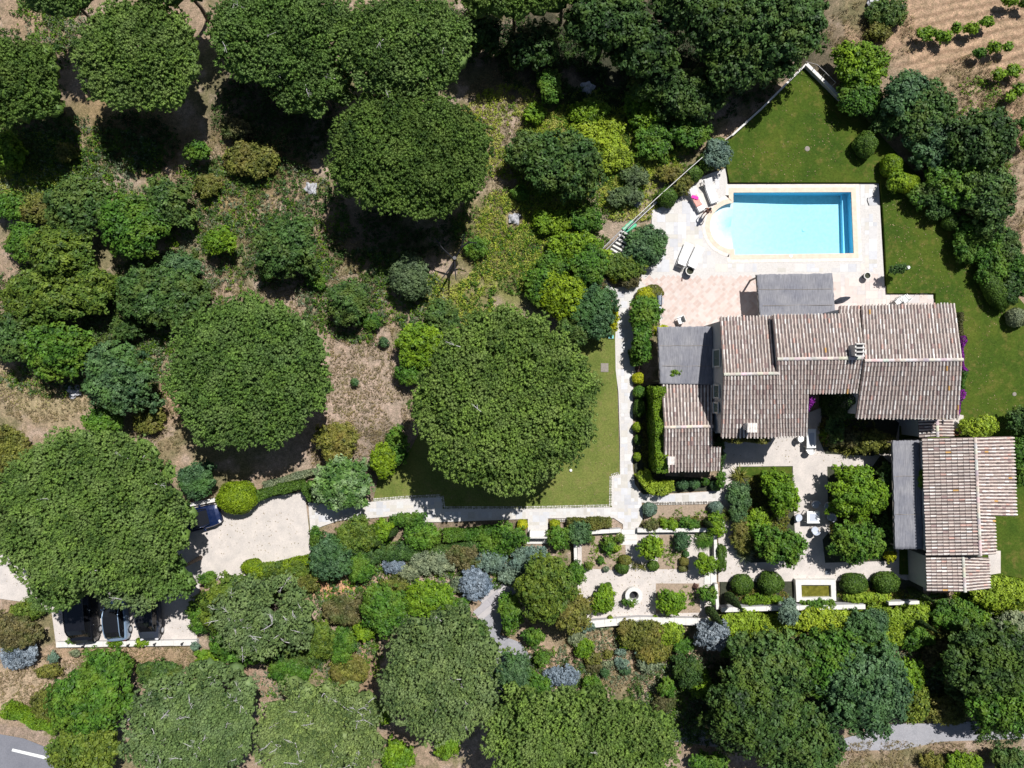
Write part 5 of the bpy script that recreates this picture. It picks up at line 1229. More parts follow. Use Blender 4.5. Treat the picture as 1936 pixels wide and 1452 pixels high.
 (1890, 1120, 62, 32, 1.6, 'vine', 'yellow green bank right of the outbuilding', .11, .4),
 (1730, 1205, 30, 24, 1.0, 'green', 'small green shrub on the bare slope', .11, .35),
 (1700, 1270, 38, 34, 2.2, 'lime', 'lime shrub right of the big blue green tree', .13, .4),
 (1722, 1325, 30, 42, 1.8, 'oak_yellow', 'yellow shrub right of the big blue green tree', .13, .4),
 (1790, 1340, 50, 30, .9, 'olive', 'low feathery olive shrub above the track', .08, .35),
 (1775, 1240, 36, 30, 1.2, 'brown', 'brownish shrub on the bare slope', .09, .35),
 (1905, 1185, 40, 32, 1.8, 'grey', 'grey green shrub at the right edge', .1, .4),
 (1815, 1440, 38, 20, 1.4, 'lime', 'lime shrub at the bottom edge right', .11, .35),
 (1900, 1435, 32, 26, 1.8, 'oak', 'dark shrub at the bottom right corner', .11, .4),
 (1338, 1440, 44, 22, 1.2, 'green', 'green shrub at the bottom edge under the dark trees', .11, .35),
 (1415, 1095, 6, 6, .4, 'green', 'tuft between the two left courtyard balls', .06, .2),
 (1848, 805, 38, 20, 1.4, 'vine', 'yellow green shrub above the outbuilding roof', .1, .3),
 (1925, 860, 18, 58, 1.8, 'green', 'climber strip along the right side of the outbuilding', .1, .3),
 (1925, 795, 26, 26, 2.0, 'oak', 'dark shrub at the right edge of the lower lawn', .11, .4),
 (1872, 500, 34, 46, 1.4, 'green', 'leafy shrub between the long clipped hedge and the vineyard', .11, .4),
 (1848, 440, 44, 36, 1.8, 'green', 'shrub below the clipped ball on the pool lawn', .12, .4),
 (1925, 520, 22, 40, 1.6, 'green', 'leafy shrub on the right edge beside the lawn', .12, .4),
 (1900, 470, 26, 36, 1.4, 'oak', 'dull shrub on the vineyard edge below the trees', .11, .35),
 (1688, 345, 22, 20, 1.4, 'lime', 'lime shrub between two clipped lawn bushes', .1, .35),
 (1760, 366, 34, 28, 1.4, 'oak', 'dark shrub at the inner edge of the lawn trees', .11, .4),
 (1918, 1175, 10, 10, .6, 'green', 'tiny shrub beside the grey green one at the right edge', .07, .2),
 (1675, 25, 40, 26, .9, 'oak', 'low shrub at the top right beside the vineyard', .11, .35),
 (1660, 60, 26, 18, .6, 'olive', 'weedy shrub on the vineyard corner', .09, .3),
 (1140, 1132, 24, 32, 1.2, 'lime', 'lime shrub on the left border of the parterre', .11, .35),
 (1267, 1136, 30, 26, 1.6, 'lime', 'citrus bush in the lower parterre bed', .13, .35),
 (1336, 1122, 20, 18, 1.3, 'green', 'dark leafed bush below the square landing', .10, .35),
 (1332, 1062, 22, 22, 1.6, 'lime', 'leafy round bush above the square landing', .10, .35),
 (1230, 1032, 27, 31, 2.0, 'lime', 'largest leafy bush in the parterre, right of the steps', .12, .4),
 (1289, 1022, 15, 19, 1.0, 'bluegreen', 'bluish bush in the second parterre bed', .08, .3),
 (1150, 1030, 14, 18, .7, 'green', 'broad leaved vegetable plant in the left kitchen bed', .14, .3),
 (1116, 1017, 9, 9, .7, 'oak_yellow', 'small yellowish bush in the left corner of the kitchen bed', .07, .25),
 (1172, 1016, 9, 9, .8, 'oak_yellow', 'small yellowish bush in the right corner of the kitchen bed', .07, .25),
 (1166, 1035, 8, 8, .7, 'vine', 'small lime bush beside the vegetable plant', .07, .25),
 (1114, 1068, 8, 8, .6, 'oak_yellow', 'small yellowish bush at the lower left of the kitchen bed', .07, .25),
 (1146, 1075, 6, 6, .4, 'grey', 'small grey herb in the kitchen bed', .06, .2),
 (1136, 1058, 7, 10, .4, 'green', 'green herb row in the kitchen bed', .06, .2),
 (1265, 990, 20, 12, .7, 'lime', 'leafy plants on the strip above the parterre, left', .10, .28),
 (1302, 989, 22, 13, .8, 'green', 'leafy plants on the strip above the parterre, middle', .10, .28),
 (1352, 992, 16, 26, 1.2, 'lime', 'leafy plants at the right end of the strip above the parterre', .10, .3),
 (1230, 992, 15, 12, .8, 'brown', 'brown purple bush at the left end of the strip', .07, .28),
 (1395, 950, 22, 40, 1.2, 'bluegreen', 'feathery blue green planting on the left of the courtyard bed', .08, .35),
 (1402, 1010, 20, 40, 1.1, 'olive', 'olive grasses along the left side of the courtyard bed', .08, .3),
 (1430, 985, 26, 26, 1.3, 'lime', 'yellow green shrub inside the left courtyard bed', .1, .35),
 (1675, 1000, 20, 40, 1.6, 'oak_dark', 'dark shrub between courtyard trees and narrow pergola', .1, .35),
 (1672, 905, 22, 34, 1.8, 'oak', 'shaded shrub at the top right of the courtyard', .1, .35),
 (1680, 1052, 10, 12, .8, 'yellow', 'yellow bush at the lower right of the courtyard', .08, .25),
 (1600, 828, 40, 18, 1.3, 'brown', 'brown green shrub in the bed under the right wing', .09, .35),
 (1650, 835, 38, 22, 1.4, 'olive', 'mixed shrub in the bed beside the narrow pergola', .09, .35),
 (1572, 800, 16, 36, 1.8, 'oak', 'shaded shrub inside the courtyard notch', .09, .35),
 (1355, 855, 10, 34, 2.0, 'oak_dark', 'dark climber between farmhouse and annex', .09, .3),
 (1545, 1142, 36, 9, .8, 'green', 'low greenery behind the pond', .09, .25),
 (1440, 1132, 40, 9, .6, 'lime', 'low lime plants below the courtyard balls', .08, .25),
 (1640, 1128, 46, 10, .6, 'vine', 'low yellow plants below the right courtyard balls', .08, .25),
 (1360, 905, 9, 18, 1.2, 'green', 'green shrub at the lower right corner of the annex', .09, .3),
 (218, 1213, 15, 10, .5, 'lime', 'green tuft in front of the pale blue car', .07, .22),
 (272, 1214, 15, 8, .5, 'lime', 'green tuft in front of the slate coloured car', .07, .22),
 (140, 1208, 12, 8, .5, 'green', 'green tuft beside the black van', .07, .22),
 (103, 1241, 11, 9, .6, 'teal', 'small blue grey shrub left of the car park wall', .07, .22),
 (143, 1234, 8, 7, .4, 'grey', 'small grey shrub under the car park wall', .06, .2),
 (372, 1220, 10, 9, .7, 'teal', 'silvery shrub at the right end of the car park wall', .07, .22),
 (52, 1150, 30, 18, 1.2, 'oak_yellow', 'yellow green shrub left of the car park', .1, .35),
 (35, 1190, 48, 36, 1.8, 'brown', 'large brownish shrub on the left edge', .09, .4),
 (40, 1235, 38, 26, 1.2, 'blue', 'grey violet shrub below the large brownish one', .08, .35),
 (95, 1268, 26, 12, .7, 'olive', 'low olive shrub below the grey violet one', .08, .3),
 (395, 1090, 16, 14, 1.0, 'green', 'green shrub at the upper right corner of the car park', .1, .3),
 (1738, 372, 26, 20, 1.2, 'green', 'green shrub at the inner lawn edge below the clipped chain', .1, .35),
 (1772, 398, 24, 20, 1.2, 'oak', 'dark shrub above the small clipped lawn ball', .1, .35),
 (1824, 470, 28, 28, 1.3, 'green', 'green shrub at the lawn edge above the long clipped bush', .1, .35),
 (1905, 545, 20, 30, 1.3, 'oak', 'dark shrub behind the long clipped bush', .1, .35),
 (1668, 232, 24, 26, 1.6, 'oak', 'shaded shrub at the lawn edge above the big clipped ball', .1, .35),
 (1648, 205, 24, 24, 1.6, 'oak_dark', 'dark shrub at the lawn edge below the apex trees', .1, .35),
 (345, 505, 44, 30, 1.3, 'bluegreen', 'loose bluish scrub above the open leafy tree', .1, .35),
 (365, 560, 40, 36, 1.5, 'oak', 'dull scrub against the broad left central pine', .1, .35),
 (245, 620, 38, 28, 1.4, 'oak', 'dull green scrub between the leafy tree and the bluish tree', .1, .35),
 (50, 460, 40, 40, 1.4, 'green', 'green scrub at the left edge above the yellowish oaks', .1, .35),
 (70, 395, 40, 34, 1.2, 'olive', 'olive scrub left of the three oaks', .1, .35),
 (600, 530, 24, 18, .8, 'green', 'small weedy shrub right of the round ragged oak', .09, .3),
 (505, 520, 18, 14, .7, 'green', 'small weedy shrub left below the round ragged oak', .09, .3),
 (700, 610, 22, 16, .7, 'green', 'small weedy shrub below the dark shrub of the clearing', .09, .3),
 (672, 722, 8, 8, .5, 'bluegreen', 'tiny dark tuft on the dry patch between central pines', .07, .2),
 (727, 648, 10, 10, .5, 'bluegreen', 'tiny blue green tuft at the top of the dry patch', .07, .2),
 (900, 470, 24, 20, .8, 'green', 'small green weed shrub right of the dead tree', .09, .3),
 (985, 365, 18, 14, .7, 'green', 'small green weed shrub below the clearing oak', .09, .3),
 (1045, 420, 40, 24, .9, 'lime', 'bright weed thicket below the clearing oak', .1, .3),
 (1105, 415, 34, 22, .9, 'green', 'green weed thicket left of the stairs head', .1, .3),
 (1050, 500, 36, 26, 1.1, 'green', 'green thicket between lime shrub and weed thicket', .1, .3),
 (1160, 300, 36, 26, .9, 'vine', 'yellow weed thicket right of the clearing oak', .1, .3),
 (1115, 215, 36, 28, 1.0, 'lime', 'lime weed thicket below the dark top trees', .1, .3),
 (1265, 330, 24, 16, .8, 'olive', 'dry weed thicket along the outside of the fence', .09, .3),
 (690, 1048, 40, 22, 1.0, 'oak', 'dull green shrub in the upper rockery', .1, .3),
 (748, 1112, 30, 22, 1.0, 'olive', 'olive shrub below the rockery soil', .1, .3),
 (850, 1150, 40, 24, 1.1, 'green', 'green shrub behind the ragged pine top', .1, .3),
 (900, 1195, 30, 30, 1.2, 'oak', 'dull shrub right of the ragged pine top', .1, .3),
 (540, 1075, 60, 16, 1.0, 'oak_yellow', 'yellow green scrub below the yard hedge', .1, .3),
 (390, 1160, 34, 34, 1.4, 'green', 'green scrub at the right end of the car park gravel', .1, .35),
 (560, 1230, 60, 30, 1.2, 'oak', 'dull scrub above the right feathery pine', .1, .35),
 (660, 1260, 40, 30, 1.2, 'olive', 'olive scrub left of the ragged pine shadow', .1, .35),
 (300, 1270, 44, 26, 1.1, 'oak', 'dull scrub between green tree and feathery pine', .1, .35),
 (90, 1330, 30, 30, 1.0, 'olive', 'olive scrub right of the roadside hedge', .1, .35),
 (1090, 1080, 20, 22, 1.0, 'green', 'green shrub at the foot of the left parterre wall', .09, .3),
 (940, 1030, 40, 22, 1.1, 'green', 'green shrub along the lower shaded path', .1, .3),
 (1185, 1210, 24, 16, .6, 'lime', 'lime cushion below the retaining wall', .08, .25),
 (1090, 1205, 20, 14, .6, 'grey', 'grey cushion at the left of the dry garden', .07, .25),
 (1255, 1215, 22, 16, .7, 'olive', 'olive cushion right of the wide heath', .08, .25),
 (1290, 1220, 24, 18, .9, 'green', 'green cushion below the yellow shrub of the dry garden', .08, .25),
 (1380, 1215, 30, 24, 1.4, 'green', 'green shrub right of the large vivid blue shrub', .1, .35),
 (1655, 1220, 34, 30, 1.5, 'green', 'green shrub at the left of the bare slope', .1, .35),
 (1680, 1200, 30, 20, 1.0, 'vine', 'yellow green shrub at the top of the bare slope', .1, .3),
 (1830, 1175, 40, 24, 1.2, 'lime', 'lime shrub on the bank below the outbuilding corner', .1, .35),
 (1780, 1190, 30, 20, .9, 'olive', 'olive shrub in the middle of the bare slope', .1, .3),
 (1815, 1290, 40, 34, 1.6, 'oak', 'dark scrub above the feathery olive one', .1, .35),
 (1765, 1440, 30, 16, .8, 'olive', 'olive weeds at the bottom edge below the track', .08, .3),
]:
    px, py, rx, ry, h, kind, lab, leaf, lobe = a
    if rx < 2: continue
    b_ = .22 if in_poly(np.array([px]), np.array([py]), lawn_e)[0] else 0.0
    if (px < 720 and py < 820) or (930 < px < 1400 and py > 975): rx, ry = rx * .88, ry * .88
    bush(px, py, rx, ry, h, kind, lab, group=SG, leaf=leaf, lobe=lobe, base=b_)

# ------------------------------------------------------------------ clipped bushes
for a in [
 (1404, 1105, 20, 18, 1.2, 'box', 'dark clipped ball, first from the left below the courtyard', 0),
 (1458, 1103, 23, 20, 1.5, 'box', 'dark clipped ball left of the rectangular pond', 0),
 (1616, 1104, 24, 19, 1.3, 'box', 'dark clipped ball right of the rectangular pond', 0),
 (1677, 1101, 24, 19, 1.4, 'box', 'dark clipped ball nearest the outbuilding', 0),
 (1638, 272, 22, 23, 1.5, 'box', 'big clipped ball at the edge of the pool lawn', .22),
 (1686, 312, 20, 21, 1.3, 'boxlime', 'clipped bush just below the big ball of the pool lawn', .22),
 (1716, 346, 22, 18, 1.2, 'boxlime', 'lower clipped bush of the chain beside the pool lawn', .22),
 (1800, 420, 17, 15, 1.2, 'box', 'small clipped ball half way down the lawn edge', .22),
 (1925, 600, 20, 18, 1.2, 'grey', 'grey clipped bush cut by the right edge', .22),
 (1311, 328, 17, 16, 1.1, 'box', 'clipped bush outside the loungers by the diagonal fence', 0),
 (1336, 305, 17, 18, 1.2, 'box', 'clipped bush beside the silvery blue shrub', 0),
 (1358, 274, 20, 14, 1.2, 'box', 'clipped bush touching the corner of the pool lawn', 0),
 (1262, 372, 19, 18, 1.3, 'box', 'clipped bush left of the pink towel by the fence', 0),
 (1222, 560, 18, 17, 1.2, 'yellow', 'bright yellow round bush beside the barbecue', 0),
 (1235, 553, 20, 14, 1.0, 'olive', 'olive dome behind the bright yellow bush', 0),
 (1163, 527, 10, 9, .7, 'yellow', 'small yellow ball at the fork of the path', 0),
 (1207, 715, 11, 11, .8, 'yellow', 'small yellow ball on the right edge of the long path', 0),
 (1209, 742, 12, 12, 1.0, 'green', 'clipped bush on the long path, first below the yellow ball', 0),
 (1209, 772, 11, 17, 1.0, 'box', 'clipped bush on the long path, second below the yellow ball', 0),
 (1205, 808, 9, 9, .8, 'boxlime', 'lime ball beside the long path', 0),
 (1206, 831, 7, 9, .7, 'box', 'small ball beside the long path below the lime one', 0),
 (1205, 864, 7, 8, .7, 'boxlime', 'lowest small lime ball beside the long path', 0),
 (988, 992, 10, 10, .7, 'yellow', 'yellow ball at the upper left of the stone bench', 0),
 (1049, 992, 10, 10, .7, 'yellow', 'yellow ball at the upper right of the stone bench', 0),
 (1228, 963, 14, 13, .9, 'teal', 'grey green ball at the left end of the strip bed', 0),
 (1354, 960, 13, 12, .9, 'teal', 'grey green ball at the right end of the strip bed', 0),
 (1291, 916, 12, 10, .8, 'bluegreen', 'small dark ball below the annex, left', 0),
 (1313, 915, 11, 10, .8, 'bluegreen', 'small dark ball below the annex, middle', 0),
 (1333, 911, 8, 7, .7, 'green', 'tiny green ball below the annex, right', 0),
 (1354, 918, 11, 10, .8, 'bluegreen', 'dark ball at the corner of the gravel walk', 0),
 (447, 942, 37, 30, 2.2, 'boxlime', 'big bright clipped dome beside the navy car', 0),
 (1177, 1074, 13, 11, .9, 'box', 'dark ball at the lower right of the kitchen bed', 0),
 (1182, 1060, 12, 10, .8, 'olive', 'olive ball touching the dark ball of the kitchen bed', 0),
 (1235, 1070, 11, 9, .6, 'box', 'small ball below the largest parterre bush', 0),
 (1293, 1062, 9, 8, .6, 'olive', 'olive ball at the lower right of the second bed', 0),
 (1297, 1048, 6, 6, .5, 'bluegreen', 'tiny teal ball in the second bed', 0),
 (1292, 1075, 9, 6, .5, 'brown', 'tiny brown ball at the foot of the second bed', 0),
 (1150, 1110, 7, 8, .7, 'box', 'small ball at the top of the left parterre border', 0),
 (1154, 1171, 6, 6, .6, 'boxlime', 'tiny lime ball on the retaining wall, left', 0),
 (1239, 1169, 6, 5, .6, 'boxlime', 'tiny lime ball on the retaining wall, right', 0),
 (477, 1072, 20, 14, 1.2, 'boxlime', 'clipped bush at the lower corner of the gravel yard', 0),
 (485, 1232, 14, 15, 1.2, 'green', 'round dense bush in the lower left thicket', 0),
]:
    px, py, rx, ry, h, kind, lab, b_ = a
    clipped(px, py, rx, ry, h, kind, lab, base=b_, leaf=.075 if rx < 15 else .085)
clipped(1881, 548, 17, 44, 1.4, 'box', 'long rounded clipped bush on the right lawn, tilted', base=.22, rot=rad(28))
clipped(1363, 1054, 9, 24, 1.0, 'box', 'upright clipped hedge block between parterre and courtyard', shape='block')
for a in [
 ([(484, 938), (530, 924), (576, 914)], .7, 1.0, 'box', 'clipped hedge along the top of the gravel yard'),
 ([(583, 912), (592, 945)], .9, 1.1, 'box', 'short clipped hedge at the right corner of the gravel yard'),
 ([(486, 1078), (540, 1070), (590, 1056)], .7, .9, 'boxlime', 'clipped hedge along the bottom of the gravel yard'),
 ([(598, 1010), (598, 1048)], .7, .9, 'box', 'short clipped hedge down the right side of the gravel yard'),
 ([(500, 918), (560, 900), (610, 888)], .45, .7, 'grey', 'low grey hedge above the clipped hedge of the yard'),
 ([(1074, 991), (1112, 990), (1155, 988)], .75, .8, 'olive', 'olive hedge row above the left kitchen bed'),
 ([(840, 1012), (900, 1010), (945, 1002)], .8, 1.0, 'green', 'low dark hedge along the shaded part of the path'),
 ([(760, 1045), (830, 1040), (920, 1028)], .7, .7, 'oak', 'feathery hedge in the middle rockery'),
 ([(1212, 892), (1226, 915), (1240, 925), (1272, 918)], .85, 1.1, 'vine', 'curved lime hedge at the lower left corner of the annex'),
 ([(1240, 732), (1243, 800), (1247, 890)], .75, 2.95, 'lime', 'tall climber hedge along the west wall of the annex'),
 ([(1200, 660), (1205, 690)], .7, 1.2, 'green', 'short hedge left of the west pergola'),
 ([(8, 1340), (60, 1358), (108, 1378)], .9, .9, 'lime', 'hedge beside the road at the lower left'),
 ([(1765, 440), (1790, 452)], .3, .3, 'green', 'x'),
 ([(1440, 1175), (1520, 1172), (1600, 1170)], 1.0, 1.0, 'vine', 'yellow green hedge of climbers under the long wall'),
 ([(1150, 478), (1142, 492)], .4, .6, 'vine', 'x'),
]:
    if a[4] == 'x': continue
    hedge(*a, group='hedges round the garden')
for a in [(1374, 1124, 3.6, .38, 'slender cypress tilted away below the first courtyard ball'), (1338, 1150, 3.8, .36, 'slender cypress at the right end of the retaining wall'),
          (1716, 1112, 3.4, .28, 'slender cypress at the lower left corner of the outbuilding'), (1718, 1164, 3.8, .28, 'slender cypress on the slope below the outbuilding'),
          (749, 1000, 3.0, .26, 'pale tipped slender cypress below the stone path'), (722, 1018, 2.6, .22, 'second slender cypress left of the pale tipped one'),
          (1332, 985, 2.4, .26, 'dark topiary cypress above the parterre')]:
    cypress(*a)
for a in [(1398, 898, 1.0, .9, 'olive', 'spiky yucca at the top left of the courtyard bed', 70, .03, 1), (1395, 972, .9, .8, 'olive', 'tuft of arching grass at the left courtyard bed', 70, .02, 2), (1398, 1040, .9, .7, 'grey', 'grey grass tuft at the lower left courtyard bed', 70, .02, 3),
          (1335, 1018, 1.0, .9, 'green', 'arching grass fountain at the top right of the parterre', 110, .022, 2), (1200, 1068, .55, .4, 'brown', 'small bronze spiky plant at the parterre walk', 30, .025, 1), (1215, 1072, .5, .4, 'olive', 'small olive spiky plant beside the bronze one', 30, .025, 1),
          (1566, 823, 1.0, 1.1, 'lime', 'green palm like plant at the corner of the courtyard notch', 60, .035, 1), (1678, 890, 1.1, 1.2, 'lime', 'fern like plant leaning on the narrow pergola', 50, .035, 1), (1610, 845, .9, .8, 'olive', 'tuft of leaves in the bed under the right wing', 60, .025, 3)]:
    px, py, r_, h_, kd, lab, n_, w_, hd = a
    spiky(px, py, r_, h_, kd, lab, n=n_, w=w_, heads=hd, group='spiky plants of the courtyard')
# climbers on the house
hedge([(1817, 636), (1823, 700)], .18, .35, 'purple', 'purple bougainvillea on the east gable, upper', name='bougainvillea', cat='climber', leaf=.07, base=4.2, rough=.3, group='purple climbers on the farmhouse')
hedge([(1816, 738), (1813, 786)], .16, .35, 'purple', 'purple bougainvillea on the east wall, lower', name='bougainvillea', cat='climber', leaf=.07, base=4.2, rough=.3, group='purple climbers on the farmhouse')
hedge([(1530, 750), (1529, 776)], .16, .5, 'purple', 'purple bougainvillea inside the courtyard notch', name='bougainvillea', cat='climber', leaf=.07, base=4.2, rough=.3, group='purple climbers on the farmhouse')
hedge([(1811, 592), (1816, 638)], .22, .9, 'brown', 'bare brownish climber at the upper east corner', name='climber', cat='climber', leaf=.07, base=3.8)
hedge([(1820, 700), (1816, 740)], .2, .9, 'green', 'green climber on the east wall between the purple ones', name='climber', cat='climber', leaf=.08, base=3.6)
hedge([(1600, 746), (1600, 788)], 1.2, 4.4, 'oak_dark', 'green climber on the inner wall of the courtyard notch', name='climber', cat='climber', leaf=.08)
hedge([(1372, 830), (1420, 831), (1450, 830)], .3, 3.8, 'olive', 'thin climber under the south eave of the farmhouse', name='climber', cat='climber', leaf=.07, dens=.5)
bush(1742, 905, 6, 24, 2.9, 'lime', 'climber creeping over the narrow pergola edge', name='climber', cat='climber', leaf=.1, lobe=.25, hw=2.6)
bush(1275, 705, 26, 9, 2.9, 'lime', 'thin yellow climber straying over the west pergola', name='climber', cat='climber', leaf=.07, lobe=.2, hw=2.6, dens=.35, gaps=.35)
bush(1700, 508, 16, 9, 1.6, 'oak', 'slim leaning tree on the pool lawn beside the white lamp', name='tree', cat='tree', leaf=.1, lobe=.25, base=.22, hw=1.4, tree=True)
# dead tree
dt = empty('dead_tree', P(862, 498), label='bare dead tree with dark forked branches in the dry clearing', cat='dead tree')
m = MB(); m.tube([(0, 0, -.1), (0, 0, 1.0), (.05, .1, 1.9)], .20, 8, r1=.15); m.build('trunk', M['black'], dt)
for q in [((0, 0, 1.6), (.6, .8, 2.4), (.9, 1.7, 2.9)), ((0, 0, 1.6), (-.8, .7, 2.4), (-1.4, 1.5, 2.8)), ((0, 0, 1.2), (-.4, -.9, 2.1), (-.9, -1.6, 2.4)), ((.6, .8, 2.4), (1.2, 1.1, 2.8), (1.8, 1.0, 3.0)), ((0, .1, 1.5), (.1, -.8, 2.1), (.2, -1.7, 2.3))]:
    m = MB(); m.tube(q, .09, 7, r1=.03); m.build('branch', M['black'], dt)
# vines
for i, (px, py, rx, ry) in enumerate([(1748, 68, 18, 14), (1780, 72, 16, 12), (1803, 58, 8, 10), (1832, 58, 14, 9), (1860, 45, 13, 8), (1876, 92, 14, 10), (1848, 103, 11, 6), (1885, 143, 14, 10), (1912, 137, 12, 12), (1922, 172, 14, 12), (1903, 186, 10, 8), (1905, 4, 16, 8), (1934, 8, 12, 10), (1934, 268, 12, 12), (1900, 92, 8, 6), (1932, 235, 8, 12)]):
    labs = ['leftmost vine of the longest row', 'second vine of the longest row, beside the leftmost', 'small upright vine in the longest row', 'fourth vine of the longest row', 'last vine at the upper end of the longest row', 'lone vine below the longest row', 'dark trailing vine left of the lone vine', 'left vine of the pair near the right edge', 'right vine of the pair near the right edge', 'vine at the right edge below the pair', 'trailing vine left of the one at the right edge', 'vine cut by the top edge', 'vine in the top right corner', 'lowest vine at the right edge', 'tiny vine right of the lone vine', 'shaded vine at the right edge of the vineyard']
    bush(px, py, rx * .85, ry * .8, .9, 'lime' if i not in (6, 15) else 'green', labs[i] + ' in brown soil', name='grape_vine', cat='vine', group='vines in the ploughed soil', leaf=.13, lobe=.28, amp=.15)

# ------------------------------------------------------------------ uncountable ground plants
WOOD = [(160, 330, 180, 90), (100, 620, 160, 130), (300, 620, 140, 140), (460, 420, 200, 130), (700, 560, 140, 90), (640, 1130, 140, 80), (860, 1060, 150, 60), (1000, 1300, 120, 80), (560, 1240, 170, 80), (1750, 1240, 190, 120), (1280, 1330, 100, 80), (90, 60, 110, 70)]
field('weeds', [(1120, 280, 130, 110), (1000, 450, 140, 100), (1190, 330, 100, 90), (1040, 400, 100, 70), (60, 330, 90, 80), (870, 560, 70, 60), (1060, 520, 80, 60), (1250, 230, 90, 70), (960, 250, 90, 90)], 14000, 'yellow_green', .17, .22, seedn=51, thr=.42)
field('nettles', [(1120, 280, 140, 120), (1000, 450, 150, 110), (1190, 330, 110, 90), (60, 330, 100, 90), (870, 560, 70, 60), (1060, 520, 90, 70), (1250, 230, 90, 80)], 5000, 'green', .2, .3, seedn=55, thr=.5)
field('undergrowth', WOOD, 8500, 'oak', .26, .4, seedn=61, thr=.47, leaves=13)
field('low_scrub', WOOD + [(1200, 1240, 150, 60)], 7000, 'grey', .2, .28, seedn=65, thr=.5, leaves=11)
field('brush', WOOD + [(1850, 300, 60, 180), (1020, 330, 120, 160)], 7000, 'lime', .22, .3, seedn=68, thr=.53, leaves=11)
field('dark_undergrowth', [(1250, 150, 220, 90), (1100, 120, 160, 80), (900, 60, 120, 60), (60, 240, 110, 90), (1400, 1330, 150, 90), (1880, 1330, 90, 80), (1750, 420, 60, 60), (250, 270, 90, 60), (520, 220, 120, 100), (760, 450, 130, 60)], 9000, 'oak_dark', .22, .35, seedn=71, thr=.42)
field('dry_grass', [(450, 340, 150, 110), (700, 720, 100, 130), (560, 520, 180, 90), (950, 260, 90, 130), (80, 740, 100, 60), (300, 800, 50, 90), (1000, 460, 130, 90), (1160, 1250, 130, 60), (240, 1245, 160, 30), (60, 1300, 90, 40), (680, 860, 100, 50), (1650, 60, 90, 60), (1850, 300, 120, 200), (1700, 1430, 200, 30)], 34000, 'dry', .12, .14, seedn=81, thr=.42, leaves=7, nscale=.9)
field('yellow_flowers', [(440, 380, 110, 70), (950, 230, 70, 60), (560, 350, 60, 40), (70, 730, 90, 50), (820, 520, 60, 60), (930, 480, 80, 60)], 1200, 'yellow', .08, .12, seedn=91, thr=.5, leaves=6, nscale=.7)
field('ground_ivy', [(1560, 1175, 230, 28), (1880, 1120, 80, 45), (1720, 1160, 90, 30), (1400, 1190, 60, 30)], 6000, 'vine', .18, .35, seedn=95, thr=.3)

# ================================================================== OBJECTS
# ---- pond
def pond():
    root = empty('pond', P(1542, 1113), label='rectangular garden pond of green water inside a broad white stone rim', cat='pond'); o = root.location
    def L(x, y, h=.45): v = P(x, y, h); return (v.x - o.x, v.y - o.y)
    out = [L(1504, 1096), L(1580, 1096), L(1581, 1136), L(1506, 1138)]; inn = [L(1515, 1106), L(1571, 1106), L(1572, 1129), L(1516, 1130)]
    m = MB()
    for i in range(4):
        j = (i + 1) % 4; m.face([(*out[i], .45), (*out[j], .45), (*inn[j], .45), (*inn[i], .45)]); m.face([(*out[i], -.2), (*out[j], -.2), (*out[j], .45), (*out[i], .45)]); m.face([(*inn[i], .45), (*inn[j], .45), (*inn[j], -.3), (*inn[i], -.3)])
    m.build('rim', M['white_stone'], root)
    m = MB(); m.face([(*p, .2) for p in [inn[3], inn[2], inn[1], inn[0]]]); m.build('water', M['pond'], root)
pond()
def well():
    p = P(1196, 1122); root = empty('well', p, label='round white stone well ring with a dark opening on the parterre gravel', cat='well')
    m = MB(); m.lathe((0, 0, 0), [(.58, -.05), (.62, .05), (.60, .52), (.68, .56), (.68, .64), (.37, .64), (.35, .52), (.35, .1)], 32); m.build('ring', M['white_stone'], root, smooth=False)
    m = MB(); m.lathe((0, 0, 0), [(0, .12), (.36, .12)], 24); m.build('shaft', M['black'], root)
    return root
well()
bush(1190, 1138, 17, 7, .7, 'green', 'small herb plants leaning on the foot of the white well ring', name='herb_plant', cat='plant', leaf=.07, lobe=.2)

# ---- sun loungers
def lounger(label, px, py, rz, up=.55, group='white sun loungers on the pool deck'):
    p = P(px, py, .3); root = empty('sun_lounger', (p.x, p.y, .03), rz, label=label, cat='sun lounger', group=group); L, W = 2.0, .68
    f = MB(); f.tube([(-L / 2, W / 2, .28), (L / 2, W / 2, .28)], .03, 6); f.tube([(-L / 2, -W / 2, .28), (L / 2, -W / 2, .28)], .03, 6); f.tube([(-L / 2, -W / 2, .28), (-L / 2, W / 2, .28)], .03, 6); f.tube([(L / 2, -W / 2, .28), (L / 2, W / 2, .28)], .03, 6)
    for k in range(5): f.tube([(-L / 2 + .15 + k * .3, -W / 2, .27), (-L / 2 + .15 + k * .3, W / 2, .27)], .015, 5)
    f.build('frame', M['white_paint'], root)
    for sx, sy in ((1, 1), (1, -1), (-.7, 1), (-.7, -1)): m = MB(); m.tube([(sx * L * .42, sy * W / 2, .28), (sx * L * .44, sy * W / 2, 0)], .028, 6); m.build('leg', M['white_paint'], root)
    m = MB(); m.box((-.35, 0, .34), (1.3, W - .04, .09)); m.build('mattress', M['white_fabric'], root, bevel=.03)
    # raised backrest
    c, s_ = math.cos(up), math.sin(up); b = MB(); bl = .72
    V = [(.31, y, .31) for y in (-W / 2 + .02, W / 2 - .02)]; T = Vector((-s_, 0, c)) * .085
    q0, q1 = Vector(V[0]), Vector(V[1]); d = Vector((c, 0, s_)) * bl; pts = [q0, q1, q1 + d, q0 + d]
    b.face([x + T for x in pts]); b.face(pts[::-1])
    for i in range(4): j = (i + 1) % 4; b.face([pts[i], pts[j], pts[j] + T, pts[i] + T])
    b.build('backrest', M['white_fabric'], root, bevel=.025)
    return root
A1 = math.radians(90 + 25); 
lg1 = lounger('white sun lounger with the pink towel, nearest the clipped bushes', 1317, 377, math.atan2(15, -8))
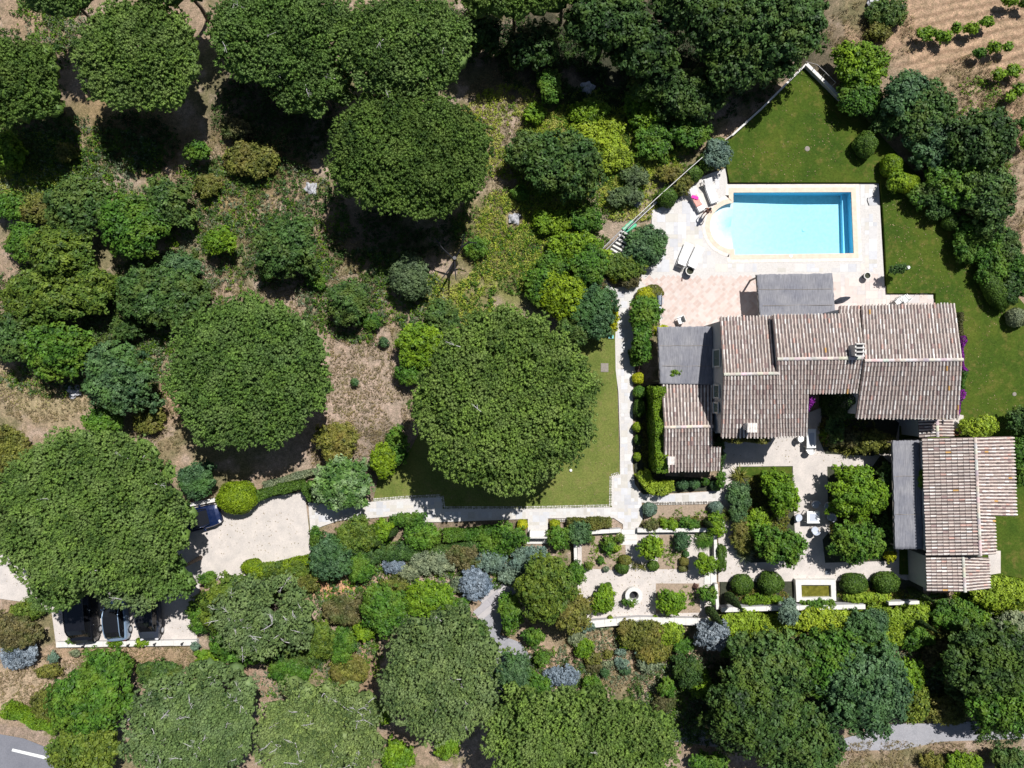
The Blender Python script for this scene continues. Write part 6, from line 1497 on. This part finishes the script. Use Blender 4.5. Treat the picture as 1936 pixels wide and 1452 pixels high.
lg2 = lounger('white sun lounger left of the pool steps with a bare mattress', 1343, 361, math.atan2(16, -6))
lg3 = lounger('white sun lounger on the lower deck beside the blue green shrub', 1294, 483, math.atan2(-22, -9))
lg4 = lounger('white sun lounger on the lower deck beside the dark planter', 1314, 488, math.atan2(-21, -10))
def cloth(name, label, px, py, h, w, l, rz, mat, cat='towel'):
    p = P(px, py, h); V = []; n, m_ = 10, 7
    for j in range(m_ + 1):
        for i in range(n + 1):
            x = (i / n - .5) * l * (1 + .04 * math.sin(j * 2.1)); y = (j / m_ - .5) * w * (1 + .06 * math.sin(i * 1.7)); V.append((x, y, .02 * math.sin(i * 1.9 + j) + .012 * math.sin(j * 2.7)))
    F = [(j * (n + 1) + i, j * (n + 1) + i + 1, (j + 1) * (n + 1) + i + 1, (j + 1) * (n + 1) + i) for j in range(m_) for i in range(n)]
    me = bpy.data.meshes.new(name); me.from_pydata(V, [], F); me.update(); me.polygons.foreach_set('use_smooth', [True] * len(F)); o = link_mesh(name, me, M[mat]); so = o.modifiers.new('t', 'SOLIDIFY'); so.thickness = .025
    o.location = p; o.rotation_euler = (0, 0, rz); return tag(o, label, cat)
cloth('towel', 'peach towel spread on the upper left sun lounger', 1317, 379, .46, .50, .95, math.atan2(15, -8), 'peach')
cloth('towel', 'crumpled magenta towel lying on top of the peach towel', 1314, 373, .52, .26, .55, math.atan2(-4, 12), 'pink')
cloth('towel', 'dark rolled towel lying on the deck below the sun loungers', 1289.5, 528, .05, .09, .32, math.radians(85), 'brown_wood')
# ---- planters
def planter(label, px, py, r, h, rim='white_stone', body='terracotta', plant=None, base=0.03):
    p = P(px, py, h * .5); root = empty('planter', (p.x, p.y, base), label=label, cat='planter')
    m = MB(); m.lathe((0, 0, 0), [(0, 0), (r * .72, 0), (r * .95, h * .6), (r * .98, h - .06)], 24); m.build('pot', M[body], root, smooth=True)
    m = MB(); m.lathe((0, 0, 0), [(r * .98, h - .07), (r * 1.06, h - .05), (r * 1.06, h), (r * .86, h), (r * .84, h - .1)], 24); m.build('rim', M[rim], root)
    m = MB(); m.lathe((0, 0, 0), [(0, h - .12), (r * .86, h - .12)], 20); m.build('soil', M['dark_soil'], root)
    if plant:
        lv = Leaves(); K = 260; d = sphere_dirs(K, .0); lv.quads(d * r * .9 * rng.uniform(.5, 1.1, (K, 1)) + [0, 0, h - .05], unit(d + rng.normal(scale=.4, size=(K, 3))), .07, rng.random(K)); lv.build('plant', M[plant], root)
    return root
planter('round dark planter with a white rim at the head of the lower sun loungers', 1303, 513, .33, .55, body='dark_fabric')
planter('round white rimmed planter standing alone right of the north pergola', 1637, 522, .27, .5, body='dark_fabric')
planter('terracotta pot on the pavement between farmhouse and outbuilding', 1803, 816, .26, .4, rim='terracotta', base=.24)
planter('small dark pot on the wall at the lower right of the parterre', 1315, 1167, .2, .4, rim='grey_wood', body='dark_fabric', base=0)
planter('small white urn at the lower left corner of the kitchen bed', 1094, 1075, .26, .45, plant='grey', base=0)
def obelisk(label, px, py, r, h):
    p = P(px, py); root = empty('plant_pyramid', p, label=label, cat='plant support'); m = MB()
    for a in range(4): m.face([(r * math.cos(a * 1.5708 + .3), r * math.sin(a * 1.5708 + .3), 0), (r * math.cos(a * 1.5708 + 1.8708), r * math.sin(a * 1.5708 + 1.8708), 0), (0, 0, h)])
    m.build('pyramid', M['brown_wood'], root); k = MB(); k.lathe((0, 0, h - .02), [(0, .1), (.05, .05), (.03, 0)], 8); k.build('finial', M['brown_wood'], root)
obelisk('small dark wooden pyramid above the citrus bush', 1314, 1108, .3, .7)

# ---- chairs and tables
def tub_chair(label, px, py, rz, seat='steel', group='round garden chairs on the courtyard gravel', r=.30):
    p = P(px, py, .45); root = empty('garden_chair', (p.x, p.y, .01), rz, label=label, cat='chair', group=group)
    m = MB(); m.lathe((0, 0, 0), [(0, .45), (r * .94, .45), (r, .42), (r, .39), (0, .39)], 24); m.build('seat', M[seat], root, smooth=False)
    m = MB(); m.lathe((0, 0, 0), [(r * .98, .42), (r * 1.06, .72), (r * 1.11, .72), (r * 1.04, .42)], 18, a0=.2, a1=2.94); m.build('backrest', M[seat], root, smooth=True)
    for k in range(4): a = .785 + k * 1.5708; m = MB(); m.tube([(math.cos(a) * r * .8, math.sin(a) * r * .8, .4), (math.cos(a) * r * .95, math.sin(a) * r * .95, 0)], .018, 6); m.build('leg', M['grey_wood'], root)
    return root
M['grey_weave'] = plain('pale_grey_weave', (.50, .54, .62), .7, var=.12, scale=40, bmp=.3)
def table(label, px, py, lx, ly, h, rz=0.0, mat='white_paint', name='garden_table'):
    p = P(px, py, h); root = empty(name, (p.x, p.y, .01), rz, label=label, cat='table')
    m = MB(); m.box((0, 0, h - .02), (lx, ly, .04)); m.build('tabletop', M[mat], root, bevel=.008)
    m = MB(); m.box((0, 0, h + .004), (lx * .6, ly * .6, .006)); m.build('table_runner', M['grey_weave'], root)
    for sx in (-1, 1):
        for sy in (-1, 1): m = MB(); m.box((sx * (lx / 2 - .05), sy * (ly / 2 - .05), (h - .04) / 2), (.05, .05, h - .04)); m.build('leg', M[mat], root)
    return root
table('square white table with a grey runner among five round chairs in the courtyard', 1538, 978, 1.0, .95, .75)
for px, py, rz, lab in ((1510, 979, 1.6, 'round pale grey chair left of the square courtyard table'), (1541, 1003, 3.1, 'round pale grey chair below the square courtyard table'), (1542, 954, 0, 'round grey chair above the square courtyard table, half shaded'),
                        (1571, 978, -1.6, 'round grey chair right of the square courtyard table, half shaded'), (1566, 957, -.8, 'round grey chair in deep leaf shade at the upper right of the courtyard table')):
    tub_chair(lab, px, py, rz, 'grey_weave')
table('long narrow white table standing by the south corner of the farmhouse', 1534, 829, .72, 1.5, .75)
tub_chair('white chair left of the long white table by the farmhouse corner', 1514, 829, 1.6, 'white_paint', 'white chairs at the long table')
tub_chair('white chair at the lower end of the long white table', 1531, 851, 3.1, 'white_paint', 'white chairs at the long table')
def patio_chair(label, px, py, rz, mat='white_paint', base=.03, group='white patio chairs near the farmhouse'):
    p = P(px, py, .45); root = empty('patio_chair', (p.x, p.y, base), rz, label=label, cat='chair', group=group)
    m = MB(); m.box((0, 0, .44), (.5, .5, .05)); m.build('seat', M[mat], root, bevel=.01)
    m = MB(); m.box((0, .24, .68), (.5, .04, .45)); m.build('backrest', M[mat], root, bevel=.01)
    for sx in (-1, 1): m = MB(); m.box((sx * .26, 0, .64), (.04, .5, .03)); m.build('armrest', M[mat], root)
    for sx in (-1, 1):
        for sy in (-1, 1): m = MB(); m.box((sx * .23, sy * .23, .22), (.035, .035, .42)); m.build('leg', M[mat], root)
    return root
patio_chair('white armchair standing on the terracotta terrace above the west pergola', 1287, 605, -1.2)
patio_chair('white chair on the side terrace above the right wing, left of two', 1698, 569, .6)
patio_chair('white chair on the side terrace above the right wing, right of two', 1711, 565, -2.4)
# stone bench
def bench():
    p = P(1018, 1009, .45); root = empty('stone_bench', (p.x, p.y, 0), label='white stone bench with low arms in the paved recess below the path', cat='bench')
    m = MB(); m.box((0, 0, .44), (1.35, .46, .09)); m.build('seat', M['white_stone'], root, bevel=.015)
    m = MB(); m.box((0, -.25, .6), (1.35, .09, .5)); m.build('backrest', M['white_stone'], root, bevel=.015)
    for sx in (-1, 1): m = MB(); m.box((sx * .64, 0, .33), (.1, .5, .66)); m.build('support', M['white_stone'], root, bevel=.01)
bench()
sheet('bench_recess', [(998, 1003), (1036, 1003), (1037, 1028), (996, 1028)], .014, M['white_stone'])

# ---- barbecue
def bbq():
    p = P(1246, 568, .9); root = empty('barbecue', (p.x, p.y, .03), label='stainless gas barbecue beside the bright yellow bush on the terrace', cat='barbecue')
    m = MB(); m.box((0, 0, .45), (.5, .8, .66)); m.build('cabinet', M['black'], root, bevel=.015)
    m = MB()
    n = 8; pr = [(.28 * math.cos(math.pi * k / n), .80 + .28 * math.sin(math.pi * k / n)) for k in range(n + 1)]
    for k in range(n): m.face([(pr[k][0], -.36, pr[k][1]), (pr[k][0], .36, pr[k][1]), (pr[k + 1][0], .36, pr[k + 1][1]), (pr[k + 1][0], -.36, pr[k + 1][1])])
    m.face([(x, .36, z) for x, z in pr]); m.face([(x, -.36, z) for x, z in pr[::-1]]); m.build('lid', M['steel'], root)
    m = MB(); m.tube([(.3, -.25, .9), (.34, -.22, .92), (.34, .22, .92), (.3, .25, .9)], .015, 6); m.build('handle', M['steel'], root)
    for sy in (-1, 1): m = MB(); m.box((0, sy * .55, .8), (.42, .28, .03)); m.build('side_shelf', M['steel'], root, bevel=.005)
    for sx in (-1, 1):
        for sy in (-1, 1): m = MB(); m.tube([(sx * .2, sy * .34 - .02, .06), (sx * .2, sy * .34 + .02, .06)], .06, 12); m.build('wheel', M['rubber'], root)
bbq()
# ---- folded parasol
def parasol():
    a, b = P(1574, 574, 1.5), P(1608, 562, 1.9); root = empty('parasol', (a.x, a.y, 0), label='closed black parasol leaning out from the north pergola corner', cat='parasol'); o = Vector((a.x, a.y, 0)); d = (b - a); m = MB(); n = 10
    u = d.normalized().cross(Vector((0, 0, 1))).normalized(); w_ = u.cross(d.normalized()); prof = [(0, .05), (.2, .20), (.5, .27), (.8, .17), (.95, .08), (1.0, .02)]; V = []
    for t, r_ in prof:
        ring = []
        for k in range(n):
            an = 6.283 * k / n; rr = r_ * (1 if k % 2 else .72); ring.append(a - o + d * t + (u * math.cos(an) + w_ * math.sin(an)) * rr)
        V.append(ring)
    for i in range(len(V) - 1):
        for k in range(n): m.face([V[i][k], V[i][(k + 1) % n], V[i + 1][(k + 1) % n], V[i + 1][k]])
    m.build('canopy', M['dark_fabric'], root); m = MB(); m.tube([Vector((-.5, -.1, .03)), Vector((-.45, -.1, 1.3)), a - o], .03, 8); m.build('pole', M['grey_wood'], root); m = MB(); m.lathe((-.5, -.1, .03), [(0, .06), (.26, .05), (.28, 0)], 20); m.build('base', M['black'], root)
parasol()
# ---- small ground things
def disc(name, label, px, py, r, mat, z, cat, h=.03):
    p = P(px, py); m = MB(); m.lathe((0, 0, 0), [(0, h), (r * .82, h), (r * .86, h * .6), (r, h * .6), (r, 0)], 20); o = m.build(name, M[mat]); o.location = (p.x, p.y, z); return tag(o, label, cat)
disc('drain_cover', 'round brown drain cover on the long path', 1206, 697, .26, 'brown_wood', .022, 'drain cover')
disc('sprinkler', 'small stone ringed sprinkler in the middle of the pool lawn', 1524, 283, .2, 'grey_wood', .22, 'sprinkler')
disc('sprinkler', 'small square sprinkler box on the right hand lawn', 1914, 745, .16, 'grey_wood', .22, 'sprinkler')
disc('lamp', 'small round white lamp on the mown lawn beside the central pine', 1079, 889, .11, 'white_paint', .012, 'lamp', .12)
disc('lamp', 'round white lamp on the pool lawn beside the slim leaning tree', 1712, 507, .15, 'white_paint', .22, 'lamp', .22)
def plate(name, label, px, py, lx, ly, mat, z, cat, h=.03, rz=0.0):
    p = P(px, py); root = empty(name, (p.x, p.y, z), rz, label=label, cat=cat); m = MB(); m.box((0, 0, h / 2), (lx, ly, h)); m.build('frame', M['grey_wood'], root)
    m = MB(); m.box((0, 0, h + .004), (lx * .86, ly * .86, .012)); m.build('lid', M[mat], root, bevel=.003); return root
plate('inspection_cover', 'square grey metal cover in the courtyard gravel above the pond', 1565, 1081, .5, .48, 'plate', .006, 'inspection cover')
plate('inspection_cover', 'square brown inspection cover at the edge of the mown lawn', 1143, 695, .6, .7, 'grey_wood', .01, 'inspection cover')
plate('lawn_box', 'small turquoise box on the mown lawn beside the path', 1155, 637, .44, .3, 'turquoise', .01, 'box', .1)
cloth('doormat', 'mint green mat lying at the head of the stairs by the fence', 1190, 429, .04, .62, 1.1, math.radians(42), 'mint', 'mat')
def pole_set():
    root = empty('pool_net', P(1641, 380, .06), label='dark curved pool hose and pole lying on the deck right of the pool', cat='pool net')
    m = MB(); m.tube([(0, .25, 0), (-.05, .1, 0), (.0, -.1, 0), (.1, -.35, 0)], .028, 6); m.build('pole', M['black'], root)
    m = MB(); m.tube([(.15, .2, 0), (.3, .33, 0), (.5, .36, 0), (.68, .4, 0)], .015, 6); m.build('hose', M['black'], root)
pole_set()
def rocks(label, px, py, r, n, seed, mat='rock', name='rock'):
    rr = random.Random(seed); bm = bmesh.new(); p = P(px, py)
    mtx = Matrix.Translation((0, 0, r * .15)); bmesh.ops.create_icosphere(bm, subdivisions=3, radius=r, matrix=mtx)
    for v in bm.verts:
        k = 1 + .28 * math.sin(v.co.x * 4 / r + seed) * math.sin(v.co.y * 3.3 / r + 1) + .14 * math.sin(v.co.y * 8 / r + v.co.z * 6 / r) + rr.uniform(-.05, .05); v.co.x *= k; v.co.y *= k; v.co.z *= .5 * k
    me = bpy.data.meshes.new(name); bm.to_mesh(me); bm.free(); o = link_mesh(name, me, M[mat]); o.location = p; o.rotation_euler = (0, 0, rr.uniform(0, 6)); return tag(o, label, 'rock', 'pale rocks lying in the wood')
rocks('pale bluish rock at the shadow edge of the joined pines', 588, 356, .5, 1, 1)
rocks('pale rock in the yellow grass right of the dark pine', 972, 414, .45, 1, 2)
rocks('bluish rock in deep shade below the top trees', 1110, 168, .5, 1, 3)
rocks('pale rock under the bluish green tree at the left', 140, 740, .5, 1, 4)
rocks('pale rock beside the diagonal fence', 1205, 385, .3, 1, 5)
rocks('grey rock at the top beside the vineyard', 1652, 4, .5, 1, 6)
for i, (px, py) in enumerate(((158, 1221), (243, 1219), (293, 1217), (345, 1216))):
    p = P(px, py, .5); m = MB(); m.lathe((0, 0, 0), [(.05, 0), (.05, .28), (.08, .30), (.06, .38), (0, .40)], 12); o = m.build('wall_light', M['black']); o.location = (p.x, p.y, .36)
    tag(o, ['black wall light in front of the van', 'black wall light between the two green tufts', 'black wall light right of the second green tuft', 'rightmost black wall light on the car park wall'][i], 'light', 'black lights on the car park wall')

# ---- cars
def car(label, px, py, rz, L, W, Hh, paint, kind='hatch', glass_roof=False):
    """x = forward"""
    p = P(px, py, Hh * .55); root = empty('parked_car', (p.x, p.y, .01), rz, label=label, cat='car', group='cars parked on the gravel'); hw = W / 2
    van = kind == 'van'
    # body: stations (x, half width, belt height)
    st = [(-.5, .72, .62), (-.485, .86, .80), (-.44, .95, .86), (-.3, 1.0, .88), (0, 1.0, .87), (.2, .99, .84), (.34, .96, .77), (.43, .88, .70), (.485, .74, .58), (.5, .60, .50)]
    if van: st = [(-.5, .80, .7), (-.49, .95, .95), (-.44, .99, 1.0), (0, 1.0, 1.0), (.3, .99, .98), (.42, .93, .90), (.485, .80, .75), (.5, .66, .62)]
    m = MB(); rings = []
    for x, w_, b_ in st:
        X = x * L; w2 = hw * w_; zb = .24 + (.06 if abs(x) > .47 else 0); zt = b_ * Hh * .72 + .0
        rings.append([(X, -w2 * .94, zb), (X, -w2, zb + .12), (X, -w2, zt - .16), (X, -w2 * .93, zt - .03), (X, -w2 * .55, zt + .02), (X, 0, zt + .035), (X, w2 * .55, zt + .02), (X, w2 * .93, zt - .03), (X, w2, zt - .16), (X, w2, zb + .12), (X, w2 * .94, zb)])
    for i in range(len(rings) - 1):
        for k in range(10): m.face([rings[i][k], rings[i + 1][k], rings[i + 1][k + 1], rings[i][k + 1]])
        m.face([rings[i][0], rings[i][10], rings[i + 1][10], rings[i + 1][0]])
    m.face(rings[0]); m.face(rings[-1][::-1])
    body = m.build('body', M[paint], root, smooth=True)
    # cabin: glass lower band, painted roof
    cs = [(-.44, .70, 0), (-.36, .76, .8), (-.25, .80, .97), (-.05, .82, 1.0), (.08, .80, .97), (.17, .78, .72), (.30, .70, 0)]
    if van: cs = [(-.485, .84, 0), (-.475, .86, .9), (-.44, .88, 1.0), (.0, .88, 1.0), (.22, .86, .96), (.30, .84, .7), (.40, .80, 0)]
    zb = Hh * .60; g = MB(); rf = MB(); R2 = []
    for x, w_, t in cs:
        X = x * L; w0 = hw * w_ * 1.08; w1 = hw * w_ * (.93 - .02 * t); zt = zb + (Hh - zb) * t
        R2.append([(X, -w0, zb), (X, -w1, zt - .03 * t), (X, -w1 * .6, zt + .015 * t), (X, 0, zt + .025 * t), (X, w1 * .6, zt + .015 * t), (X, w1, zt - .03 * t), (X, w0, zb)])
    for i in range(len(R2) - 1):
        top = cs[i][2] > .75 and cs[i + 1][2] > .9 or cs[i][2] > .9 and cs[i + 1][2] > .9
        for k in range(6):
            q = [R2[i][k], R2[i + 1][k], R2[i + 1][k + 1], R2[i][k + 1]]
            if top and 0 < k < 5: rf.face([(a, b, c + .004) for a, b, c in q])
            g.face(q)
    g.build('windows', M['glass'], root, smooth=True)
    rf.build('roof', M['glass' if glass_roof else paint], root, smooth=True)
    for s_ in (-1, 1):
        m = MB()      # roof rail / side frame between glass and roof
        m.tube([(x * L, s_ * hw * w_ * (.93 - .02 * t) * 1.0, zb + (Hh - zb) * t - .02 * t + .01) for x, w_, t in cs], .035, 6); m.build('side_rail', M[paint], root, smooth=True)
        m = MB(); m.box((.20 * L, s_ * (hw + .07), Hh * .62), (.14, .16, .11)); m.build('mirror', M[paint], root, bevel=.03)
        m = MB(); m.box((.462 * L, s_ * hw * .66, Hh * .44), (.16, hw * .3, .12), -s_ * .35); m.build('headlight', M['lamp'], root, bevel=.03)
        m = MB(); m.box((-.485 * L, s_ * hw * .70, Hh * .50), (.08, hw * .22, .16)); m.build('tail_light', M['lamp_red'], root, bevel=.02)
        for fx in (-.31, .32):
            w3 = MB(); w3.tube([(fx * L, s_ * (hw - .2), .31), (fx * L, s_ * (hw + .005), .31)], .31, 20); wh = w3.build('wheel', M['rubber'], root)
            w3 = MB(); w3.tube([(fx * L, s_ * (hw - .02), .31), (fx * L, s_ * (hw + .015), .31)], .19, 14); w3.build('rim', M['steel'], wh)
    m = MB(); m.box((.497 * L, 0, .38), (.05, W * .66, .14)); m.build('bumper', M['black'], root, bevel=.02)
    m = MB(); m.box((-.5 * L, 0, .42), (.04, .5, .11)); m.build('number_plate', M['white_paint'], root)
    return root
car('pale blue hatchback with a dark glass roof between two darker cars', 217, 1168, rad(96), 3.7, 1.68, 1.48, 'car_blue', glass_roof=True)
car('slate coloured hatchback parked at the right of the three cars', 279, 1164, rad(-88), 4.1, 1.75, 1.45, 'car_grey', glass_roof=True)
car('black van parked at the left of the three cars in deep shade', 152, 1160, rad(-85), 4.8, 1.95, 1.95, 'car_black', kind='van')
car('navy blue car half hidden under the huge pine beside the clipped dome', 364, 984, rad(14), 4.3, 1.78, 1.45, 'car_navy')

# ---- standing person beside the pool
def person(label, px, py, rz, h=1.72):
    root = empty('person', (*P(px, py)[:2], .03), rz, label=label, cat='person'); k = h / 1.72
    # joints: pelvis first (root of the skin)
    J = [(0, 0, .95, .135, .095), (0, .0, 1.12, .12, .085), (0, -.01, 1.30, .155, .10), (0, 0, 1.43, .10, .08), (0, .01, 1.51, .052, .055),
         (.09, 0, .88, .095, .10), (.11, .03, .50, .058, .062), (.115, -.02, .10, .038, .042), (.12, .10, .04, .042, .03), (.125, .19, .03, .034, .02),
         (-.09, 0, .88, .095, .10), (-.10, -.02, .50, .058, .062), (-.11, -.08, .10, .038, .042), (-.12, .04, .04, .042, .03), (-.125, .13, .03, .034, .02),
         (.19, 0, 1.40, .055, .055), (.27, -.06, 1.14, .042, .042), (.25, .06, .92, .030, .030), (.24, .10, .86, .032, .018),
         (-.19, 0, 1.40, .055, .055), (-.30, -.04, 1.15, .042, .042), (-.27, .10, .95, .030, .030), (-.26, .14, .89, .032, .018)]
    E = [(0, 1), (1, 2), (2, 3), (3, 4), (0, 5), (5, 6), (6, 7), (7, 8), (8, 9), (0, 10), (10, 11), (11, 12), (12, 13), (13, 14), (3, 15), (15, 16), (16, 17), (17, 18), (3, 19), (19, 20), (20, 21), (21, 22)]
    me = bpy.data.meshes.new('body'); me.from_pydata([(a * k, b * k, c * k) for a, b, c, _, _ in J], E, []); o = link_mesh('body', me, M['skin'], root)
    sm = o.modifiers.new('skin', 'SKIN'); sm.use_smooth_shade = True
    for i, j in enumerate(J): me.skin_vertices[0].data[i].radius = (j[3] * k, j[4] * k)
    me.skin_vertices[0].data[0].use_root = True; o.modifiers.new('sub', 'SUBSURF').levels = 1; o.modifiers['sub'].render_levels = 2
    # fingers, each its own chain
    for s_, hx, hy, hz in ((1, .24, .10, .86), (-1, -.26, .14, .89)):
        for q in range(5):
            f = bpy.data.meshes.new('finger'); off = (q - 1.5) * .018; Lf = (.07, .08, .085, .075, .06)[q] if q < 4 else .055
            if q < 4: pts = [(hx + s_ * .0, hy + off, hz - .01), (hx, hy + off * 1.15 + .006, hz - .04 - Lf * .3), (hx - s_ * .012, hy + off * 1.15 + .016, hz - .04 - Lf * .8)]
            else: pts = [(hx, hy + .03, hz + .01), (hx - s_ * .01, hy + .055, hz - .015), (hx - s_ * .012, hy + .065, hz - .045)]
            f.from_pydata([(a * k, b * k, c * k) for a, b, c in pts], [(0, 1), (1, 2)], []); fo = link_mesh('finger', f, M['skin'], o); sk = fo.modifiers.new('skin', 'SKIN'); sk.use_smooth_shade = True
            for i in range(3): f.skin_vertices[0].data[i].radius = ((.0095, .009, .0075)[i],) * 2
            fo.modifiers.new('sub', 'SUBSURF').levels = 1
    bm = bmesh.new(); bmesh.ops.create_uvsphere(bm, u_segments=20, v_segments=14, radius=.105)
    for v in bm.verts:
        x, y, z = v.co
        v.co.x *= .78; v.co.z *= 1.14; v.co.y *= .95
        if z < -.02: v.co.x *= 1 + z * 2.2; v.co.y += .012
        if abs(x) < .02 and -.03 < z < .02 and y > .08: v.co.y += .022          # nose
        if .02 < abs(x) < .055 and 0 < z < .035 and y > .06: v.co.y -= .008      # eye sockets
    me2 = bpy.data.meshes.new('head'); bm.to_mesh(me2); bm.free(); ho = link_mesh('head', me2, M['skin'], o); ho.location = (0, .02, 1.62 * k); me2.polygons.foreach_set('use_smooth', [True] * len(me2.polygons))
    for s_ in (-1, 1):
        m = MB(); m.lathe((0, 0, 0), [(0, .012), (.009, .006), (.010, 0), (0, -.01)], 8); e = m.build('eye', M['black'], ho); e.location = (s_ * .033, .088, .012)
        m = MB(); m.box((s_ * .083, -.005, 0), (.014, .035, .055)); m.build('ear', M['skin'], ho, bevel=.008)
    m = MB(); m.box((0, .092, -.052), (.045, .012, .012)); m.build('mouth', M['swimwear'], ho, bevel=.004)
    bm = bmesh.new(); bmesh.ops.create_uvsphere(bm, u_segments=20, v_segments=14, radius=.118); 
    for v in list(bm.verts):
        v.co.x *= .84; v.co.z *= 1.10
        if v.co.z < 0: v.co.z *= 1.5; v.co.y -= .012
    bmesh.ops.delete(bm, geom=[v for v in bm.verts if v.co.y > .045 and v.co.z < .055], context='VERTS'); me3 = bpy.data.meshes.new('hair'); bm.to_mesh(me3); bm.free(); hr = link_mesh('hair', me3, M['hair'], o); hr.location = (0, .008, 1.635 * k)
    m = MB()      # swim shorts wrap hips and upper thighs
    n = 18; rings = [(.115, .165, 1.03, 0), (.13, .175, .95, 0), (.135, .185, .86, 0)]
    for i in range(2):
        for q in range(n):
            a0, a1 = 6.283 * q / n, 6.283 * (q + 1) / n; ry0, rx0, z0, _ = rings[i]; ry1, rx1, z1, _ = rings[i + 1]
            m.face([(rx0 * math.cos(a0) * k, ry0 * math.sin(a0) * k, z0 * k), (rx0 * math.cos(a1) * k, ry0 * math.sin(a1) * k, z0 * k), (rx1 * math.cos(a1) * k, ry1 * math.sin(a1) * k, z1 * k), (rx1 * math.cos(a0) * k, ry1 * math.sin(a0) * k, z1 * k)])
    for s_ in (-1, 1):
        for q in range(12):
            a0, a1 = 6.283 * q / 12, 6.283 * (q + 1) / 12; cx = s_ * .095
            m.face([((cx + .095 * math.cos(a0)) * k, .115 * math.sin(a0) * k, .87 * k), ((cx + .095 * math.cos(a1)) * k, .115 * math.sin(a1) * k, .87 * k), ((cx + .088 * math.cos(a1)) * k, .1 * math.sin(a1) * k, .68 * k), ((cx + .088 * math.cos(a0)) * k, .1 * math.sin(a0) * k, .68 * k)])
    m.build('shorts', M['swimwear'], o, smooth=True)
    return root
person('person in dark maroon swimwear standing on the deck between sun loungers and pool', 1331.5, 405, rad(-35))

def litter(name, polys, n, kind, size, z, edge=None):
    """fallen leaves lying flat inside outlines"""
    P_ = []; polys = [np.array(p, float) for p in polys]
    for p in polys:
        k = int(n / len(polys)); lo, hi = p.min(0), p.max(0); q = rng.uniform(lo, hi, (k * 3, 2)); q = q[in_poly(q[:, 0], q[:, 1], [tuple(v) for v in p])]
        w = fbm(q[:, 0] / S, q[:, 1] / S, 2.5, 111, 3); q = q[w > .48][:k]; P_.append(q)
    q = np.concatenate(P_); c = np.stack([(q[:, 0] - 968) / S, (726 - q[:, 1]) / S, np.full(len(q), z)], 1) + rng.uniform(0, .02, (len(q), 1)) * [0, 0, 1]
    lv = Leaves(); lv.quads(c, unit(rng.normal(scale=.25, size=(len(q), 3)) + [0, 0, 1]), size * rng.uniform(.6, 1.4, len(q)), rng.random(len(q)), 1.6); tag(lv.build(name, M[kind]), kind='stuff')
litter('leaf_litter', [[(x, y) for x, y in park if x > -50], [(1362, 830), (1530, 830), (1690, 870), (1700, 1090), (1360, 1095)], [(1092, 1008), (1354, 1006), (1356, 1168), (1092, 1172)]], 1300, 'dry', .06, .014)
litter('lawn_litter', [[(1378, 346), (1386, 252), (1524, 122), (1640, 232), (1700, 300), (1885, 520), (2000, 700), (1900, 800), (1830, 790), (1806, 570), (1680, 550), (1664, 350)]], 1500, 'dry', .06, .235)
litter('lawn_litter', [[(1166, 620), (1172, 897), (1157, 958), (990, 962), (840, 940), (720, 940), (1100, 880)]], 600, 'dry', .06, .02)

_AV = AVOID; AVOID = []
field('bed_plants', [(1440, 975, 50, 80), (1625, 975, 62, 85), (1600, 815, 55, 42), (1430, 1124, 58, 14), (1650, 1124, 70, 15), (1228, 830, 16, 85), (1290, 985, 62, 10)], 4200, 'olive', .17, .3, zb=.03, seedn=121, thr=.40, leaves=11, nscale=.8)
field('bed_herbs', [(1440, 975, 50, 80), (1625, 975, 62, 85), (1600, 815, 55, 42), (1430, 1124, 58, 14), (1650, 1124, 70, 15), (1140, 1045, 36, 24), (1272, 1045, 24, 28), (1280, 1130, 36, 24), (1290, 975, 62, 14)], 1500, 'lime', .15, .25, zb=.03, seedn=125, thr=.52, leaves=10, nscale=.6)
AVOID = _AV
